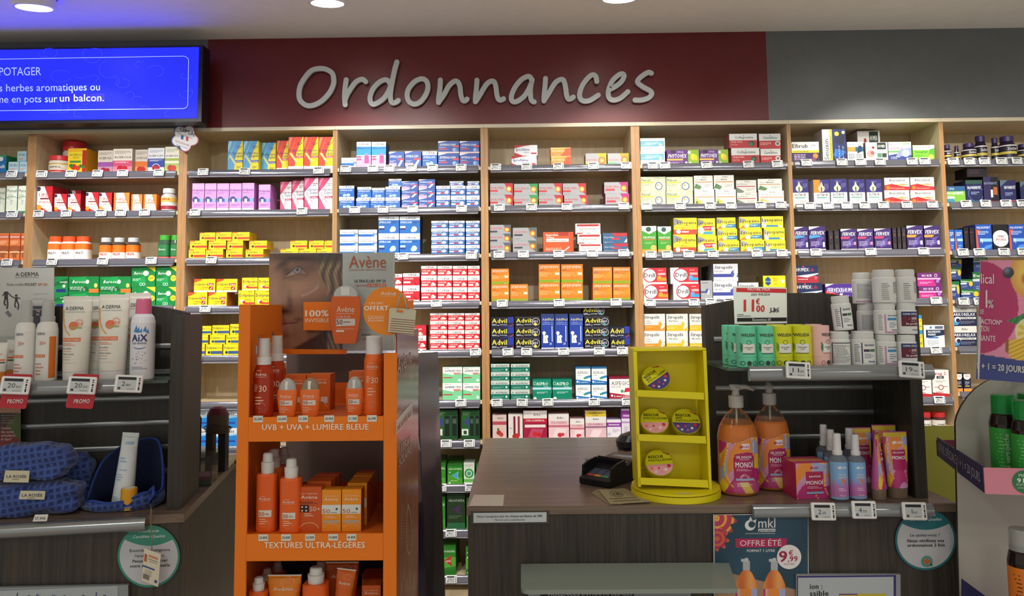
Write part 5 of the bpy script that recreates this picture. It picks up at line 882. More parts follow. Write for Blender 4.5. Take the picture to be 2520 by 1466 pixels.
# ---- mist bottles
def mist(x0, x1, yt, yb, Y, label):
    xc, zb, w, h = span(x0, x1, yt, yb, Y); r = w/2; H = h*.68
    A = MB(); R = [(0, r*.9, r*.9), (H*.03, r, r), (H*.9, r, r), (H*.97, r*.7, r*.7), (H, r*.5, r*.5)]; A.loft(R, M('b4bcc8', .06, 0, .7, ior=1.3), 24)
    B = MB(); B.loft([(H, r*.52, r*.52), (H*1.08, r*.54, r*.54), (H*1.1, r*.44, r*.44), (h*.98, r*.42, r*.42), (h, r*.38, r*.38)], M('e6e6e8', .35), 20)
    o = place([('bottle', A), ('cap', B)], 'body_mist_bottle', (xc, Y, ZC+.0006), label, 'bottle', 'blue and pink body mist bottles on the counter')
    g = sfun(R); lb = painted('label', lambda u, v: g((u-.5)*2*r*.97, H*(.04+.82*v)), 20, 40, lambda u, v: h3('8fb4dc') if v < .06 else (h3('e87c4c') if math.hypot((u-.62)*1, (v-.5)*2.2) < .2 and math.sin(u*20+v*30) > -.2 else mixc(h3('c878ba'), h3('84b4e2'), sstep(.25, .6, v))), PRINT, o)
    mb = MB(); MK(mb, g, -.1*r, H*.72, r*.6, 'ffffff'); tx(mb, 'Brume', -.3*r, .5*r, H*.57, H*.035, 'f4e8f4', g, 1); tx(mb, 'parfumée', -.4*r, .6*r, H*.51, H*.035, 'f4e8f4', g, 1); bars(mb, -.4*r, .5*r, H*.22, H*.3, 2, 'f4e0f0', g); tx(mb, 'Mikado', -.3*r, .4*r, H*.11, H*.035, 'f4e8f4', g, 1); mb.build('print', lb)
mist(2043, 2088, 1068, 1230, 2.06, 'front mist bottle nearest the soap boxes, white cap')
mist(2089, 2132, 1068, 1226, 2.065, 'front mist bottle next to the pink tubes, white cap')
mist(2030, 2070, 1060, 1218, 2.12, 'mist bottle in the middle of its file, behind the front one')
mist(2013, 2052, 1052, 1212, 2.168, 'rearmost mist bottle against the slats beside the soap boxes')
mist(2075, 2118, 1058, 1218, 2.125, 'second row mist bottle peeping between the two front ones')
# ---- monoi tubes
def tube_mesh(w, h, cap_h, bodyhex, caphex, cr=.82, flare=1.0, n=20, capmat=None):
    r = w/2; A = MB(); R = []
    for t in (0, .04, .2, .4, .6, .8, .93, .95, 1):
        ry = r*cr*(1-t)**.6 if t < .95 else .0014
        R.append((cap_h+(h-cap_h)*t, r*(cr+(flare-cr)*min(1, t*1.3)), max(ry, .0014)))
    A.loft(R, M(bodyhex, .38), n, 2)
    B = MB(); B.loft([(0, r*cr*.93, r*cr*.9), (cap_h*.06, r*cr*.97, r*cr*.94), (cap_h*.95, r*cr*1.0, r*cr*.97), (cap_h, r*cr*.96, r*cr*.93)], capmat or M(caphex, .35), n)
    return A, B, R
def mtube(x0, x1, yt, yb, Y, label, rz=0):
    xc, zb, w, h = span(x0, x1, yt, yb, Y); A, B, R = tube_mesh(w, h, h*.16, 'c85c9c', 'b8a090', .8, 1.0, 24, M('a8907c', .1, 0, .5))
    o = place([('body', A), ('cap', B)], 'shower_gel_tube', (xc, Y, ZC+.0006), label, 'tube', 'patterned shower gel tubes on the counter', rz)
    g = sfun(R); r = w/2; z0, z1 = h*.165, h*.985
    lb = painted('label', lambda u, v: g((u-.5)*2*r*.8*(1+.2*v), z0+(z1-z0)*v), 30, 60, lambda u, v: h3('e6c83c') if v > .93 else (h3('b01f62') if .2 < u < .84 and .32 < v < .7 else swirl(u, v*.9, False)), PRINT, o)
    mb = MB(); MK(mb, g, -.1*r, h*.82, r*.55, 'ffffff'); tx(mb, 'GEL DOUCHE', -.4*r, .5*r, h*.68, h*.022, 'ffffff', g, 1); tx(mb, 'MONOÏ', -.48*r, .58*r, h*.59, h*.05, 'ffffff', g, .8); mb.patch([(-.4*r,h*.4),(.6*r,h*.4),(.6*r,h*.43),(-.4*r,h*.43)], M('8fb0d8'), lambda u, v: (lambda p: (p[0], p[1]-.0004, p[2]))(g(u, v))); mb.build('print', lb)
mtube(2178, 2239, 1061, 1222, 2.08, 'patterned pink tube facing forward at the end of the counter display')
mtube(2142, 2186, 1066, 1228, 2.06, 'patterned pink tube turned edge on among the others', .95)
mtube(2100, 2150, 1056, 1214, 2.14, 'patterned pink tube in the second row behind the mist bottles')
mtube(2152, 2212, 1050, 1212, 2.15, 'patterned pink tube in the second row between two front tubes')
# ---- deodorant sticks
def deo(x0, x1, yt, yb, Y, col, light, name, label, off=0, rz=0):
    xc, zb, w, h = span(x0, x1, yt, yb, Y); r = w/2; R = [(0, r*.97, r*.97), (.001, r, r), (h-.002, r, r), (h, r*.95, r*.95)]
    A = MB(); A.loft(R, M(col, .42), 30); B = MB(); B.loft([(h*.235, r*1.004, r*1.004), (h*.24, r*1.004, r*1.004)], M(name, .42), 30, cap=False); g = sfun(R)
    q = off*r
    tx(A, 'WELEDA', q-.72*r, q+.72*r, h*.74, h*.075, '3a3c34', g, 1); lab(A, q-.6*r, h*.34, q+.62*r, h*.56, 'eceee6', g); lab(A, q-.6*r, h*.315, q+.62*r, h*.345, name, g)
    tx(A, 'DEODORANT', q-.42*r, q+.42*r, h*.46, h*.03, '5c5c54', g, .5); tx(A, 'STICK', q-.2*r, q+.2*r, h*.415, h*.03, '5c5c54', g, .5)
    for k in range(3): A.disc(q-.62*r+.6*r*k, h*.1, r*.24, M('3c4438' if k == 1 else name), lambda u, v: (lambda p: (p[0], p[1]-.0003, p[2]))(g(u, v)), r*.14 if k != 1 else 0, 14)
    A.disc(q, h*.6, r*.24, M('4c6454'), lambda u, v: (lambda p: (p[0], p[1]-.0003, p[2]))(g(u, v)), r*.2, 16)
    for k in range(7):
        a = -1+k*.3; x = q-.74*r; A.patch([(x, h*.36+k*.018*h), (x+.16*r, h*.42+k*.02*h), (x-.1*r*math.cos(k), h*.5+k*.018*h)], M('4c7c5c' if light else '8c9c2c'), lambda u, v: (lambda p: (p[0], p[1]-.0003, p[2]))(g(u, v)))
    return place([('body', A), ('base', B)], 'deodorant_stick', (xc, Y, zs+.0006), label, 'deodorant', 'coloured deodorant sticks on the glass shelf', rz)
GR, YE, PK = ('6fd6ac', 1, '3c8c6c'), ('dbe02a', 0, '8c9c2c'), ('f0c4bc', 1, 'd88c94')
deo(1814,1862,802,903,2.03,*GR,'green deodorant stick in the front row, first from left')
deo(1860,1907,802,902,2.035,*GR,'green deodorant stick in the front row beside a yellow one')
deo(1903,1951,802,902,2.035,*YE,'yellow deodorant stick in the front row beside a green one')
deo(1951,1999,802,902,2.035,*YE,'yellow deodorant stick in the front row beside the pink one',-.25)
deo(1997,2043,802,902,2.035,*PK,'pink deodorant stick in the front row beside white pill bottles',.55)
deo(1793,1838,801,899,2.085,*GR,'green deodorant stick in the second row, half hidden')
deo(1779,1822,800,896,2.135,*GR,'green deodorant stick at the very back of the green ones')
deo(1843,1886,801,898,2.09,*GR,'green deodorant stick behind the gap of the two front green ones')
deo(1890,1934,799,898,2.09,*YE,'yellow deodorant stick in the second row, only its top showing')
deo(1937,1980,799,898,2.09,*YE,'yellow deodorant stick in the second row nearer the pink')
deo(1983,2026,799,898,2.09,*PK,'pink deodorant stick in the second row, mostly hidden')
# ---- white pill bottles
def pill(x0, x1, yt, yb, Y, kind, label, z=None, rot=None):
    xc, zb, w, h = span(x0, x1, yt, yb, Y); r = w/2; zb = z if z is not None else zb
    H = h*.8; R = [(0, r*.95, r*.95), (h*.02, r, r), (H*.93, r, r), (H, r*.86, r*.86)]
    A = MB(); A.loft(R, M('e6e8e6', .3), 28); B = MB(); B.loft([(H, r*.9, r*.9), (h*.97, r*.9, r*.9), (h, r*.84, r*.84)], M('dfe2e0', .35), 28); g = sfun(R); g2 = lambda u, v: (lambda p: (p[0], p[1]-.0003, p[2]))(g(u, v))
    if kind == 'pink':
        lab(A, -.9*r, h*.05, .95*r, H*.82, 'eceeec', g); lab(A, -.5*r, h*.05, -.34*r, H*.8, 'c8a0bc', g2, 2); lab(A, -.4*r, h*.04, .95*r, h*.1, 'c8a0bc', g2, 8)
        tx(A, 'ERGYSTRESS', -.2*r, .8*r, H*.72, h*.045, '5c7ca8', g2, 1); lab(A, -.24*r, H*.56, .7*r, H*.66, '4c90c8', g2); bars(A, -.1*r, .7*r, H*.26, H*.5, 3, '7c88a8', g); tx(A, 'Nutergia', .1*r, .7*r, H*.16, h*.04, '2c5c94', g2, 1); bars(A, -.88*r, -.56*r, H*.15, H*.8, 9, '8c8c98', g)
    elif kind == 'navy':
        lab(A, -.95*r, h*.05, .95*r, H*.82, 'eef0ee', g); lab(A, -.5*r, H*.1, -.42*r, H*.84, '2c2c50', g2, 2); A.patch([(-.2*r,h*.04),(.9*r,h*.04),(.9*r,h*.14),(.4*r,h*.075)], M('242850'), g2)
        tx(A, 'ERGYNUIT', -.26*r, .6*r, H*.72, h*.055, '3c4c74', g2, 1); lab(A, -.34*r, H*.52, .14*r, H*.61, '4c3c54', g2, 4); lab(A, .18*r, H*.52, .66*r, H*.61, '3c7c4c', g2, 4); bars(A, -.3*r, .5*r, H*.28, H*.46, 3, '6c7894', g); tx(A, 'Nutergia', 0, .6*r, H*.15, h*.045, '2c5c94', g2, 1); bars(A, -.9*r, -.56*r, H*.15, H*.8, 9, '6c6c74', g)
    elif kind == 'text':
        lab(A, -.97*r, h*.05, .97*r, H*.84, 'eceeea', g); bars(A, -.85*r, .7*r, H*.12, H*.78, 16, '55555c', g)
        for x in (-.93, .8): lab(A, x*r, H*.1, (x+.05)*r, H*.84, '2c2c44', g2, 2)
        lab(A, -.9*r, H*.82, .82*r, H*.85, '2c2c44', g2)
    elif kind == 'promo':
        lab(A, -.8*r, H*.32, .97*r, H*.88, '6c2438', g); lab(A, -.8*r, H*.72, .97*r, H*.9, '2c3c74', g2); tx(A, 'OFFRE SPÉCIALE', -.7*r, .92*r, H*.77, h*.055, 'fff', g2, .5); tx(A, '- 50%', -.2*r, .62*r, H*.58, h*.075, 'fff', g2, 1); tx(A, 'sur le', 0, .4*r, H*.5, h*.04, 'fff', g2); tx(A, '2e produit', -.5*r, .8*r, H*.38, h*.06, 'fff', g2, 1); tx(A, 'Nutergia', .1*r, .8*r, H*.15, h*.04, '2c5c94', g2, 1)
    elif kind == 'back':
        lab(A, -.7*r, H*.02, .9*r, H*.6, 'dfe2dc', g); bars(A, -.6*r, .1*r, H*.1, H*.75, 9, '8c909c', g); A.patch([(.4*r,h*.04),(.9*r,h*.04),(.9*r,h*.16)], M('4c4c70'), g2)
        for k in range(11): lab(A, .42*r, H*(.36+.04*k), .8*r, H*(.375+.04*k), '33363c', g2, 3)
    elif kind == 'side':
        bars(A, -.8*r, .8*r, H*.2, H*.8, 11, '8c8c98', g); lab(A, -.9*r, h*.04, .9*r, h*.09, 'c8a0bc', g2)
    return place([('body', A), ('lid', B)], 'pill_bottle', (xc, Y, zb), label, 'bottle', 'white supplement bottles stacked on the glass shelf', 0, rot)
z1 = zs+.0006
pill(2043,2093,817,902,2.035,'text','white pill bottle with framed small print, beside the pink stick',z1)
pill(2096,2154,817,902,2.035,'navy','white pill bottle with navy corner, bottom tier of the stack',z1)
pill(2156,2206,826,902,2.035,'pink','white pill bottle with pink label, bottom tier of the stack',z1)
pill(2208,2256,828,903,2.035,'promo','white pill bottle with wine red sticker, bottom tier at the end',z1)
hb = span(2156,2206,826,902,2.035)[3]; z2 = z1+hb+.001
pill(2154,2206,750,826,2.036,'pink','white pill bottle with pink label, middle tier of the stack',z2)
pill(2208,2256,752,828,2.036,'promo','white pill bottle with wine red sticker, middle tier at the end',z2)
hm = span(2154,2206,750,826,2.036)[3]; z3 = z2+hm+.001
pill(2150,2204,669,750,2.037,'back','white pill bottle with pasted paper label, top tier front',z3)
pill(2206,2254,669,750,2.037,'back','white pill bottle with barcode, top tier at the end',z3)
pill(2054,2100,732,816,2.035,'navy','white pill bottle with navy corner leaning on the middle tier',z1+span(2096,2154,817,902,2.035)[3]+.0035,(0, math.radians(-5), 0))
for i, (a, b, k) in enumerate(((2062,2106,'side'),(2112,2156,'side'),(2162,2206,'side'))): pill(a, b, 828, 900, 2.098, k, ['hidden pill bottle behind the framed print one, bottom tier','pill bottle of the rear row, second along the bottom tier','pill bottle of the rear row, third along the bottom tier','pill bottle of the rear row at the end of the bottom tier'][i], z1)
hq = span(2162,2206,828,900,2.098)[3]
pill(2112,2156,752,826,2.099,'side','pill bottle of the rear row beside the leaning one, middle tier',z1+hq+.001)
pill(2162,2206,752,826,2.099,'side','pill bottle of the rear row, hidden in the middle tier',z1+hq+.001)
h2 = span(2112,2156,752,826,2.099)[3]
pill(2100,2144,672,748,2.10,'side','pill bottle of the rear row topmost beside the slats',z1+hq+h2+.002)
pill(2146,2190,672,748,2.10,'side','pill bottle of the rear row, top tier behind the barcode one',z1+hq+h2+.002)
# ---- price sign over the deodorants
ps = empty('price_sign', (0, 0, 0), 'white paper price sign with large red eleven euro price', 'price sign'); Yp = 2.165
mb = MB(); mb.prism([P(1808,797,Yp), P(1937,795,Yp), P(1936,707,Yp), P(1804,704,Yp)], (0,.0015,0), M('dfe2da', .5)); mb.build('card', ps)
mb = MB(); rect(mb,1812,708,1935,718,'c42c34',Yp,fn=pf(Yp,.0006),sl=.02); g = pf(Yp,.001)
T(mb,'NOTRE PRIX',1840,1896,714.5,7,'f4e4e0',Yp,.0012,.5,sl=.01); T(mb,'DEO WELEDA',1849,1895,727,5.5,'2c2c2c',Yp,.001,.4)
T(mb,'11',1830,1856,766,29,'c8322f',Yp,.001,2.2); T(mb,'€',1860,1870,748,13,'c8322f',Yp,.001,2); T(mb,'00',1861,1882,767,16,'c8322f',Yp,.001,2.2); T(mb,'13',1896,1908,768,11,'22242a',Yp,.001,2); T(mb,'€80',1908,1917,768,7,'22242a',Yp,.001,1)
mb.patch([(1893,-769),(1894,-770),(1918,-757),(1917,-756)], M('22242a'), pf(Yp,.0015)); rect(mb,1814,782,1936,791,'17181a',Yp,.0008); T(mb,'Économisez 2€',1852,1897,789,5.5,'e8e8e8',Yp,.001,.3); rect(mb,1814,773,1830,774.5,'55585c',Yp); rect(mb,1814,777,1848,778.5,'55585c',Yp)
mb.build('print', ps); mb = MB(); mb.tube([P(1872,798,Yp+.004), Vector((P(1872,798,Yp).x, Yp+.004, zs+.0006))], .0015, M('c8ccc8', .1, 0, .6)); mb.build('stem', ps)
# ---- shelf tags on the counter displays
def bigtag(px, py, Y, price, label, k=1.08, rot=None, fn=None):
    p = fn(px, py) if fn else P(px, py, Y)
    return price_tag(tag_meshes(.057*k, .040*k, price), p, rot or (math.radians(-14), 0, 0), label, 'electronic price tags on the counter displays')
bigtag(1964,911,1.964,'11.00','electronic price tag reading eleven under the yellow deodorant sticks', rot=(math.radians(-14),math.radians(3),math.radians(-7)))
bigtag(2243,909,1.964,'19.90','electronic price tag under the wine red stickered pill bottles', rot=(math.radians(-14),math.radians(4),math.radians(-9)))
bigtag(2026,1258,1.975,'2.25','electronic price tag under the soap boxes', rot=(math.radians(-8),math.radians(1),0))
bigtag(2126,1254,1.975,'4.70','electronic price tag under the mist bottles', rot=(math.radians(-8),math.radians(1),0))
bigtag(2250,1257,1.975,'1.95','electronic price tag above the round sticker', rot=(math.radians(-8),math.radians(1),0))
# ================================================================ left display goods
def lspan(x0, x1, yt, yb, b):
    a, c = PLn(x0, yb, b), PLn(x1, yb, b); m = PLn((x0+x1)/2, yb, b); return m, (c-a).length, PLn((x0+x1)/2, yt, b).z-m.z
def lplace(parts, name, m, z, label, cat, group=None, rz=0): return place(parts, name, (m.x, m.y, z), label, cat, group, LR+rz)
zl1 = zl+.0006
def spray(x0, x1, yt, b, label, rz=0):
    m, w, h = lspan(x0, x1, yt, 929, b); r = w/2
    R = [(0,r*.9,r*.9),(.004,r,r),(h*.62,r,r),(h*.7,r*.88,r*.88),(h*.735,r*.6,r*.6)]; A = MB(); A.loft(R, M('e2e2dc', .35), 28); g = sfun(R); g2 = lambda u, v: (lambda p: (p[0], p[1]-.0003, p[2]))(g(u, v))
    B = MB(); B.loft([(h*.735,r*.66,r*.66),(h*.79,r*.68,r*.68),(h*.8,r*.58,r*.58),(h*.96,r*.56,r*.56),(h,r*.42,r*.42)], M('d2d4d0', .12, 0, .35), 24)
    tx(A, 'DERMA', -.6*r, .2*r, h*.57, h*.03, '55585c', g, .3); tx(A, '50+', -.3*r, .3*r, h*.45, h*.045, 'cc6c4c', g); lab(A, -.8*r, h*.3, .25*r, h*.335, 'e0763c', g); tx(A, 'PROTECT', -.6*r, .2*r, h*.307, h*.02, 'f4e8dc', g2, .5); bars(A, -.7*r, .2*r, h*.08, h*.24, 4, 'd8937c', g)
    if rz: lab(A, .55*r, h*.05, .96*r, h*.55, 'dc7428', g)
    return lplace([('body', A), ('cap', B)], 'spray_bottle', m, zl1, label, 'spray bottle', 'white sun spray bottles on the glass shelf')
spray(34, 84, 728, .075, 'white sun spray bottle nearest the grey photo sign'); spray(86, 139, 728, .078, 'white sun spray bottle with orange side stripe beside the cream tubes', 1)
def ctube(x0, x1, yt, b, label, back=0):
    m, w, h = lspan(x0, x1, yt, 930, b); A, B, R = tube_mesh(w, h, h*.115, 'e0ded2', 'e2e2de', .84, 1.0, 28)
    g = sfun(R); r = w/2; g2 = lambda u, v: (lambda p: (p[0], p[1]-.0003, p[2]))(g(u, v))
    tx(A, 'A·DERMA', -.74*r, .5*r, h*.835, h*.042, '3c3e3e', g, .2); tx(A, 'AVOINE RHEALBA', -.74*r, .6*r, h*.807, h*.012, '6c6e6c', g)
    pts = [(-.98,.84),(-.9,.74),(-.8,.66),(-.62,.59),(-.3,.535)]
    for (a, c), (d, e) in zip(pts, pts[1:]): A.patch([(a*r-.0005,c*h),(d*r-.0005,e*h),(d*r+.05*r,e*h+.001),(a*r+.14*r*(1 if c > .8 else .8),c*h)], M('e8a23c'), g2)
    A.disc(.28*r, h*.68, r*.26, M('e88c5c'), g2, r*.22, 20); A.disc(-.1*r, h*.65, r*.3, M('e0744c'), g2, 0, 20); tx(A, '50+', .02*r, .5*r, h*.655, h*.04, 'e0642c', lambda u, v: (lambda p: (p[0], p[1]-.0004, p[2]))(g(u, v))); lab(A, -.3*r, h*.618, .5*r, h*.632, '8cb464', g2)
    for k in range(9): q = .2+.27*k; A.patch([(.28*r+.3*r*math.cos(q), h*.68+.3*r*math.sin(q)), (.28*r+.3*r*math.cos(q)+.0008, h*.68+.3*r*math.sin(q)), (.28*r+.38*r*math.cos(q), h*.68+.38*r*math.sin(q))], M('e8944c'), g2)
    lab(A, -.84*r, h*.465, .46*r, h*.51, 'e2743c', g); tx(A, 'PROTECT KIDS', -.78*r, .4*r, h*.473, h*.026, 'f6ece0', g2, .4); bars(A, -.8*r, .2*r, h*.415, h*.45, 2, 'd8805c', g); tx(A, 'Lait enfant', -.8*r, -.1*r, h*.375, h*.022, '55585c', g); bars(A, -.8*r, .2*r, h*.345, h*.36, 1, 'd8805c', g); tx(A, 'Children lotion', -.8*r, .1*r, h*.31, h*.022, '55585c', g); bars(A, -.8*r, .2*r, h*.28, h*.295, 1, 'd8805c', g); bars(A, -.8*r, .2*r, h*.25, h*.262, 1, '77797c', g); lab(A, -.84*r, h*.215, .3*r, h*.217, 'c8805c', g2)
    return lplace([('body', A), ('cap', B)], 'sun_cream_tube', m, zl1, label, 'cream tube', 'large white children sun cream tubes')
ctube(149, 222, 722, .075, 'white children sun cream tube standing beside the spray bottles'); ctube(238, 314, 720, .075, 'white children sun cream tube standing in front, beside the pink capped can')
ctube(206, 268, 728, .135, 'white children sun cream tube half hidden behind the two front ones'); ctube(302, 366, 722, .135, 'white children sun cream tube behind the pink capped can')
def smalltube(x0, x1, yt, b, label):
    m, w, h = lspan(x0, x1, yt, 930, b); A, B, R = tube_mesh(w, h, h*.28, 'dcdad0', 'dc8434', .84, 1.0, 20); g = sfun(R); r = w/2
    tx(A, '50+', -.4*r, .5*r, h*.68, h*.07, 'd8805c', g); lab(A, -.8*r, h*.55, .8*r, h*.59, 'e0763c', g); lab(A, -.8*r, h*.49, .8*r, h*.52, '3c3434', g)
    return lplace([('body', A), ('cap', B)], 'sun_cream_tube', m, zl1, label, 'cream tube', 'small sun cream tubes with orange caps')
smalltube(-22, 17, 831, .07, 'small sun cream tube with orange cap at the edge of the photo'); smalltube(14, 42, 828, .12, 'small sun cream tube with orange cap beside the white sprays')
m, w, h = lspan(319, 379, 733, 931, .072); r = w/2
R = [(0,r*.93,r*.93),(.003,r,r),(h*.7,r,r),(h*.77,r*.9,r*.9),(h*.81,r*.68,r*.68)]; A = MB(); A.loft(R, M('dfe0e6', .25), 32); B = MB(); B.loft([(h*.805,r*.66,r*.66),(h*.985,r*.62,r*.62),(h,r*.57,r*.57)], M('d4688c', .4), 28); g = sfun(R)
tx(A, 'AiX', -.66*r, .62*r, h*.475, h*.085, '1f3470', g, 1.6); tx(A, 'LES BAINS', -.6*r, .55*r, h*.44, h*.024, '4c5c94', g, .6)
for a, c, s in ((-.3,.6,1.5),(-.1,.6,1.1),(.12,.6,.8),(.42,.61,1.1),(.6,.59,.8)): A.patch([(a*r-.14*r*s,h*(c-.01)),(a*r+.12*r*s,h*(c-.02)),(a*r+.04*r,h*(c+.05*s))], M('3f86c8'), lambda u, v: (lambda p: (p[0], p[1]-.0003, p[2]))(g(u, v)))
for k in range(9): q = 3.5+.25*k; q2 = q+.25; A.patch([(.58*r*math.cos(q),h*.43+.35*r*math.sin(q)),(.58*r*math.cos(q2),h*.43+.35*r*math.sin(q2)),(.58*r*math.cos(q2),h*.43+.29*r*math.sin(q2)),(.58*r*math.cos(q),h*.43+.29*r*math.sin(q))], M('2c4c8c'), lambda u, v: (lambda p: (p[0], p[1]-.0003, p[2]))(g(u, v)))
for k in range(22): A.disc(random.uniform(-.6,.6)*r, h*random.uniform(.2,.36), r*random.uniform(.02,.05), M(random.choice(['55607c','8c94a8','3c4464'])), lambda u, v: (lambda p: (p[0], p[1]-.0003, p[2]))(g(u, v)), 0, 8)
bars(A, -.6*r, .7*r, h*.13, h*.17, 2, '8c88a8', g)
lplace([('body', A), ('cap', B)], 'facial_spray_can', m, zl1, 'white thermal water spray can with pink cap', 'spray can')
# photo sign behind
def runner(u, v):
    x, y = u, 1-v
    c = h3('b4b4b0') if y > .34 else h3('c2c3be')
    if y > .34:
        if x < .56: c = mixc(h3('a8a8a4'), h3('8c8c88'), sstep(.6, 1, y)) if y > .62 else h3('bcbdb8')
        else: c = h3('3a3c4c')
    return c
sg = empty('display_sign', (0, 0, 0), 'grey printed photo sign with two running figures behind the sprays', 'sign'); q = .16
A, Bq, Cq, Dq = PLn(-20,930,q), PLn(128,930,q), PLn(133,658,q), PLn(2-14,660,q)
mb = MB(); mb.prism([A, Bq, Cq, Dq], LB*.004, M('b9bab6', .5)); mb.build('card', sg)
painted('photo_print', lambda u, v: tuple(PLn(-14+u*147, 930-(930-659)*v, q-.001)), 50, 80, runner, PRINT, sg)
mb = MB(); g = lf(q-.0015)
def limb(pts, wd, hx='3c3c3e'):
    for (x0, y0), (x1, y1) in zip(pts, pts[1:]):
        L = math.hypot(x1-x0, y1-y0); nx, ny = -(y1-y0)/L*wd/2, (x1-x0)/L*wd/2
        mb.patch([(x0+nx,-(y0+ny)),(x1+nx,-(y1+ny)),(x1-nx,-(y1-ny)),(x0-nx,-(y0-ny))][::(-1 if 1 else 1)], M(hx), g)
limb([(15,717),(15,735)],9); limb([(17,733),(19,748),(17,760)],4); limb([(13,733),(10,746),(14,752)],4); limb([(18,719),(28,729),(36,733)],2.6); limb([(40,731),(40,742)],7); limb([(42,741),(46,750),(44,762)],3.2); limb([(38,741),(36,752),(40,757)],3.2); limb([(43,732),(50,734)],2.2); limb([(12,719),(6,728)],2.6); mb.disc(40,-727,3.2,M('3c3c3e'),g,0,12); limb([(16,766),(26,778)],9,'77777a')
g = lf(q-.002); T(mb,'A·DERMA',38,95,680,10,'3c3e40',0,fn=g,sl=-.02,bold=.3); T(mb,'LABORATOIRE DERMATOLOGIQUE',38,95,684,2.2,'55585c',0,fn=g,sl=-.02); T(mb,'Fluide invisible',17,58,703,6.5,'66696c',0,fn=g,sl=-.01); T(mb,'POCKET',61,90,703,6.5,'3c3e40',0,fn=g,bold=1); T(mb,'SPF 50+',93,118,703,6.5,'c8684c',0,fn=g,bold=.5)
for i, s in enumerate(('· Large protection','UVB/UVA longs','Parfum léger','Résiste eau')): T(mb, s, 80, 118, 724+i*13, 4.5, 'c8cad0', 0, fn=g, bold=.4)
T(mb,'PRE',90,99,768,5,'e8c8c0',0,fn=g,bold=1); T(mb,'RE',90,97,776,5,'e8c8c0',0,fn=g,bold=1); mb.build('print', sg)
# promo holders and tags
for i, (x0, x1, tx0, pr, lb_) in enumerate(((-2, 90, 38, '20.50', 'under the white sprays'), (162, 246, 202, '20.25', 'under the children cream tubes'), (-92, -4, -50, '18.90', 'at the edge of the photo'))):
    ph = empty('promo_card', (0, 0, 0), 'red promotion card behind the price tag '+lb_, 'card', 'red promotion cards on the rail'); g = lf(.0)
    ox = x0
    mb = MB(); c = [PLn(a, b_, .0) for a, b_ in ((ox+2,1003),(ox+62,1006),(ox+66,1003),(ox+82,924),(ox+80,921),(ox+22,919),(ox+17,922),(ox-1,998))]
    mb.prism(c, LB*.0012, M('bf2c34', .3)); mb.build('card', ph); mb = MB(); g = lf(-.001); T(mb,'PROMO',ox+19,ox+59,992,10,'f2ecec',0,fn=g,bold=1.6,ital=1,sl=-.01); mb.build('print', ph)
    p = PLn(tx0, 948, -.013); price_tag(tag_meshes(.066,.044,pr), p, (math.radians(-10), math.radians(4), LR+.05), 'electronic price tag on the red promotion card '+lb_, 'electronic price tags on the counter displays')
p = PLn(317, 944, -.013); price_tag(tag_meshes(.066,.044,'2.80'), p, (math.radians(-10), math.radians(4), LR+.05), 'electronic price tag under the pink capped spray can', 'electronic price tags on the counter displays')
# ---- waffle pouches
def waffle():
    m = bpy.data.materials.new('blue_waffle_cloth'); m.use_nodes = True; nt = m.node_tree; b = nt.nodes['Principled BSDF']; b.inputs['Roughness'].default_value = .9; b.inputs['Sheen Weight'].default_value = .3
    tc = nt.nodes.new('ShaderNodeTexCoord'); mp = nt.nodes.new('ShaderNodeMapping'); mp.inputs['Rotation'].default_value = (0, .12, .1); nt.links.new(tc.outputs['Object'], mp.inputs['Vector'])
    ws = []
    for ax in 'XZ':
        w_ = nt.nodes.new('ShaderNodeTexWave'); w_.bands_direction = ax; w_.inputs['Scale'].default_value = 20; w_.inputs['Distortion'].default_value = .6; w_.inputs['Detail'].default_value = 0; nt.links.new(mp.outputs['Vector'], w_.inputs['Vector']); ws.append(w_)
    mx = nt.nodes.new('ShaderNodeMath'); mx.operation = 'MAXIMUM'; nt.links.new(ws[0].outputs['Fac'], mx.inputs[0]); nt.links.new(ws[1].outputs['Fac'], mx.inputs[1])
    cr = nt.nodes.new('ShaderNodeValToRGB'); cr.color_ramp.elements[0].color = rgb('1d3068'); cr.color_ramp.elements[1].color = rgb('40589c'); cr.color_ramp.elements[0].position = .35; nt.links.new(mx.outputs[0], cr.inputs[0]); nt.links.new(cr.outputs[0], b.inputs['Base Color'])
    bp = nt.nodes.new('ShaderNodeBump'); bp.inputs['Strength'].default_value = .6; bp.inputs['Distance'].default_value = .003; nt.links.new(mx.outputs[0], bp.inputs['Height']); nt.links.new(bp.outputs[0], b.inputs['Normal'])
    return m
WAF = waffle(); LIN = M('131c40', .9); PIP = M('2a4898', .8)
def lump(u0, u1, z0, z1, b0, b1, seed, m, sq=3., folds=.0045, lean=0.):
    """soft pillow: a deformed superellipsoid with folds, local frame x = -u"""
    mb = MB(); rs = random.Random(seed); n, k = 56, 30; W, H, D = (u1-u0)/2, (z1-z0)/2, (b1-b0)/2; V = []
    ph = [rs.uniform(0, 6) for _ in range(6)]
    for j in range(k+1):
        t = -math.pi/2+math.pi*j/k
        for i in range(n):
            a = 2*math.pi*i/n; s = lambda c, e: math.copysign(abs(c)**e, c)
            x = s(math.cos(t), .5)*s(math.cos(a), .55); y = s(math.cos(t), .5)*s(math.sin(a), .55); z = s(math.sin(t), .62)
            f = folds*(math.sin(x*4+z*5+ph[0])+.6*math.sin(x*9-z*6+ph[1])+.5*math.sin(y*7+x*3+ph[2]))
            V.append((x*(W+f)+lean*z*H, y*(D+f), max(z*(H+f*.7)+.08*H*math.sin(x*2.6+ph[3])*(z > -.2), -H)))
    mb.add(V, [(j*n+i, j*n+(i+1)%n, (j+1)*n+(i+1)%n, (j+1)*n+i) for j in range(k) for i in range(n)], m, True)
    c = LW((u0+u1)/2, (b0+b1)/2, (z0+z1)/2); return mb, c
def uat(px, b=.05): return luv(PLn(px, 1200, b))[0]
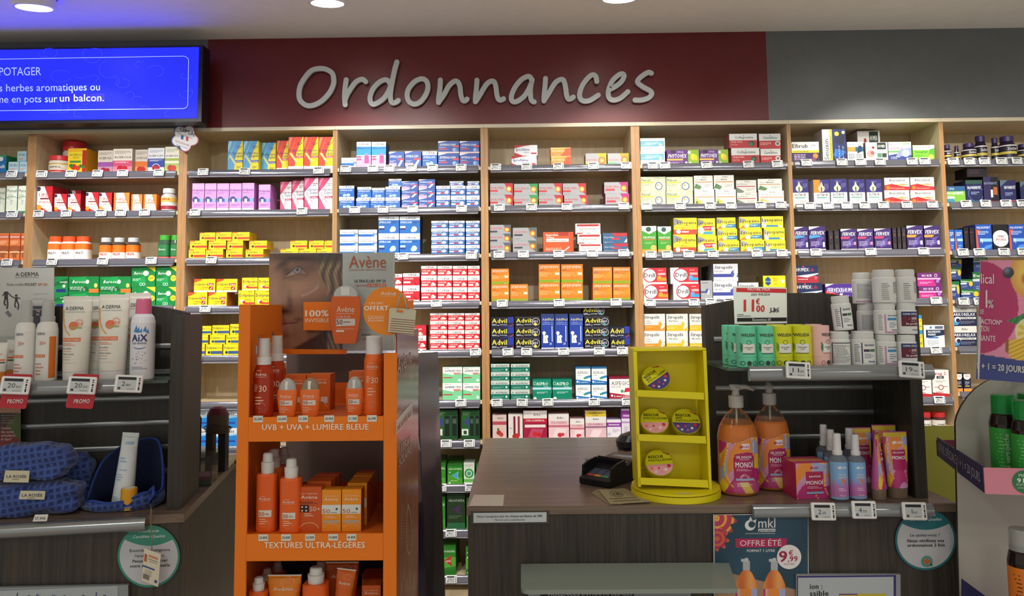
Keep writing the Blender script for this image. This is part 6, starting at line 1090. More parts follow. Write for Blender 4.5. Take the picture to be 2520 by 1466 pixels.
def zat(py, b=.05): return PLn(150, py, b).z
zc = ZC+.0006
def pouch(px0, px1, py0, py1, b0, b1, seed, label, tagpx=None, z0=None, m=WAF, lean=0):
    bm = b0+.0; za = z0 if z0 is not None else zat(py1, bm); mb, c = lump(uat(px1, bm), uat(px0, bm), za, zat(py0, bm), b0, b1, seed, m, lean=lean)
    o = mb.build('cosmetic_pouch', None, c); o.rotation_euler.z = LR; tag(o, label, 'pouch', 'blue waffle cloth pouches on the counter')
    if tagpx:
        x0, y0, x1, y1 = tagpx; iv = Matrix.Rotation(-LR, 4, 'Z'); q = MB(); K = [iv @ (PLn(a, b_, b0-.008)-c) for a, b_ in ((x0-4,y1),(x1-3,y1+1),(x1,y0+1),(x0+1,y0))]
        q.prism(K, (0,.0012,0), M('cfc9ac', .8)); g = lambda u, v: tuple(iv @ (PLn(u, -v, b0-.0088)-c)); q.text('LA ROSÉE', x0+4, x1-8, -(y0+y1)/2-4, 7, M('2c3458'), g, .3); q.text('PARIS', x0+18, x1-26, -(y0+y1)/2-9, 2.5, M('2c3458'), g); q.build('cloth_label', o)
    return o
pb1 = pouch(-60, 186, 1189, 1262, .03, .118, 3, 'lower blue waffle cloth pouch lying flat on the counter', (50,1207,112,1228), zc)
pouch(-70, 166, 1094, 1181, .032, .116, 5, 'upper blue waffle cloth pouch with cream label, lying on another pouch', (12,1157,73,1186), None, WAF, -.006)
pouch(112, 214, 1118, 1256, .126, .182, 9, 'crumpled blue waffle cloth pouch wedged behind the flat ones', None, zc)
# open pouch with a tube and a stick inside
ob = .105; cA = LW(uat(305, ob), .11, zc); W2 = (uat(203, .04)-uat(404, .04))/2; iv = Matrix.Rotation(-LR, 4, 'Z')
op = empty('cosmetic_pouch', cA, 'open blue waffle cloth pouch holding a tube and a yellow stick', 'pouch', 'blue waffle cloth pouches on the counter', LR)
def rimz(a):        # height of the rim around the mouth: low in front, a tall flap at the back
    s = math.sin(a); return .030+.012*math.cos(a)+(.105*sstep(.0, .8, s)*(1-.25*math.cos(a*2+.6)) if s > 0 else .006*math.sin(a*5))
n = 60; V = []; rows = [(0, .88), (.15, .98), (.5, 1.03), (.85, 1.0), (1, .95)]
for t, sc in rows:
    for i in range(n):
        a = 2*math.pi*i/n; f = 1+.02*math.sin(a*9+t*4); V.append((W2*sc*f*math.copysign(abs(math.cos(a))**.75, math.cos(a)), .068*sc*f*math.sin(a), rimz(a)*t))
mb = MB(); mb.add(V, [(j*n+i, j*n+(i+1)%n, (j+1)*n+(i+1)%n, (j+1)*n+i) for j in range(len(rows)-1) for i in range(n)], WAF, True); mb.build('outer_cloth', op)
V = []
for t, sc in ((1, .95), (.9, .91), (.4, .9), (.05, .84)):
    for i in range(n): a = 2*math.pi*i/n; V.append((W2*sc*math.copysign(abs(math.cos(a))**.75, math.cos(a)), .068*sc*math.sin(a)*.95, rimz(a)*t+.001 if t > .1 else .0022))
mb = MB(); mb.add(V, [(j*n+i, (j+1)*n+i, (j+1)*n+(i+1)%n, j*n+(i+1)%n) for j in range(3) for i in range(n)]+[tuple(3*n+i for i in range(n))], LIN, True); mb.build('lining', op)
mb = MB(); ring = []
for i in range(n+1): a = 2*math.pi*i/n; ring.append((W2*.955*math.copysign(abs(math.cos(a))**.75, math.cos(a)), .065*math.sin(a), rimz(a)))
mb.tube(ring, .0035, PIP, 8, False); mb.build('piping', op)
mb = MB(); mb.tube([(W2*.8,-.055,.035),(W2*.84,-.062,.022),(W2*.9,-.058,.04),(W2*.86,-.045,.055),(W2*.78,-.05,.045)], .005, PIP, 8); mb.build('loop', op)
m, w, h = lspan(272, 330, 1049, 1230, .095); A, B, R = tube_mesh(w, h, h*.07, 'd8e2e4', 'b8c8d4', .92, .72, 26); g = sfun(R); r = w/2
tx(A, 'LA ROSÉE', -.3*r, .45*r, h*.845, h*.04, '6ca8cc', g, .8); bars(A, -.5*r, .1*r, h*.6, h*.68, 2, '8cb8d4', g); tx(A, 'crème visage', -.5*r, .2*r, h*.5, h*.022, '7cacd0', g); bars(A, -.6*r, 0, h*.36, h*.46, 3, '9cc0d8', g); bars(A, -.7*r, -.1*r, h*.1, h*.16, 3, '8cb8d4', g)
o = lplace([('body', A), ('cap', B)], 'cream_tube', m, zc+.003, 'pale blue cream tube standing in the open pouch', 'cream tube'); o.rotation_euler.y = math.radians(5)
m, w, h = lspan(297, 338, 1178, 1230, .062); r = w/2; A = MB(); A.loft([(0,r*.95,r*.95),(h*.25,r,r)], M('d8a83c', .4), 28); B = MB(); B.loft([(h*.25,r*1.01,r*1.01),(h*.94,r*.98,r*.98),(h,r*.9,r*.9)], M('e0a21e', .4), 28); B.loft([(h,r*.7,r*.7),(h+.0004,r*.7,r*.7)], M('dfe4e0'), 20); tx(A, 'LA ROSÉE', -.6*r, .6*r, h*.12, h*.06, 'f0e8c8', sfun([(0,r*1.01,r*1.01),(h,r*1.01,r*1.01)]), .5)
lplace([('body', A), ('lid', B)], 'sun_stick', m, zc+.003, 'short yellow sun stick in the open pouch', 'sun stick')
# hanging swing tag
sw = empty('swing_tag', (0, 0, 0), 'cream paper swing tag hanging on a twine string', 'swing tag'); bz = -.030
mb = MB(); tw = M('8c7c5c', .9)
mb.tube([LW(uat(374,.04), .03, zc+.02)] + [PLn(x, y, bz) for x, y in ((374,1258),(372,1290),(375,1320),(373,1340),(374,1352))], .0011, tw, 6); mb.tube([PLn(x, y, bz) for x, y in ((372,1252),(369,1275),(371,1300),(374,1315))], .0009, tw, 6); mb.build('string', sw)
mb = MB(); mb.prism([PLn(x, y, bz) for x, y in ((349,1428),(389,1444),(396,1363),(355,1348))], LB*.0008, M('dcd6c0', .7)); mb.build('card', sw)
mb = MB(); g = lf(bz-.0008)
def rot4(x0, y0, x1, y1, hx): mb.patch([(x0-.09*(y1-1350), -(y1+.38*(x0-352))), (x1-.09*(y1-1350), -(y1+.38*(x1-352))), (x1-.09*(y0-1350), -(y0+.38*(x1-352))), (x0-.09*(y0-1350), -(y0+.38*(x0-352)))], M(hx), g)
rot4(357,1360,363,1378,'b8642c'); rot4(367,1359,389,1363,'cc7c5c'); rot4(366,1368,390,1369.5,'77797c'); rot4(369,1373,388,1374.5,'a8a08c'); rot4(355,1388,384,1392,'3c5ca0')
for k in range(4): rot4(360,1397+k*4,378,1398+k*4,'8c8c84')
for k in range(7): rot4(358+k*2.2,1408,359.2+k*2.2,1420,'33343c')
rot4(386,1413,392,1420,'2c4c94'); mb.build('print', sw)
tg = MB(); tg.prism([PLn(x, y, -.0365) for x, y in ((80,1283),(115,1282),(119,1265),(86,1266))], LB*.0008, M('dcdcd6')); tg.text('27,90€', 86, 112, -1278, 6, M('33343c'), lf(-.037), .5); tag(tg.build('paper_price_label'), 'small white paper price label on the metal rail under the pouches', 'price label')
# leaflet at the far left of the counter
lfl = empty('standing_leaflet', (0,0,0), 'dark red standing leaflet behind the waffle pouches', 'leaflet'); b = .185
painted('photo_print', lambda u, v: tuple(PLn(-40+u*91, 1100-v*98, b-.001)), 30, 40, lambda u, v: mixc(mixc(h3('2c1c1a'), h3('7c2420'), sstep(.0, .7, 1-v+.2*math.sin(u*9))), h3('4c5c24'), 1 if u > .6+.6*abs(v-.55)*1.6 else 0) if v < .86 else h3('b8846c'), PRINT, lfl)
mb = MB(); mb.prism([PLn(-40,1100,b), PLn(51,1100,b), PLn(51,1002,b), PLn(-40,1002,b)], LB*.003, M('3c1c1a')); mb.build('card', lfl)
mb = MB(); g = lf(b-.002)
for i, s in enumerate(('Effet double action','Contribue au','confort articulaire et','troubles musculaires')): T(mb, s, 3, 3+(34,22,36,30)[i], 1023+i*6, 3, 'c8b8b0', 0, fn=g, bold=.3)
for i, (s, x) in enumerate((('Confort',27),('des zones',34),('articulaires',38),('et repos*',29))): T(mb, s, 3, x, 1056+i*9, 6, 'dccfc8', 0, fn=g, bold=.6)
mb.build('print', lfl)
# ---- round stickers, posters and notices on the counter fronts
def sticker(cx, cy, r, fn, ring, lines, label, name='round_sticker', sl=-.01):
    o = empty(name, (0,0,0), label, 'sticker', 'round quality stickers on the counters'); mb = MB(); g = lambda e: fn(e)
    mb.disc(cx, -cy, r, M(ring, .4), g(.0008), 0, 48); mb.disc(cx, -cy, r*.93, M('c2c6cc', .4), g(.0011), 0, 48)
    cap = [(cx+r*.96*math.cos(a), -cy+r*.96*math.sin(a)) for a in [math.radians(35+110*k/20) for k in range(21)]]; low = [(cx-.79*r+1.58*r*t, -cy+.55*r-.22*r*4*t*(1-t)) for t in [k/12 for k in range(13)]]
    mb.patch(cap+low, M(ring, .4), g(.0014)); mb.build('disc', o); mb = MB()
    for s, x0, x1, y, h, hx, bd, it in lines: T(mb, s, cx+x0, cx+x1, cy+y, h, hx, 0, fn=g(.0018), bold=bd, ital=it, sl=sl)
    mb.build('print', o); return o, mb
sticker(366, 1368, 77, lambda e: lf(-e), '3c907c', [('Pharmacie',-24,25,-58,7,'d8ece4',1,1),('Certifiée Qualité',-39,40,-44,7,'d8ece4',1,1),('Ensemble protégeons',-47,52,-10,7,'3c3e42',.2,0),("l'environnement",-34,38,3,7,'3c3e42',.2,0),('Pensez à rapporter',-41,47,16,7,'22242a',1.2,1),('votre sac réutilisable',-46,52,28,7,'22242a',1.2,1)], 'round green edged sticker below the open pouch, behind the swing tag', sl=-.03)
so, _ = sticker(2278, 1328, 75, lambda e: pf(YC-.0, e), '28727c', [('Pharmacie',-24,24,-58,7,'cfe4e4',1,1),('Certifiée Qualité',-39,39,-47,7,'cfe4e4',1,1),('Le saviez-vous ?',-38,34,-8,7.5,'3c3e42',.2,0),('Nous vérifions vos',-45,45,6,7.5,'22242a',1.2,0),('ordonnances 2 fois',-45,47,17,7.5,'22242a',1.2,0)], 'round blue green edged sticker below the pink tubes')
mb = MB(); g = pf(YC, .002); mb.disc(2281, -1381, 14, M('4ca094'), g, 9, 24); mb.patch([(2288,-1390),(2293,-1385),(2296,-1394)], M('4ca094'), g)
for a, b_ in (((2277,-1389),(2285,-1373)), ((2273,-1385),(2289,-1377))): mb.patch([a,(b_[0],a[1]),b_,(a[0],b_[1])], M('c8703c'), pf(YC, .0024+.0002*(a[0] < 2275)))
mb.build('emblem', so)
# summer offer poster
po = empty('offer_poster', (0,0,0), 'dark teal summer offer poster with two orange pump bottles', 'poster'); Yo = YC-.0035
def bott(x, y, cx):
    dy = y-1380; 
    if abs(x-cx) < 4 and 1372 < y < 1376: return h3('c8ccd0')
    if 1375 < y < 1382 and abs(x-cx+4) < 9: return h3('c4c8cc')
    if 1380 < y < 1403 and abs(x-cx) < 9: return h3('b4b8bc')
    if y >= 1403 and abs(x-cx) < 27*min(1, math.sqrt((y-1400)/38)):
        if y > 1448: return swirl((x-cx+27)/54, .8, False)
        return mixc(h3('d87030'), h3('f0a860'), .5+.5*math.sin((x-cx)*.13))
    return None
def poster(u, v):
    x, y = 1757+u*233, 1466-v*201+0
    c = mixc(h3('1f4256'), h3('2b5066'), .5+.5*math.sin(x*.03+y*.02))
    if y > 1400+ (x-1757)*.25 and x < 1960: c = h3('a8876c') if y > 1425 or x < 1850 else c
    f = math.hypot(x-1762, (y-1275))
    if f < 44+7*math.sin(math.atan2(y-1275, x-1762)*11): c = h3('c03a60') if math.sin(f*.35) < .5 else h3('f0b03c')
    f = math.hypot(x-1763, y-1325)
    if f < 26+5*math.sin(math.atan2(y-1325, x-1763)*9): c = h3('d8643c') if math.sin(f*.5) > 0 else h3('b8305c')
    for cx in (1836, 1906): c = bott(x, y, cx) or c
    return c
painted('poster_print', lambda u, v: tuple(P(1759+u*229, 1500-v*233, Yo-.001)), 200, 200, lambda u, v: poster(u, (v*233-34)/201), PRINT, po)
mb = MB(); mb.prism([P(1757,1500,Yo), P(1991,1500,Yo), P(1989,1262,Yo), P(1755,1266,Yo)], (0,.001,0), M('c2c6c8')); mb.build('paper', po)
mb = MB(); g = pf(Yo,.0016); T(mb,'mkl',1866,1908,1298,24,'eef0f2',0,fn=g,bold=.2,res=4); rect(mb,1866,1301,1908,1308,'eef0f2',0,fn=g); T(mb,'green nature',1868,1906,1306.5,4.5,'24485c',0,fn=pf(Yo,.0022),bold=1); T(mb,'EN PHARMACIE & PARAPHARMACIE',1835,1907,1314,3,'dfe4e8',0,fn=g,bold=.3)
mb.disc(1846,-1292,13,M('eef0f2'),g,0,24); mb.disc(1850,-1290,8,M('24485c'),pf(Yo,.002),0,20); mb.patch([(1848,-1283),(1858,-1290),(1862,-1276)],M('eef0f2'),g); mb.patch([(1842,-1280),(1852,-1279),(1847,-1270)],M('eef0f2'),g)
rect(mb,1810,1325,1936,1347,'b8285c',0,fn=g); T(mb,'OFFRE ÉTÉ',1821,1923,1343,14,'f4e0e8',0,fn=pf(Yo,.0022)); T(mb,'FORMAT 1 LITRE',1838,1907,1358,6.5,'eef0f2',0,fn=g,bold=.8)
mb.disc(1942,-1370,30,M('eceaea'),pf(Yo,.002),0,36); gg = pf(Yo,.0026); T(mb,'9',1917,1937,1382,26,'a8284c',0,fn=gg,bold=1.5,res=4); T(mb,'€',1941,1952,1366,12,'a8284c',0,fn=gg,bold=.8); T(mb,',99',1939,1963,1381,13,'a8284c',0,fn=gg,bold=.8); T(mb,'LE LOT DE 2',1930,1955,1389,3,'a8284c',0,fn=gg,bold=.3)
mb.build('print', po)
# framed notice
fr = empty('framed_notice', (0,0,0), 'white notice in a grey frame low on the counter beside the offer poster', 'notice'); Yn = YC-.012
mb = MB(); mb.prism([P(1960,1600,Yn), P(2218,1600,Yn), P(2216,1413,Yn), P(1960,1413,Yn)], (0,.011,0), M('9a9ea0', .3, .3)); mb.build('frame', fr)
mb = MB(); g = pf(Yn,.001); rect(mb,1962,1417,2205,1600,'3c2c7c',0,fn=pf(Yn,.0006)); rect(mb,1964,1421,2199,1600,'b4bcc2',0,fn=g); T(mb,'ion :',1993,2024,1449,13,'2c2c34',0,fn=pf(Yn,.0014),bold=1.2); T(mb,'ssible',1993,2039,1466,13,'2c2c34',0,fn=pf(Yn,.0014),bold=1.2); rect(mb,2065,1461,2180,1600,'c8b83c',0,fn=pf(Yn,.0014)); rect(mb,2065,1461,2110,1463.5,'5c2c7c',0,fn=pf(Yn,.0018)); mb.build('print', fr)
# cheque notice and card
cn = empty('paper_notice', (0,0,0), 'narrow white paper notice taped under the counter edge', 'notice'); mb = MB(); Yn = YC-.001
mb.prism([P(1165,1286,Yn),P(1345,1284,Yn),P(1345,1260,Yn),P(1165,1262,Yn)], (0,.0008,0), M('ccd6d8')); mb.build('paper', cn); mb = MB(); g = pf(Yn,.0006)
T(mb,"Nous n'acceptons plus les chèques",1174,1278,1273,5.5,'2c2c30',0,fn=g,bold=.2); T(mb,'au-dessus de 50€.',1280,1336,1272,5.5,'2c2c30',0,fn=g,bold=1.2); T(mb,'Merci de votre compréhension',1217,1292,1281,4.5,'2c2c30',0,fn=g,ital=1); mb.build('print', cn)
mb = MB(); mb.prism([P(1158,1290,YC-.0005),P(1352,1288,YC-.0005),P(1352,1256,YC-.0005),P(1158,1258,YC-.0005)], (0,.0004,0), M('a09a90', .12, 0, .8, ior=1.1)); mb.build('tape', cn)
def zz(px, py, z): p = PZ(px, py, z); p.z = z; return p
mb = MB(); mb.prism([zz(1155,1244,ZC+.0016), zz(1238,1244,ZC+.0016), zz(1241,1217,ZC+.0016), zz(1166,1217,ZC+.0016)], (0,0,-.001), M('d4d2c6', .3)); tag(mb.build('plastic_card_notice'), 'blank white laminated card taped on the counter corner', 'notice')
# low glass shelf and leaflet header
zg = P(1500, 1385, YC).z; yg = PZ(1500, 1450, zg).y; xa, xb = P(1282,1385,YC).x, P(1765,1385,YC).x+.03
gs = empty('glass_shelf', (0,0,0), 'frosted green glass shelf fixed low on the counter front', 'shelf'); c = .02
mb = MB(); y0 = yg; mb.prism([Vector(q) for q in [(xa+c,y0,zg)]+[(xb-.03,y0,zg),(xb,YC-.001,zg),(xa,YC-.001,zg)]+[(xa+c-c*math.cos(t), y0+c-c*math.sin(t), zg) for t in (0,.3,.6,.9,1.2,1.5)]], (0,0,-.01), M('8c988f', .35)); mb.build('pane', gs)
lh = empty('information_panel', (0,0,0), 'black headed information panel with white capitals under the glass shelf', 'panel'); mb = MB(); Yn = YC-.012
mb.prism([P(1300,1600,Yn),P(1700,1600,Yn),P(1700,1440,Yn),P(1300,1440,Yn)], (0,.011,0), M('8c949c')); mb.build('board', lh); mb = MB(); rect(mb,1330,1450,1560,1500,'1c1e24',0,fn=pf(Yn,.001)); T(mb,'VIOLENCES INTRAFAMILIALES',1346,1556,1466,11,'c8ccd0',0,fn=pf(Yn,.0016)); mb.build('print', lh)
# handwritten poster low on the left counter
hp = empty('handwritten_notice', (0,0,0), 'white handwritten notice in a grey frame low on the pouch counter', 'notice'); g = lambda e: lf(-.012-e)
mb = MB(); mb.prism([PLn(-60,1620,-.012),PLn(316,1600,-.012),PLn(315,1439,-.012),PLn(-60,1447,-.012)], LB*.011, M('8f979c', .35, .2)); mb.build('frame', hp); mb = MB()
mb.patch([(-60,-1620),(288,-1600),(290,-1441),(-60,-1456)], M('aab4b8'), g(.001))
for pts in ([(40,1470),(42,1458)],[(60,1472),(70,1464),(78,1470)],[(88,1474),(90,1462),(98,1466)],[(122,1472),(130,1463),(138,1466)],[(150,1470),(158,1464),(162,1470)],[(196,1472),(204,1463),(210,1470)],[(235,1472),(236,1457)],[(248,1470),(256,1463),(262,1470)]):
    for (a, b_), (c, d) in zip(pts, pts[1:]): mb.patch([(a,-b_),(a+2.2,-b_),(c+2.2,-d),(c,-d)], M('1f2c74'), g(.0016))
mb.build('print', hp)
# ================================================================ orange cardboard sun care stand
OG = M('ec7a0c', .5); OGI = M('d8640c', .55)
YO, YR = 1.72, 2.02
oz = lambda y: P(780, y, YO).z
X0, X1, X2, X3 = P(583, 1050, YO).x, P(611, 1050, YO).x, P(944, 1050, YO).x, P(976, 1050, YO).x
st = empty('cardboard_display_stand', (0, 0, 0), 'orange cardboard sun care stand topped by a large face poster', 'display stand')
ztop = oz(747)
for a, b in ((X0, X1), (X2, X3)):
    mb = MB(); mb.box((a, YO, 0), (b, YO+.006, ztop if a == X0 else oz(870)), OG); mb.build('front_upright', st)
mb = MB(); mb.box((X0, YO+.0065, 0), (X0+.004, YR, ztop), OG); mb.build('side_panel', st)
SIDEM = grain('glossy_brown_card', '8c4a30', '9a5436', (1, 1, 1), .16, 8, .5)
mb = MB(); mb.box((X3-.004, YO+.0065, 0), (X3, YR+.06, oz(822)), SIDEM); sp = mb.build('side_panel', st)
sx = lambda e: (lambda u, v: tuple(PP(u, -v, (X3+e, 0, 0), Vector((1, 0, 0)))))
mb = MB(); g = sx(.0006)
mb.patch([(975,-1070),(1015,-1017),(1015,-986),(975,-1034)], M('c8beb8', .3), g)
def sidetext(s, x0, y0, x1, y1, h, hx, e=.0012, bd=0):
    f_ = sx(e); mb.text(s, 0, 1, 0, 1, M(hx, .3), lambda u, v: f_(x0+(x1-x0)*u, -(y0+(y1-y0)*u-h*v)), bd)
sidetext('Avène', 978, 925, 1013, 890, 42, 'c4a898'); sidetext('NOUVEAU', 979, 1062, 1012, 1022, 16, 'b8603c', bd=.6); sidetext('SPRAY', 987, 1112, 1012, 1086, 20, 'c4a898'); sidetext('SOLAIRE', 982, 1150, 1012, 1112, 22, 'c4a898')
mb.build('print', sp)
mb = MB(); ch = [(1004,1240),(1002,1262),(1000,1300),(1001,1345),(1007,1362),(1012,1340),(1012,1290),(1009,1262),(1005,1245)]; cp = catmull([sx(.006)(a, -b) for a, b in ch], False, 6)
for q in cp: mb.loft([(-.0016,.0006,.0006),(-.001,.0014,.0014),(.001,.0014,.0014),(.0016,.0006,.0006)], M('b8a898', .25, .9), 6, fn=lambda v, q=q: v+q)
tag(mb.build('bead_chain'), 'small metal bead chain hanging on the glossy side of the orange stand', 'chain')
FLO = []
for i, (yt, yb) in enumerate(((1025, 1085), (1313, 1379))):
    z0, z1 = oz(yb), oz(yt); zf = z1-.005; FLO.append(zf)
    mb = MB(); mb.box((X1+.0005, YO-.0005, z0), (X2-.0005, YO+.003, z1), OG); tr = mb.build('tray_front', st)
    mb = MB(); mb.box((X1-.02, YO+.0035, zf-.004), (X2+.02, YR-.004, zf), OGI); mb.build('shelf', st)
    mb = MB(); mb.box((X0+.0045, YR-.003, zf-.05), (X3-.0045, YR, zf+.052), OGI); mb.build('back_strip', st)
    mb = MB()
    if i == 0: T(mb, 'UVB + UVA + LUMIÈRE BLEUE', 645, 907, 1058, 14, 'f2e6d4', YO, .0015, 1.3, sl=-.005)
    else: T(mb, 'TEXTURES ULTRA-LÉGÈRES', 650, 898, 1348, 14.5, 'f2e6d4', YO, .0015, 1.3, sl=-.002)
    pl = [('25,50€',635),('20.60€',694),('21,30€',746),('20.95€',810),('21.30€',868),('26,30€',915)] if i == 0 else [('23.80€',648),('24,00€',704),('22,90€',763),('19,80€',820),('18.40€',865)]
    mb.build('lettering', tr)
    for s, x in pl:
        y = (1030 if i == 0 else 1322)-.005*(x-780); q = MB(); rect(q, x-12, y-8, x+12, y+8, 'dcdcd2', YO, .0012); T(q, s, x-10, x+10, y+3, 6, '33343a', YO, .0017, .3); q.build('price_label', tr)
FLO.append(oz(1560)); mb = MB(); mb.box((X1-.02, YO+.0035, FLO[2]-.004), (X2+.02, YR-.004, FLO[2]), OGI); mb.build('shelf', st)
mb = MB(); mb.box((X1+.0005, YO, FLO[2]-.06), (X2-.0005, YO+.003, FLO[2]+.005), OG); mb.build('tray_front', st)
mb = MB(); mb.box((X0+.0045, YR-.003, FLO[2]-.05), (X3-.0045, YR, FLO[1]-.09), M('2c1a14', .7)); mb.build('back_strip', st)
# header poster
YH = YR+.004
def fc(u, v):
    x, y = 55+u*1040, 1420-v*1355        # coordinates of the portrait's own drawing
    G = lambda cx, cy, sx_, sy_, r=0.: math.exp(-(((x-cx)*math.cos(r)+(y-cy)*math.sin(r))/sx_)**2-((-(x-cx)*math.sin(r)+(y-cy)*math.cos(r))/sy_)**2)
    c = h3('8c6852')
    def b(h, t):
        nonlocal c; c = mixc(c, h3(h), max(0, min(1, t)))
    b('5c463c', 1-sstep(60, 260, y)); b('6e5244', .7*G(330, 330, 190, 110)); b('a8806a', .8*G(470, 560, 260, 180)); b('a37c66', .9*G(130, 620, 90, 260)); b('8a6450', .6*G(260, 500, 60, 160)); b('7a5644', .7*G(640, 760, 260, 130))
    b('5c4034', .95*sstep(680, 980, x)*sstep(520, 800, y)); b('54392f', .9*G(290, 860, 110, 60)); b('a07662', .7*G(170, 720, 80, 70)); b('341e17', .95*G(262, 872, 88, 30)); b('6a4a3c', .6*G(345, 700, 30, 120)); b('5a3e32', .7*G(350, 760, 40, 110)); b('4c3028', .7*G(90, 865, 60, 12))
    b('33241f', .9*G(470, 135, 300, 52, .03)); b('3a2923', .85*G(250, 215, 110, 46, -.6)); b('4a352c', .75*G(300, 300, 60, 70)); b('4a362e', .6*G(640, 250, 140, 80))
    # eye
    lid = 392-142*math.exp(-((x-470)/135)**2)-.0*(x-470)+.10*(x-470)*(x > 470)
    lowl = 394-46*math.exp(-((x-500)/150)**2)+4*math.sin((x-250)*.01)
    if 235 < x < 600 and lid+0 < y < lowl: b('9c877a', .85*sstep(0, 12, min(y-lid, lowl-y)))
    d = math.hypot(x-455, y-292)
    if d < 62 and y > lid-4: b('8c9298' if d < 50 else '4c5058', .95)
    if d < 22 and y > lid: b('22242a', .9)
    if math.hypot(x-438, y-270) < 10: b('dcdcdc', .8)
    b('2a1e1a', .85*math.exp(-((y-lid)/12)**2)*sstep(240, 320, x)*sstep(640, 560, x)); b('5c4238', .7*math.exp(-((y-lid+48)/12)**2)*(1 if 260 < x < 600 else 0)); b('5a4036', .5*math.exp(-((y-lowl-14)/14)**2)*(1 if 240 < x < 600 else 0)); b('6c5044', .5*G(420, 420, 150, 26))
    b('6a4c3e', .55*G(560, 300, 120, 90)); b('b08a74', .35*G(420, 640, 160, 60))
    # mouth
    mid = 1068-.10*(x-55)-25*math.exp(-((x-200)/60)**2)*0
    up = mid-92*math.exp(-((x-190)/180)**2)+12*math.exp(-((x-110)/30)**2); lo = mid+125*math.exp(-((x-170)/170)**2)
    if x < 455 and up < y < mid: b('8e5658', .85*sstep(0, 14, y-up)*sstep(455, 400, x) if x < 455 else 0)
    if x < 430 and mid < y < lo: b('a8696a', .85*sstep(0, 20, lo-y))
    b('b87c7c', .4*G(180, 1120, 110, 26)); b('3c2422', .85*math.exp(-((y-mid)/8)**2)*(x < 470)); b('54382e', .7*G(470, 985, 60, 26)); b('5c4034', .7*G(210, 1215, 170, 36))
    b('9c7660', .5*G(260, 1310, 160, 70)); jaw = 1420-.00105*(x-400)**2*0-(x-400)*.55-60
    if y > jaw and x > 400: b('3a2722', .92*sstep(0, 60, y-jaw))
    b('b09890', .75*math.exp(-((y-(655-(x-520)*.25-.0012*(x-520)**2))/16)**2)*(1 if 515 < x < 765 else 0)); b('a48c80', .6*G(735, 520, 16, 60, .4))
    # hair
    hx = 800+60*math.sin(y*.012+1)-(y < 250)*(250-y)*.9
    if x > hx and y < 700:
        s = math.sin((x-hx*.6)*.055+y*.022+2*math.sin(y*.006)); s2 = math.sin(x*.13-y*.05); b(mix_hex('3c3028', 'a08a6c', .5+.35*s+.15*s2), sstep(0, 40, x-hx)*(.9 if y < 600 else .9*sstep(700, 600, y)))
    if x > 860 and y > 1150 and y < 1420 and x < 1060: b(mix_hex('4c3c30', 'a8906c', .5+.5*math.sin(x*.09-y*.03)), .8*sstep(860, 900, x))
    if y < 230 and x > 560: b('3c3430', .8*sstep(560, 800, x)*sstep(260, 120, y))
    n_ = .5+.5*math.sin(x*12.9898+y*78.233); return tuple(q+.012*(n_-.5) for q in c)
def mix_hex(a, b, t):
    c = mixc(h3(a), h3(b), max(0, min(1, t))); return ''.join('%02x' % int(255*max(0, min(1, q))) for q in c)
mb = MB(); mb.prism([P(661,864,YH+.0005), P(971,862,YH+.0005), P(971,621,YH+.0005), P(663,622,YH+.0005)], (0,.006,0), M('b4bab4', .25, .1, coat=.3), M('8c9088')); hd = mb.build('header_board', st)
painted('portrait_print', lambda u, v: tuple(P(661+u*(843-661)+(1-u)*(1.5*v), 863-v*240, YH-.0004)), 120, 150, fc, GLOSSPRINT, hd)
mb = MB(); mb.prism([P(843,863,YH-.0004), P(965,862,YH-.0004), P(965,622,YH-.0004), P(843,623,YH-.0004)], (0,.0006,0), grain('silver_card', 'a9b0ac', 'b0b7b2', (1,1,1), .2, 60, .25)); T(mb,'Avène',859,950,659,30,'a8583c',YH,.0015,.2,res=4); T(mb,'LABORATOIRE DERMATOLOGIQUE',859,950,666,4,'a8685c',YH,.0015)
T(mb,'ULTRA',872,898,695,7,'2c2e34',YH,.0015,1); T(mb,'FLUID SPF 50',900,949,695,7,'2c2e34',YH,.0015,.2); rect(mb,903,698,950,706,'b8603c',YH,.001); T(mb,'TEXTURE',875,901,705,5,'b8603c',YH,.0015,.5); T(mb,'ULTRA LÉGÈRE',905,948,705,5,'e8dcd4',YH,.0018,.5); rect(mb,884,740,965,740.7,'8c928e',YH); rect(mb,884,811,965,811.7,'8c928e',YH); T(mb,'Appliquer',890,912,826,7,'55585c',YH,.0015,0,1); T(mb,'pour la',893,912,836,7,'55585c',YH,.0015,0,1); mb.build('print', hd)
mb = MB(); mb.prism([P(632,871,YH-.006), P(852,871,YH-.006), P(852,860,YH-.006), P(632,858,YH-.006)], (0,.005,0), OG); mb.build('cross_strip', st)
mb = MB(); mb.prism([P(747,812,YH-.02), P(820,813,YH-.02), P(820,742,YH-.02), P(747,743,YH-.02)], (0,.01,0), OG); cl = mb.build('claim_panel', st)
mb = MB(); T(mb,'100%',751,809,779,15.5,'f4ead8',YH-.02,.001,2.2,res=4); T(mb,'INVISIBLE',751,810,793,10,'f4ead8',YH-.02,.001,.5,sl=-.005); mb.build('print', cl)
Yc = YH-.045
def rounded(pts, n=4): return [tuple(q) for q in catmull([Vector((a, b, 0)) for a, b in pts], True, n)]
mb = MB(); bod = rounded([(817,732),(822,729),(850,729),(878,729),(884,732),(886,765),(883,800),(876,840),(870,845),(850,845),(828,845),(822,840),(815,800),(813,765)])
mb.prism([P(a, b, Yc) for a, b, *_ in bod[::-1]], (0,.012,0), M('dc6420', .35)); cu = mb.build('bottle_cutout', st)
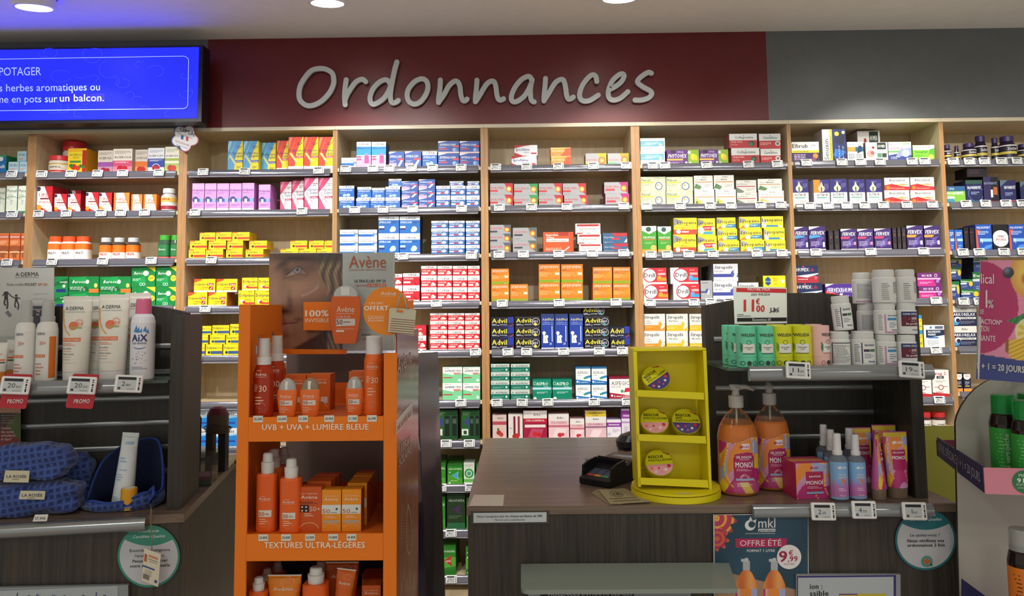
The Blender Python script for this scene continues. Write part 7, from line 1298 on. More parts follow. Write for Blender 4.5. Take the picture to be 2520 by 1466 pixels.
mb = MB(); cap = [(821+.2,729)]+[(850-29*math.cos(t), 729-27*math.sin(t)) for t in [math.pi*k/18 for k in range(1, 18)]]+[(878,729)]; mb.prism([P(a, b, Yc) for a, b in cap[::-1]], (0,.012,0), M('bfc4c0', .2)); mb.patch([(838,-727),(861,-727),(860,-706),(839,-706)], M('dde0dc', .2), pf(Yc,.001)); mb.build('cap', cu)
def avene(mb, cx, y, w, hx, fn, s50=1, num='50', small=1):
    T(mb,'Avène',cx-w*.33,cx+w*.33,y,w*.22,hx,0,fn=fn,bold=.15,res=3); rect(mb,cx-w*.33,y+w*.05,cx+w*.33,y+w*.065,hx,0,fn=fn)
mb = MB(); g = pf(Yc,.0008); avene(mb,850,768,66,'f2e2d2',g); T(mb,'ULTRA FLUID',827,862,782,5,'f2e2d2',0,fn=g,bold=.6); mb.patch([(827,-803),(872,-801),(874,-798),(874,-784),(827,-784)],M('d8d6d0',.4),g); T(mb,'50',828,843,798,12,'5c2c1c',0,fn=pf(Yc,.0012),bold=.2); rect(mb,845,791,862,793,'8c5c4c',0,fn=pf(Yc,.0012)); T(mb,'1 SECOND ABSORPTION',827,872,811,4,'f2c8a8',0,fn=g); rect(mb,827,812,847,817,'e8dcd0',0,fn=g); mb.build('print', cu)
# round free bag sign on the right upright
rs_ = empty('round_offer_sign', (0,0,0), 'round orange offer sign with a striped tote bag cutout on the stand', 'sign'); Ys = YO-.012
mb = MB(); mb.prism([P(952+58*math.cos(-t), 765+59.5*math.sin(-t), Ys) for t in [2*math.pi*k/48 for k in range(48)]], (0,.003,0), M('e8861c', .4)); mb.build('disc', rs_)
mb = MB(); g = pf(Ys,.0008); T(mb,'Avène',937,974,726,9,'f4e6d4',0,fn=g,bold=.2); rect(mb,937,728,974,728.6,'f4e6d4',0,fn=g); T(mb,'UN SAC',909,944,749,6.5,'f4e6d4',0,fn=g); T(mb,'OFFERT',896,956,764,11,'f6ecdc',0,fn=g,bold=1.8); T(mb,"POUR L'ACHAT DE",905,944,780,3,'f4e6d4',0,fn=g); T(mb,'2',905,912,790,8,'f6ecdc',0,fn=g,bold=1); T(mb,'PRODUITS',913,944,785,4,'f6ecdc',0,fn=g,bold=.8); T(mb,'SOLAIRES',913,944,791,4,'f6ecdc',0,fn=g,bold=.8)
outl = [(915,803),(930,814),(948,820),(965,820),(980,816)]
mb.build('print', rs_)
Yb_ = Ys-.012; mb = MB(); mb.prism([P(x,y,Yb_) for x,y in ((955,817),(1018,825),(1024,765),(1020,761),(964,757),(958,760))], (0,.004,0), M('c4c0a8', .7)); bg = mb.build('bag_cutout', rs_)
mb = MB(); hn = M('b8b094', .7); mb.tube([P(x,y,Yb_-.001) for x,y in ((978,758),(982,735),(988,723),(993,724),(997,740),(1002,760))], .0018, hn, 8); mb.build('handle', bg)
mb = MB(); g = pf(Yb_,.0006)
for k in range(7): y = 783+k*5.6; a = 963-k*.9; mb.patch([(a,-(y+1.6)),(1021.5-k*.5,-(y+6.3)),(1021.5-k*.5,-(y+4.9)),(a,-y)], M('8c4c34'), g)
mb.patch([(976,-768),(992,-769),(992,-763),(976,-762)], M('d8762c'), g); mb.patch([(1000,-757),(1018,-760),(1018,-738),(1000,-739)], M('d8702c'), g); mb.build('print', bg)
# sun care products
G_ = 'orange sun care products on the cardboard stand'
def ap(x0, x1, yt, Y, sh, dy=0): xc = (x0+x1)/2; z = FLO[sh]+.0006; a, b = P(x0, 1000, Y), P(x1, 1000, Y); return (a.x+b.x)/2, z, b.x-a.x, P(xc, yt, Y).z-z
def alab(A, R, r, h, c='f2dcc8', z=.62, s=.8, num='30', box=None, off=0, sc=1, e=2.):
    g = sfun(R, e, eps=.0007); g2 = lambda u, v: (lambda p: (p[0], p[1]-.0003, p[2]))(g(u, v)); q = off*r
    bars(A, q-.5*s*r, q+.4*s*r, h*(z+.055), h*(z+.07), 1, c, g); tx(A, 'Avène', q-.72*s*r, q+.72*s*r, h*z, h*.04*sc, c, g, .2); lab(A, q-.72*s*r, h*(z-.016), q+.72*s*r, h*(z-.013), c, g, 6)
    if box: lab(A, q-.7*s*r, h*(box-.03), q+.85*s*r, h*(box+.07*sc), 'ded2c6', g2, 6); tx(A, num, q-.66*s*r, q+.0*s*r, h*(box-.01), h*.055*sc, 'c0502c', lambda u, v: (lambda p: (p[0], p[1]-.0005, p[2]))(g(u, v)), .2); bars(A, q+.1*s*r, q+.7*s*r, h*box, h*(box+.04), 2, '8c5c4c', lambda u, v: (lambda p: (p[0], p[1]-.0004, p[2]))(g(u, v)))
    else: tx(A, num, q-.1*s*r, q+.75*s*r, h*(z-.19), h*.075, c, g); bars(A, q-.75*s*r, q-.2*s*r, h*(z-.19), h*(z-.1), 4, c, g)
    bars(A, q-.6*s*r, q+.5*s*r, h*((box or z-.19)-.16), h*((box or z-.19)-.05), 3, 'f2c8a8', g)
    for k in range(22):      # thin curl emblem
        t = k/22*5.2; t2 = (k+1)/22*5.2; f1, f2 = (1-.1*t), (1-.1*t2); cz = h*.14
        A.patch([(q+.62*s*r*f1*math.cos(t), cz+.55*s*r*f1*math.sin(t)), (q+.62*s*r*f2*math.cos(t2), cz+.55*s*r*f2*math.sin(t2)), (q+.58*s*r*f2*math.cos(t2), cz+.51*s*r*f2*math.sin(t2)), (q+.58*s*r*f1*math.cos(t), cz+.51*s*r*f1*math.sin(t))], M('f0a878'), g)
def oil(x0, x1, yt, Y, sh, label):
    xc, z, w, h = ap(x0, x1, yt, Y, sh); r = w/2; R = [(0,r*.9,r*.9),(h*.02,r,r),(h*.52,r,r),(h*.6,r*.8,r*.8),(h*.635,r*.62,r*.62)]; A = MB(); A.loft(R, M('c8401c', .06, 0, .35, ior=1.4), 28); alab(A, R, r, h, z=.5, num='30')
    B = MB(); W = M('dcdad4', .35); B.loft([(h*.63,r*.72,r*.72),(h*.72,r*.74,r*.74),(h*.725,r*.58,r*.58),(h*.95,r*.5,r*.5)], W, 24); B.box((-r*.75,-r*.2,h*.76),(-r*.55,r*.2,h*.86), W); C = MB(); C.loft([(h*.73,r*.66,r*.66),(h*.98,r*.6,r*.6),(h,r*.5,r*.5)], M('ffffff', .03, 0, 1, ior=1.08), 24)
    place([('bottle', A), ('pump', B), ('clear_cap', C)], 'sun_oil_bottle', (xc, Y, z), label, 'bottle', G_)
oil(623,672,822,1.765,0,'translucent amber oil bottle with white pump, front of the upper shelf'); oil(657,702,816,1.865,0,'translucent amber oil bottle with white pump, behind its twin')
def fluid(x0, x1, yt, Y, sh, label, capc='cfd2cc'):
    xc, z, w, h = ap(x0, x1, yt, Y, sh); r = w/2; R = [(0,r*.66,r*.38),(h*.02,r*.76,r*.42),(h*.2,r*.86,r*.46),(h*.45,r*.99,r*.5),(h*.6,r,r*.5),(h*.68,r*.96,r*.5),(h*.7,r*.92,r*.48)]; A = MB(); A.loft(R, M('e8702a', .35), 30, 2.4)
    g = sfun(R, 2.4); g2 = lambda u, v: (lambda p: (p[0], p[1]-.0003, p[2]))(g(u, v)); tx(A,'Avène',-.6*r,.5*r,h*.5,h*.085,'f4e2d0',g,.2); lab(A,-.6*r,h*.475,.5*r,h*.48,'f4e2d0',g); lab(A,-.6*r,h*.3,.62*r,h*.43,'e0d8cc',g); tx(A,'50',-.55*r,-.1*r,h*.325,h*.09,'8c5444',g2,.2); bars(A,0,.5*r,h*.34,h*.38,1,'6c4c44',g2); bars(A,-.6*r,.3*r,h*.1,h*.26,4,'f4c8a4',g)
    B = MB(); B.loft([(h*.7,r*.88,r*.46),(h*.8,r*.82,r*.44),(h*.9,r*.64,r*.38),(h*.97,r*.36,r*.25),(h,r*.12,r*.1)], M(capc, .15, 0, .4), 28, 2.3); B.loft([(h*.71,r*.34,r*.49),(h*.92,r*.3,r*.44)], M('e4e2dc', .3), 20)
    place([('body', A), ('cap', B)], 'sun_fluid_bottle', (xc, Y, z), label, 'bottle', G_)
fluid(682,732,930,1.76,0,'small orange fluid bottle with clear dome cap beside the amber oil'); fluid(738,789,929,1.76,0,'small orange fluid bottle with brownish cap, middle of the upper shelf','b09c80'); fluid(850,895,926,1.765,0,'small orange fluid bottle with clear dome cap beside the tall can')
xc, z, w, h = ap(896,944,826,1.775,0); r = w/2; R = [(0,r*.95,r*.95),(.004,r,r),(h*.68,r,r),(h*.77,r*.86,r*.86)]; A = MB(); A.loft(R, M('e86a1c', .3), 30); alab(A, R, r, h, z=.6, num='30'); B = MB(); B.loft([(h*.77,r*.84,r*.84),(h*.98,r*.82,r*.82),(h,r*.76,r*.76)], M('dcdcdc', .35), 28); place([('can', A), ('cap', B)], 'sun_spray_can', (xc, 1.775, z), 'tall orange spray can with white cap at the end of the upper shelf', 'spray can')
def obox(x0, x1, yt, Y, sh, kind, label, d=.035, rz=0):
    xc, z, w, h = ap(x0, x1, yt, Y, sh); col = {'amber': 'e8901c', 'rust': 'c8541c', 'plain': 'd8641c'}[kind]
    A = MB(); A.box((-w/2, 0, 0), (w/2, d, h), [M(col)]*3+[M('b8501c')]+[M(col)]*2); g = lambda u, v: (u, -.0005, v)
    tx(A,'EAU THERMALE',-.35*w,.35*w,h*.84,h*.025,'f2dcc8',g); tx(A,'Avène',-.36*w,.34*w,h*.74,h*.075,'f4e6d4',g,.2)
    if kind == 'amber': A.patch([(-.5*w,h*.42),(.44*w,h*.42),(.48*w,h*.46),(.48*w,h*.64),(-.5*w,h*.64)], M('d8dcd4'), g); tx(A,'50',-.46*w,-.06*w,h*.44,h*.1,'c8642c',lambda u,v:(u,-.0008,v)); A.disc(.28*w,h*.54,h*.03,M('4c5c5c'),lambda u,v:(u,-.0008,v),0,14); bars(A,0,.44*w,h*.44,h*.47,1,'4c5c5c',lambda u,v:(u,-.0008,v)); bars(A,-.3*w,.3*w,h*.32,h*.38,2,'f4dcb8',g); A.patch([(-.4*w,h*.2),(.42*w,h*.2),(.42*w,h*.27),(-.4*w,h*.27)], M('b8a48c'), g)
    elif kind == 'rust':
        bars(A,-.4*w,.4*w,h*.62,h*.68,2,'5c2414',g); A.patch([(-.5*w,h*.44),(-.02*w,h*.44),(-.02*w,h*.6),(-.5*w,h*.6)], M('2a1a18'), g); tx(A,'50+',.02*w,.46*w,h*.46,h*.1,'e8c8b0',g); bars(A,-.2*w,.2*w,h*.34,h*.42,2,'f4dcc8',g)
        for k in range(4): A.disc((-.3+.17*(k%2))*w, h*(.475+.08*(k//2)), h*.022, M('e8dcd4'), lambda u,v:(u,-.0008,v), 0, 6)
    else: A.patch([(.1*w,h*.2),(.4*w,h*.2),(.4*w,h*.38),(.1*w,h*.38)], M('d8c8b8'), g)
    for k in range(20):
        t = .2+k/20*2.7; t2 = t+.135; A.patch([(.42*w*math.cos(t),h*.05+.3*w*math.sin(t)),(.42*w*math.cos(t2),h*.05+.3*w*math.sin(t2)),(.39*w*math.cos(t2),h*.05+.27*w*math.sin(t2)),(.39*w*math.cos(t),h*.05+.27*w*math.sin(t))], M('f0b070'), g)
    o = A.build('sun_care_carton', None, (xc, Y, z)); o.rotation_euler.z = rz; tag(o, label, 'carton', G_)
obox(696,752,923,1.86,0,'plain','plain orange carton behind the first fluid bottle of the upper shelf',.05); obox(754,812,921,1.86,0,'plain','plain orange carton behind the brownish capped fluid bottle',.05); obox(858,900,914,1.86,0,'plain','plain orange carton behind the fluid bottle beside the can',.05)
def asp(x0, x1, yt, Y, sh, num, label, full=True, neck=0):
    xc, z, w, h = ap(x0, x1, yt, Y, sh); r = w/2; H = h*.74; R = [(0,r*.95,r*.8),(.004,r,r*.85),(H*.97,r,r*.85),(H,r*.9,r*.78)]; A = MB(); A.loft(R, M('e4601c', .35), 30, 3.2)
    B = MB(); W = M('dcdcd6', .35); B.loft([(H,r*.62,r*.62),(H*1.19,r*.66,r*.66),(H*1.2,r*.52,r*.5),(h*.985,r*.48,r*.46),(h,r*.34,r*.4)], W, 24); alab(A, R, r, H, z=.56, num=num, box=.3, sc=1.25, e=3.2)
    place([('bottle', A), ('pump', B)], 'sun_spray_bottle', (xc, Y, z), label, 'bottle', G_)
asp(637,686,1113,1.765,1,'50','tall orange spray bottle marked 50 on the middle shelf'); asp(694,744,1127,1.755,1,'30','tall orange spray bottle marked 30 on the middle shelf'); asp(652,700,1103,1.855,1,'50','orange spray bottle second in its file on the middle shelf'); asp(679,720,1100,1.945,1,'50','orange spray bottle hindmost in its file on the middle shelf')
obox(735,793,1198,1.75,1,'rust','rust red sport fluid carton in front on the middle shelf',.03); 
for i, y in enumerate((1184,1176,1168)): obox(758+i*10,816+i*9,y,1.80+.05*i,1,'plain',['orange carton right behind the rust red one','orange carton third in the rust red file','orange carton hindmost in the rust red file'][i],.03)
obox(794,841,1205,1.752,1,'amber','amber cream carton in front, between the rust red one and its twin',.035); obox(843,890,1204,1.752,1,'amber','amber fluid carton in front at the end of the middle shelf',.035)
for i, y in enumerate((1188,1180,1170,1164)): obox(857+i*7,904+i*6,y,1.80+.045*i,1,'rust' if i == 3 else 'amber',['amber carton second in the end file of the middle shelf','amber carton third in the end file','amber carton fourth in the end file','rust carton hindmost in the end file'][i],.035)
def otube(x0, x1, yt, Y, label, col='e8841c', rz=0, tilt=0):
    xc, z, w, h = ap(x0, x1, yt, Y, 2); A, B, R = tube_mesh(w, h, h*.16, col, 'e8e4dc', .74, 1.0, 26); R2 = R; A.box((-w/2,-.0016,h*.975),(w/2,.0016,h*1.0), M('dcd4c4')); g = sfun(R); tx(A,'Avène',-.5*w*.6,.5*w*.6,h*.72,h*.06,'f4e2d0',g,.2)
    for k in range(24): t = k/24*5.6; t2 = t+.233; A.patch([(.12*w+.2*w*math.cos(t),h*.86+.14*w*math.sin(t)),(.12*w+.2*w*math.cos(t2),h*.86+.14*w*math.sin(t2)),(.12*w+.185*w*math.cos(t2),h*.86+.125*w*math.sin(t2)),(.12*w+.185*w*math.cos(t),h*.86+.125*w*math.sin(t))], M('f4b468'), g)
    place([('body', A), ('cap', B)], 'sun_cream_tube', (xc, Y, z+abs(math.sin(tilt))*w*.42), label, 'cream tube', G_, 0, (0, tilt, rz))
otube(666,747,1413,1.775,'wide amber cream tube on the lowest shelf beside the pump bottles'); otube(806,885,1381,1.83,'rust orange cream tube at the back of the lowest shelf','cc5c24'); otube(818,864,1400,1.775,'rust orange cream tube tilted in front on the lowest shelf','d4641c',0,math.radians(7))
asp(622,665,1419,1.765,2,'50','orange spray bottle with white pump at the front of the lowest shelf'); asp(645,682,1398,1.85,2,'50','orange spray bottle second in its file on the lowest shelf'); asp(670,706,1382,1.93,2,'50','orange spray bottle hindmost in its file on the lowest shelf'); asp(752,812,1394,1.765,2,'30','wide orange pump bottle in the middle of the lowest shelf'); asp(772,818,1380,1.91,2,'30','orange pump bottle behind the wide one on the lowest shelf')
for i, y in enumerate((1440,1425,1412)): obox(893,938,y,1.80+.06*i,2,'plain',['plain orange carton front at the end of the lowest shelf','plain orange carton second at the end of the lowest shelf','plain orange carton last at the end of the lowest shelf'][i],.04)
# mauve grey stand seen through and behind the orange one
gs_ = empty('cardboard_display_stand', (0,0,0), 'mauve grey back of a cardboard stand behind the orange stand', 'display stand'); GRY = M('6e5a54', .55)
mb = MB(); mb.prism([P(x,y,2.16) for x,y in ((700,1700),(1058,1700),(1022,869),(705,869))], (0,.006,0), GRY); mb.build('back_panel', gs_)
mb = MB(); A = [P(1022,869,2.161), P(1044,875,2.16), P(1064,1700,2.16), P(1058,1700,2.161)]; mb.prism([P(1022,869,2.167), P(1058,1700,2.167), Vector((P(1058,1700,2.167).x+.02, 2.40, P(1058,1700,2.167).z)), Vector((P(1022,869,2.167).x+.035, 2.40, P(1022,869,2.167).z-.01))], (.004,0,0), M('4a4048', .25)); mb.build('side_panel', gs_)
mb = MB(); mb.prism([P(x,y,2.1575) for x,y in ((985,1700),(1056,1700),(1042,1230),(985,1270))], (0,.001,0), M('2a2030', .3)); mb.prism([P(x,y,2.1575) for x,y in ((1005,1080),(1035,1110),(1028,1062),(1012,1066))], (0,.001,0), M('a89c98')); mb.build('print', gs_)
# ================================================================ counter top things
tf0 = PZ(1426,1190,ZC); tf1 = PZ(1500,1203,ZC); tl1 = PZ(1582,1176,ZC)
wv = tf1-tf0; wv.z = 0; ww = wv.length; ang = math.atan2(wv.y, wv.x); tm = empty('payment_terminal', (tf0.x, tf0.y, ZC+.0006), 'black card payment terminal with coloured keys on the counter', 'payment terminal', None, ang); K = M('1c1b1e', .4)
mb = MB(); W = ww; pr = [(0,.004),(.004,.0),(.19,.0),(.19,.062),(.13,.058),(.06,.036),(.012,.024),(0,.018)]
mb.prism([Vector((0, y, z)) for y, z in pr][::-1], (W,0,0), K); bd = mb.build('body', tm)
mb = MB()
for x0, x1 in ((0,.006),(W-.006,W)): mb.prism([Vector((x0, y, z)) for y, z in ((.012,.023),(.015,.052),(.045,.062),(.085,.066),(.095,.046),(.06,.035))], (x1-x0,0,0), K)
mb.prism([Vector((.006, y, z)) for y, z in ((.088,.06),(.088,.068),(.094,.068),(.094,.046))], (W-.012,0,0), K); mb.build('privacy_hood', tm)
kd = Vector((0,.048,.0120)).normalized()
for r_ in range(4):
    for c_ in range(3):
        b0 = Vector((.014+c_*(W-.028)/3+.001, .016+.0115*r_, .0262+.0029*r_)); mb = MB(); hx = ('d84a44','e89a3c','3cae6c')[c_] if r_ == 0 else '4c5c70'
        mb.prism([b0, b0+Vector(((W-.028)/3-.003,0,0)), b0+Vector(((W-.028)/3-.003,.0085,.0021)), b0+Vector((0,.0085,.0021))], (0,0,-.002), M(hx, .4)); mb.build('key', tm)
mb = MB(); mb.prism([Vector((.012,.104,.0525)), Vector((W-.012,.104,.0525)), Vector((W-.012,.172,.0622)), Vector((.012,.172,.0622))], (0,0,-.001), M('6c6664', .08)); mb.build('screen', tm)
mb = MB(); mb.box((.012,-.001,.009),(W-.012,.002,.0125), M('050505', .6)); mb.build('card_slot', tm)
# barcode scanner peeping out beside the yellow stand
mb = MB(); p = PZ(1560,1122,ZC); mb.loft([(0,.05,.035),(.01,.055,.04),(.03,.058,.04,.0,.0),(.05,.045,.032,.006,0),(.06,.02,.015,.012,0)], M('1c1c1e', .25), 24, 2.6); o = empty('barcode_scanner', (p.x+.012, 2.80, ZC+.0006), 'black rounded scanner half hidden behind the yellow stand', 'scanner', None, .4); mb.build('body', o); mb = MB(); mb.loft([(0,.012,.01),(.002,.012,.01)], M('3c1414', .1), 12, off=(-.04,-.036)); mb.build('base_pad', o)
mb = MB(); p = PZ(1443,1146,ZC); mb.box((-.004,-.001,0),(.004,.001,.024), M('b8bcc4', .1, 0, .7, ior=1.2)); mb.box((-.006,-.006,-.0),(.006,.006,.0012), M('b8bcc4', .1, 0, .7, ior=1.2)); o = mb.build('plastic_clip', None, (p.x, p.y, ZC+.0006)); tag(o, 'small clear plastic clip standing behind the payment terminal', 'clip')
for i, (pts, hx, lb_) in enumerate(((((1455,1212),(1500,1243),(1540,1238),(1470,1203)), '8c8264', 'lowest loose brown paper slip under the others by the terminal'), (((1480,1210),(1522,1243),(1582,1230),(1548,1206)), '968a68', 'middle loose brown paper slip partly covered'), (((1472,1204),(1502,1240),(1604,1234),(1538,1201)), 'a39872', 'topmost loose brown paper slip with printed round mark'))):
    q = [zz(a, b, ZC+.0012+.0012*i) for a, b in pts]; q = [Vector((v.x, max(v.y, YC+.004), v.z)) for v in q]; mb = MB(); mb.prism(q, (0,0,-.0008), M(hx, .8))
    if i == 2:
        g = lambda u, v: tuple(q[0]+(q[1]-q[0])*(1-v)+(q[3]-q[0])*u*.9+((q[2]-q[1])-(q[3]-q[0]))*u*(1-v)*.9+Vector((0,0,.0003)))
        mb.text('CR', .35, .6, .52, .18, M('2c2818'), g, 1); mb.disc(.47, .62, .2, M('3c3824'), g, .18, 20); mb.patch([(.1,.3),(.9,.3),(.9,.34),(.1,.34)], M('3c3824'), g); mb.patch([(.15,.14),(.9,.14),(.9,.18),(.15,.18)], M('3c3824'), g)
    tag(mb.build('paper_slip'), lb_, 'paper', 'loose brown paper slips on the counter')
# yellow carousel
YL = M('eadb10', .42); cc = Vector((P(1662,1200,2.138).x, 2.138, ZC+.0006)); yc = empty('countertop_carousel', cc, 'bright yellow cardboard carousel on a round base with four tins', 'display stand')
for nm, a, b, r_, hx in (('turntable_base', 0, .016, .122, YL), ('pivot', .016, .0185, .10, M('3c3808', .6)), ('turntable_top', .0185, .024, .120, YL)):
    mb = MB(); mb.loft([(a, r_, r_), (b, r_, r_)], hx, 64, smooth=False); mb.build(nm, yc)
q_ = lambda x, y, Y: P(x, y, Y)-cc
YY = 2.075; zb_ = .0245
def below(v): return Vector((v.x, v.y, max(v.z, zb_)))
def ypan(nm, pts, dv, m=YL): mb = MB(); mb.prism([below(q_(x, y, YY)) for x, y in pts], dv, m); return mb.build(nm, yc)
ypan('side_panel', ((1571,1197),(1578,1197),(1567,863),(1558,863)), (0,.10,0)); ypan('side_panel', ((1745,1204),(1752,1204),(1738,860),(1730,860)), (0,.10,0)); ypan('top_panel', ((1558,864),(1738,861),(1737,856),(1559,858)), (0,.10,0))
mb = MB(); mb.prism([below(q_(x, y, YY)+Vector((0,.094,0))) for x, y in ((1576,1197),(1747,1204),(1733,863),(1565,865))], (0,.004,0), YL); mb.build('back_panel', yc)
for pts in (((1567,975),(1733,983),(1732,966),(1566,959)), ((1571,1084),(1738,1091),(1737,1073),(1570,1068)), ((1577,1192),(1744,1200),(1742,1181),(1575,1175))):
    mb = MB(); c = [q_(x, y, YY-.004) for x, y in pts]; c = [Vector((v.x, v.y, max(v.z, zb_+.001))) for v in c]; mb.prism(c, (0,.002,0), YL); t = mb.build('tray_front', yc)
    a, b = c[0], c[1]; mb = MB(); mb.prism([a+Vector((.002,.003,.003)), b+Vector((-.002,.003,.003)), b+Vector((-.002,.096,.003)), a+Vector((.002,.096,.003))], (0,0,-.0015), YL); mb.build('tray_floor', t)
mb = MB(); mb.patch([(0,0),(1,0),(1,1),(0,1)], M('d8d4b0'), lambda u, v: (-.02+.04*u, -.108+.012*v, .0243)); mb.build('paper_label', yc)
def tin(px, py, kind, rot, label, floor_py):
    r = .0395; cY = 2.122; c = P(px, py, cY); A = MB(); tl = Matrix.Translation(c) @ Matrix.Rotation(math.radians(52), 4, 'X')
    A = MB(); A.loft([(-.018,r*.97,r*.97),(-.016,r,r),(-.001,r,r)], M('c8c41c', .3, .4), 40); A.loft([(-.003,r*1.02,r*1.02),(.001,r*1.02,r*1.02),(.003,r*.97,r*.97)], M('c8c41c', .3, .4), 40)
    for k in range(34): a = 2*math.pi*k/34; A.box((-.0006,-.0004,-.006),(.0006,.0004,-.002), M('4c4810'), lambda v, a=a: Vector((math.cos(a)*(r*1.021)-math.sin(a)*v.x, math.sin(a)*(r*1.021)+math.cos(a)*v.x, v.z+.004)))
    o = empty('pastille_tin', c, label, 'tin', 'round yellow tins in the yellow carousel'); o.rotation_euler = (math.radians(52), 0, 0); A.build('tin_body', o)
    g = lambda u, v: (u*math.cos(rot)*r-v*math.sin(rot)*r, u*math.sin(rot)*r+v*math.cos(rot)*r, .0034); g2 = lambda u, v: tuple(Vector(g(u, v))+Vector((0,0,.0004)))
    mb = MB(); mb.disc(0, 0, .96, M('e0dc28', .25), g, 0, 44); low = [(.96*math.cos(t), .96*math.sin(t)) for t in [math.radians(188+k*164/20) for k in range(21)]]; mb.patch(low, M('e8a4a8' if kind == 'p' else '4c3c84', .25), lambda u, v: tuple(Vector(g(u, v))+Vector((0,0,.0002))))
    mb.text('RESCUE', -.7, .35, .34, .2, M('1c1c14'), g2, 1.5); 
    if kind == 'p': mb.text('PASTILLES', -.72, .5, .1, .16, M('4c4c14'), g2, .8); mb.text('kids', .55, .9, .12, .16, M('2c2c14'), g2, 1)
    else: mb.text('NUIT', -.7, -.25, .14, .15, M('1c1c14'), g2, 1.5); mb.text('PASTILLES', -.7, .45, -.06, .15, M('4c4c14'), g2, .8); mb.text('kids', .5, .88, .0, .16, M('2c2c14'), g2, 1)
    mb.patch([(.3,.84),(.36,.74),(.76,.5),(.8,.58)], M('a8283c'), g2)
    rs = random.Random(kind)
    for x, y, s, hx in ((.62,-.3,.13,'c8303c'),(-.1,-.42,.08,'c83048'),(-.6,-.42,.1,'e86c5c'),(.35,-.55,.09,'f4e8e0'),(.05,-.7,.06,'e87890'),(-.35,-.68,.08,'e8dcf0')): mb.disc(x, y, s, M(hx, .3), g2, 0, 12)
    mb.build('print', o)
tin(1614,930,'u',.62,'yellow and purple tin tilted on the upper tray of the carousel',966); tin(1610,1036,'p',-.02,'yellow and pink tin beside the purple one on the middle tray',1070); tin(1688,1037,'u',-.05,'yellow and purple tin beside the pink one on the middle tray',1075); tin(1622,1139,'p',.06,'yellow and pink tin alone on the lowest tray of the carousel',1178)
# ---- things at the rear of the pouch counter
nb = PZ(512,1196,ZC); mb = MB(); CL = M('c8ccc8', .04, 0, .92, ior=1.15); B0 = MB(); wv_ = .085
for x0, y0, x1, y1 in ((-wv_/2,0,wv_/2,.003),(-wv_/2,wv_,wv_/2,wv_+.003),(-wv_/2,.003,-wv_/2+.003,wv_),(wv_/2-.003,.003,wv_/2,wv_)): mb.box((x0,y0,0),(x1,y1,.085), CL)
o = empty('note_box', (nb.x-.035, nb.y, ZC+.0006), 'clear plastic box with pink and green note paper behind the sun creams', 'box', None, LR); mb.build('clear_box', o); B0.box((-.038,.004,.002),(.038,.082,.014), M('6c8c74', .8)); B0.box((-.038,.004,.0142),(.038,.082,.026), M('b87c84', .8)); B0.build('note_paper', o)
sp_ = PZ(540,1168,ZC); o = empty('rubber_stamp', (sp_.x-.036, 2.46, ZC+.0006), 'brown wooden handled stand with elastic bands looped round it', 'stamp'); mb = MB(); mb.box((-.028,0,0),(-.006,.03,.12), M('4c3c30', .5)); mb.box((.012,0,0),(.036,.03,.12), M('2c2824', .5)); mb.build('legs_frame', o)
mb = MB(); mb.loft([(.12,.036,.02),(.15,.034,.02),(.18,.034,.02),(.2,.024,.016),(.206,.01,.01)], M('5c4438', .5), 24, 3, off=(.004,.015), ms=[M('5c5040', .5), M('5c5040', .5), M('5c2028', .45), M('5c2028', .45)]); mb.build('head', o); mb = MB()
for k in range(6): mb.tube([(.004+(.04+.004*k*math.sin(k))*math.cos(t), .015+.026*math.sin(t), .126+.005*k+.004*math.sin(t*2+k)) for t in [2*math.pi*j/16 for j in range(17)]], .0012, M('5c4834', .8), 5, False)
mb.build('elastic_bands', o)
o = empty('label_printer', (PZ(560,1165,ZC).x, 2.60, ZC+.0006), 'black desk device behind the clear note box', 'device', None, .3); mb = MB(); mb.rbox((-.03,0,0),(.05,.06,.07), M('1a1614', .3), .006); mb.loft([(0,.05,.04),(.01,.05,.04)], M('1a1614', .3), 20, 3, off=(.01,.02)); mb.build('body', o); mb = MB(); mb.rbox((-.02,.002,.0705),(.04,.05,.082), M('2c2826', .25), .003); mb.build('lid', o)
o = empty('keyboard', (PZ(600,1122,ZC).x-.04, 2.66, ZC+.0006), 'black keyboard at the far end of the pouch counter', 'keyboard', None, .3); mb = MB(); mb.rbox((-.2,0,0),(-.01,.07,.012), M('141416', .5), .002); mb.build('housing', o); mb = MB()
for r_ in range(3):
    for c_ in range(9): mb.box((-.19+c_*.019,.008+r_*.02,.012),(-.175+c_*.019,.024+r_*.02,.016), M('2c2c30', .5))
tag(mb.build('keys', o), kind='stuff')
mb = MB(); p = P(484,1100,2.3); mb.rbox((-.08,0,0),(.045,.02,.19), M('0f0f12', .35), .012); o = empty('computer_screen', (-1.068, 2.42, ZC+.0006), 'black edge of a computer screen behind the slatted display', 'screen', None, -.3); mb.build('housing', o); mb = MB(); mb.box((-.06,.0205,.02),(.03,.0215,.17), M('20242c', .1)); mb.build('panel', o)
# ---- hanging flower tag
ft = empty('shelf_hanger', (0,0,0), 'white flower shaped hanger with a small tricolour flag at the bay post', 'hanger'); Yf_ = YF-.03
def flower(k): return [(455+(25+10*abs(math.cos(2.5*(t-1.0))))*k*math.cos(t), 339-(25+10*abs(math.cos(2.5*(t-1.0))))*k*math.sin(t)) for t in [2*math.pi*j/60 for j in range(60)]]
mb = MB(); mb.prism([P(a, b, Yf_) for a, b in flower(1)], (0,.002,0), M('b04a60')); mb.patch([(a, -b) for a, b in flower(1) if a < 452], M('4c5ca8'), pf(Yf_,.0003)); mb.patch([(a, -b) for a, b in flower(.92)], M('e6e6ea'), pf(Yf_,.0007)); mb.build('card', ft)
mb = MB(); mb.tube([P(478,310,Yf_+.001), P(476,304,Yf_+.02), Vector((P(476,304,YF).x, YF-.0045, P(476,300,YF).z))], .003, M('2c2c34')); mb.build('clip', ft)
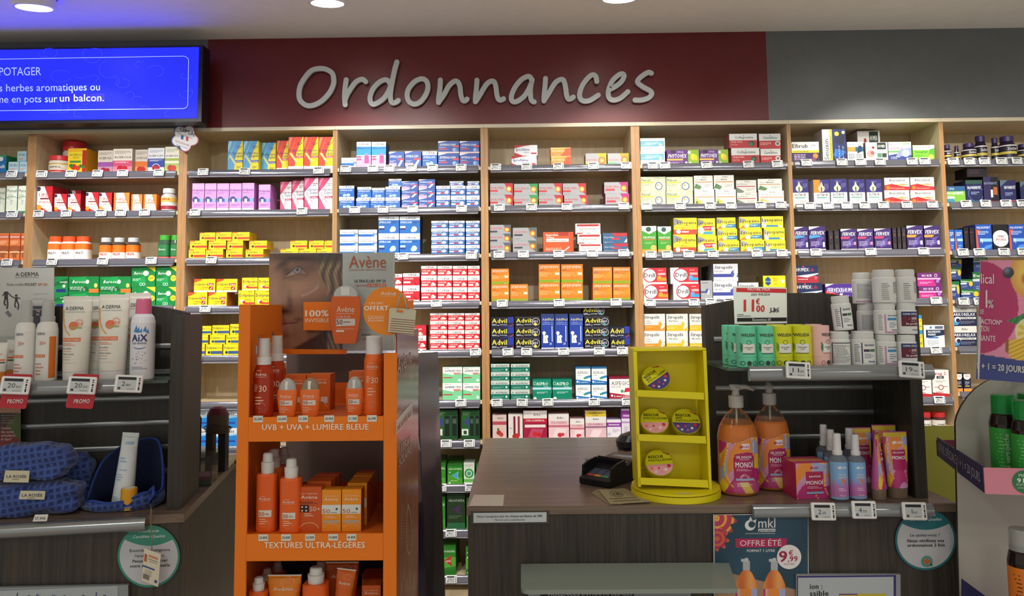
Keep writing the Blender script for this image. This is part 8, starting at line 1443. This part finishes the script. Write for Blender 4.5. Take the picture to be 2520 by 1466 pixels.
mb = MB(); g = pf(Yf_,.0012); T(mb,'UPSA',444,478,322,10,'3c3e4a',0,fn=g,bold=.8,sl=.42); T(mb,'FABRIQUÉ EN FRANCE',438,474,328,3,'8c8c94',0,fn=g,sl=.42)
for i, hx in enumerate(('2c4ca0','e8e8ee','c83048')): x = 445+i*6; mb.patch([(x,-(342+.3*(x-445))),(x+6,-(344+.3*(x-445))),(x+7,-(334+.3*(x-445))),(x+1,-(332+.3*(x-445)))], M(hx), g)
T(mb,'PLUS DE 80 ANS',432,466,349,5,'a8507c',0,fn=g,bold=.5,sl=.35); T(mb,'DE SAVOIR-FAIRE',434,462,357,3,'5c6ca8',0,fn=g,sl=.35); mb.build('print', ft)
# ================================================================ slimming drink stand at the edge
ms = empty('cardboard_display_stand', (0,0,0), 'curved grey cardboard stand with pink topper and green capped bottles', 'display stand'); YM = 1.96
GP = M('b2b1a8', .55); mb = MB(); arc = [(2352,1040),(2356,1022),(2366,1000),(2382,976),(2402,955),(2428,938),(2460,926),(2500,920),(2640,918)]
mb.prism([P(x, y, YM) for x, y in [(2366,1700),(2640,1700)]+arc[::-1]], (0,.008,0), GP, M('3c342e')); mb.build('back_panel', ms)
zt0, zt1 = P(2425,1215,1.76).z, P(2425,1150,1.76).z; PA, PB = P(2425,1215,1.76), P(2285,1130,2.13); PB.x = XR+.022
def vert(a, z): return Vector((a.x, a.y, z))
TB_ = MB(); TB_.prism([vert(PB, zt0+.012), vert(PA, zt0), vert(PA, zt1), vert(PB, zt1+.004)], (.004,.0,0), M('252c58', .5)); ts = TB_.build('tray_side', ms)
mb = MB(); L_ = lambda u, v: tuple(PB+(PA-PB)*u+Vector((-.0015, -.0005, 0))+Vector((0,0,(zt0+.012*(1-u)-PB.z-(PA.z-PB.z)*u)+v*(zt1-zt0))))
mb.text('OFFRE SPÉCIALE 1 + 1 = 20 JOURS', .03, .93, .32, .38, M('b4b8c4'), L_, .6); mb.build('print', ts)
PC = Vector((PA.x+.35, PA.y-.06, 0)); mb = MB(); mb.prism([vert(PA, zt0), vert(PC, zt0), vert(PC, zt1), vert(PA, zt1)], (0,.003,0), M('d88a9c', .5)); tf = mb.build('tray_front', ms)
mb = MB(); dd = (PC-PA); dd.z = 0; dd.normalize(); g = lambda e: (lambda u, v: tuple(vert(PA, zt0)+dd*u+Vector((0,-e,v)))); cu_ = .082; cz = (zt1-zt0)*.5; mb.disc(cu_, cz, .0255, M('2a7c4c'), g(.001), 0, 32); mb.text('Milical', cu_-.012, cu_+.012, cz+.011, .007, M('dfe8dc'), g(.0015), .3); mb.text('91%', cu_-.016, cu_+.014, cz-.002, .010, M('f0f4ec'), g(.0015), 1.5); mb.text('DE SATISFACTION', cu_-.018, cu_+.018, cz-.008, .004, M('dfe8dc'), g(.0015), .5); mb.text('ACTION DRAINANTE', cu_-.016, cu_+.016, cz-.015, .0035, M('dfe8dc'), g(.0015)); mb.build('print', tf)
mb = MB(); fl = [vert(PA, zt0+.004)+Vector((.005,.004,0)), vert(PC, zt0+.004)+Vector((0,.004,0)), Vector((PC.x, YM-.002, zt0+.004)), Vector((PA.x+(PB.x-PA.x)*.52+.006, YM-.002, zt0+.004))]; mb.prism(fl, (0,0,-.003), M('a86074')); mb.build('tray_floor', ms)
mb = MB(); mb.prism([vert(PB, zt0+.012), vert(PB, zt1-.004), vert(PB, zt1-.004)+Vector((.2,.0,0)), vert(PB, zt0+.012)+Vector((.2,0,0))][::-1], (0,.004,0), M('8c3c54', .6)); mb.build('tray_back', ms)
YT_ = 1.72
def tsurf(px, py, e=0): t = max(0, (px-2408)/112); return P(px, py, YT_-e-.05*math.sin(min(1.2, t)*1.2)+.0)
def topper(u, v):
    x, y = 2402+u*178, 936-v*300; c = h3('dc8ca8')
    if ((x-2400)/103)**2+((y-755)/117)**2 < 1: c = h3('b02c64')
    d = math.hypot(x-2530, (y-668)*.8)
    if d < 50: c = mixc(h3('e2c45c'), h3('d89a4c'), sstep(20, 50, d)); c = mixc(c, h3('c8503c'), sstep(20, 6, math.hypot(x-2524, y-682)))
    d = math.hypot(x-2475, y-667)
    if d < 14.5: c = mixc(h3('6c7c8c'), h3('33323f'), sstep(2, 14, math.hypot(x-2471, y-661)))
    if 2474 < x and abs(y-(786-(x-2474)*.22+math.sin((x-2474)*.03)*6)) < min(18, (x-2474)*.35+1): c = mixc(h3('3c8c50'), h3('2a6c3c'), .5+.5*math.sin(x*.5+y*.3))
    d = math.hypot(x-2532, y-812)
    if d < 36: c = h3('dce0a8') if d > 31 else mixc(h3('e8dc8c'), h3('d8b83c'), .5+.5*math.sin(math.atan2(y-812, x-2532)*9))
    if x > 2473 and y > 835-(x-2473)*.18 and (x-2473)*1.1 > (y-862) and y < 895: c = mixc(h3('e8c83c'), h3('c89a2c'), .5+.5*math.sin(x*.3+y*.6)) if x > 2480 else h3('8c5c2c')
    if y > 872+(x-2402)*.09: c = h3('333f80')
    return c
painted('topper_print', lambda u, v: tuple(tsurf(2402+12*v+u*(178-12*v), 932-v*292+u*(14*(1-v)))), 90, 130, topper, vcol_mat('satin_print', .35, .2), ms)
mb = MB(); n_ = 12
for k in range(n_):
    a, b = k/n_, (k+1)/n_; q = [tsurf(2402+12*v+u*(178-12*v), 932-v*292+u*14*(1-v), -.0015) for u, v in ((a,0),(b,0),(b,1),(a,1))]; mb.prism(q, (0,.002,0), M('c8c4c0'))
mb.build('topper_board', ms); mb = MB(); g = lambda u, v: tuple(tsurf(u, -v, .0012))
T(mb,'Milical',2398,2447,697,26,'f0e4e8',0,fn=g,bold=.2,sl=.01) if 0 else T(mb,'lical',2414,2446,697,24,'f0e4e8',0,fn=g,bold=.2,sl=.02)
T(mb,'1',2417,2430,757,43,'dcd8d2',0,fn=g,bold=1.5); T(mb,'%',2431,2445,758,20,'dcd8d2',0,fn=g,bold=1); T(mb,'DE',2412,2421,772,11,'ecdfe4',0,fn=g,bold=.4); T(mb,'FACTION*',2409,2466,796,12,'ecdfe4',0,fn=g,bold=1.3,sl=.06); T(mb,'CTION',2408,2434,815,14,'ecdfe4',0,fn=g,sl=.03); T(mb,'NANTE',2408,2450,838,14,'ecdfe4',0,fn=g,sl=.05); T(mb,'1 + 1 = 20 JOURS',2405,2521,907,16,'dcdad0',0,fn=g,bold=1.4,sl=.09); mb.build('lettering', ms)
mb = MB(); mb.box((P(2500,900,YT_).x, YT_+.02, P(2500,915,YT_).z), (P(2500,900,YT_).x+.02, YT_+.024, P(2480,700,YT_).z), GP); mb.prism([P(2500,930,YT_+.024), P(2600,930,YT_+.024), P(2600,900,YM), P(2500,900,YM)], (0,.0,.003), GP); mb.build('topper_support', ms)
def drink(x0, x1, yt, Y, zb, col, cap, label, txt):
    xc = P((x0+x1)/2, yt, Y).x; w = P(x1, yt, Y).x-P(x0, yt, Y).x; h = P((x0+x1)/2, yt, Y).z-zb; r = w/2; R = [(0,r*.94,r*.94),(.004,r,r),(h*.66,r,r),(h*.76,r*.86,r*.86),(h*.83,r*.56,r*.56)]
    A = MB(); A.loft(R, M('201410', .06), 32); B = MB(); B.loft([(h*.78,r*.82,r*.82),(h*.985,r*.8,r*.8),(h,r*.74,r*.74)], M(cap, .1, 0, .5, ior=1.3), 32); B.loft([(h*.83,r*.56,r*.56),(h*.99,r*.56,r*.56)], M(cap, .4), 24)
    L = MB(); L.loft([(h*.06,r*1.004,r*1.004),(h*.62,r*1.004,r*1.004)], M(col, .4), 40, cap=False); g = sfun([(0,r*1.008,r*1.008),(h,r*1.008,r*1.008)])
    L.text(txt, h*.1, h*.56, 0, r*.3, M('c8e4b8'), lambda u, v: g(-.35*r-v, u), .4); L.text('MILICAL', h*.1, h*.6, 0, r*.5, M('8c3c28' if col != 'e07c24' else 'a83c1c'), lambda u, v: g(.75*r-v, u), .4)
    for k in range(12): L.patch([(0,0),(1,0),(1,1),(0,1)], M('7cc87c' if col != 'e07c24' else '5c2c14'), lambda u, v, k=k: g(-.9*r+.22*r*u+.05*r*math.sin(k), h*(.1+.04*k)+h*.012*v))
    place([('bottle', A), ('cap', B), ('label', L)], 'drink_bottle', (xc, Y, zb), label, 'bottle', 'dark slimming drink bottles on the cardboard stand')
drink(2434,2502,970,1.875,zt0+.0046,'2f9c3c','34b45c','dark drink bottle with green cap and full green label on the tray','thé vert-pêche'); drink(2488,2556,985,1.80,zt0+.0046,'2f9c3c','34b45c','dark drink bottle with green cap cut off by the edge of the photo','thé vert-pêche'); drink(2500,2560,968,1.90,zt0+.0046,'2f9c3c','34b45c','dark drink bottle with green cap behind, only a sliver showing','thé vert-pêche')
zl_ = P(2425,1560,1.76).z; mb = MB(); mb.prism([Vector((PA.x,1.70,zl_)), Vector((PC.x,1.66,zl_)), Vector((PC.x,YM-.002,zl_)), Vector((PA.x+.02,YM-.002,zl_))], (0,0,-.003), M('a86074')); mb.build('lower_shelf', ms); drink(2478,2546,1300,1.80,zl_+.0006,'e07c24','c8ccc8','dark drink bottle with orange label and clear cap on the lower tray','agrumes')
mb = MB(); mb.prism([P(x,y,1.90) for x,y in ((2368,1600),(2440,1600),(2425,1466),(2368,1424))], (0,.004,0), M('252c58', .5)); mb.build('lower_tray_side', ms)
yo = empty('cardboard_display_stand', (0,0,0), 'olive yellow cardboard bin behind the counter end', 'display stand'); Yy = 2.5; a, b = P(2262,1100,Yy).x, P(2352,1100,Yy).x; mb = MB(); mb.box((max(a, 1.2),Yy,0),(b+.1,Yy+.004,P(2300,1048,Yy).z), M('8c8a2c', .6)); mb.build('front_panel', yo); mb = MB(); mb.box((max(a, 1.2),Yy+.0045,0),(max(a, 1.2)+.004,Yy+.3,P(2300,1048,Yy).z), M('8c8a2c', .6)); mb.build('side_panel', yo)
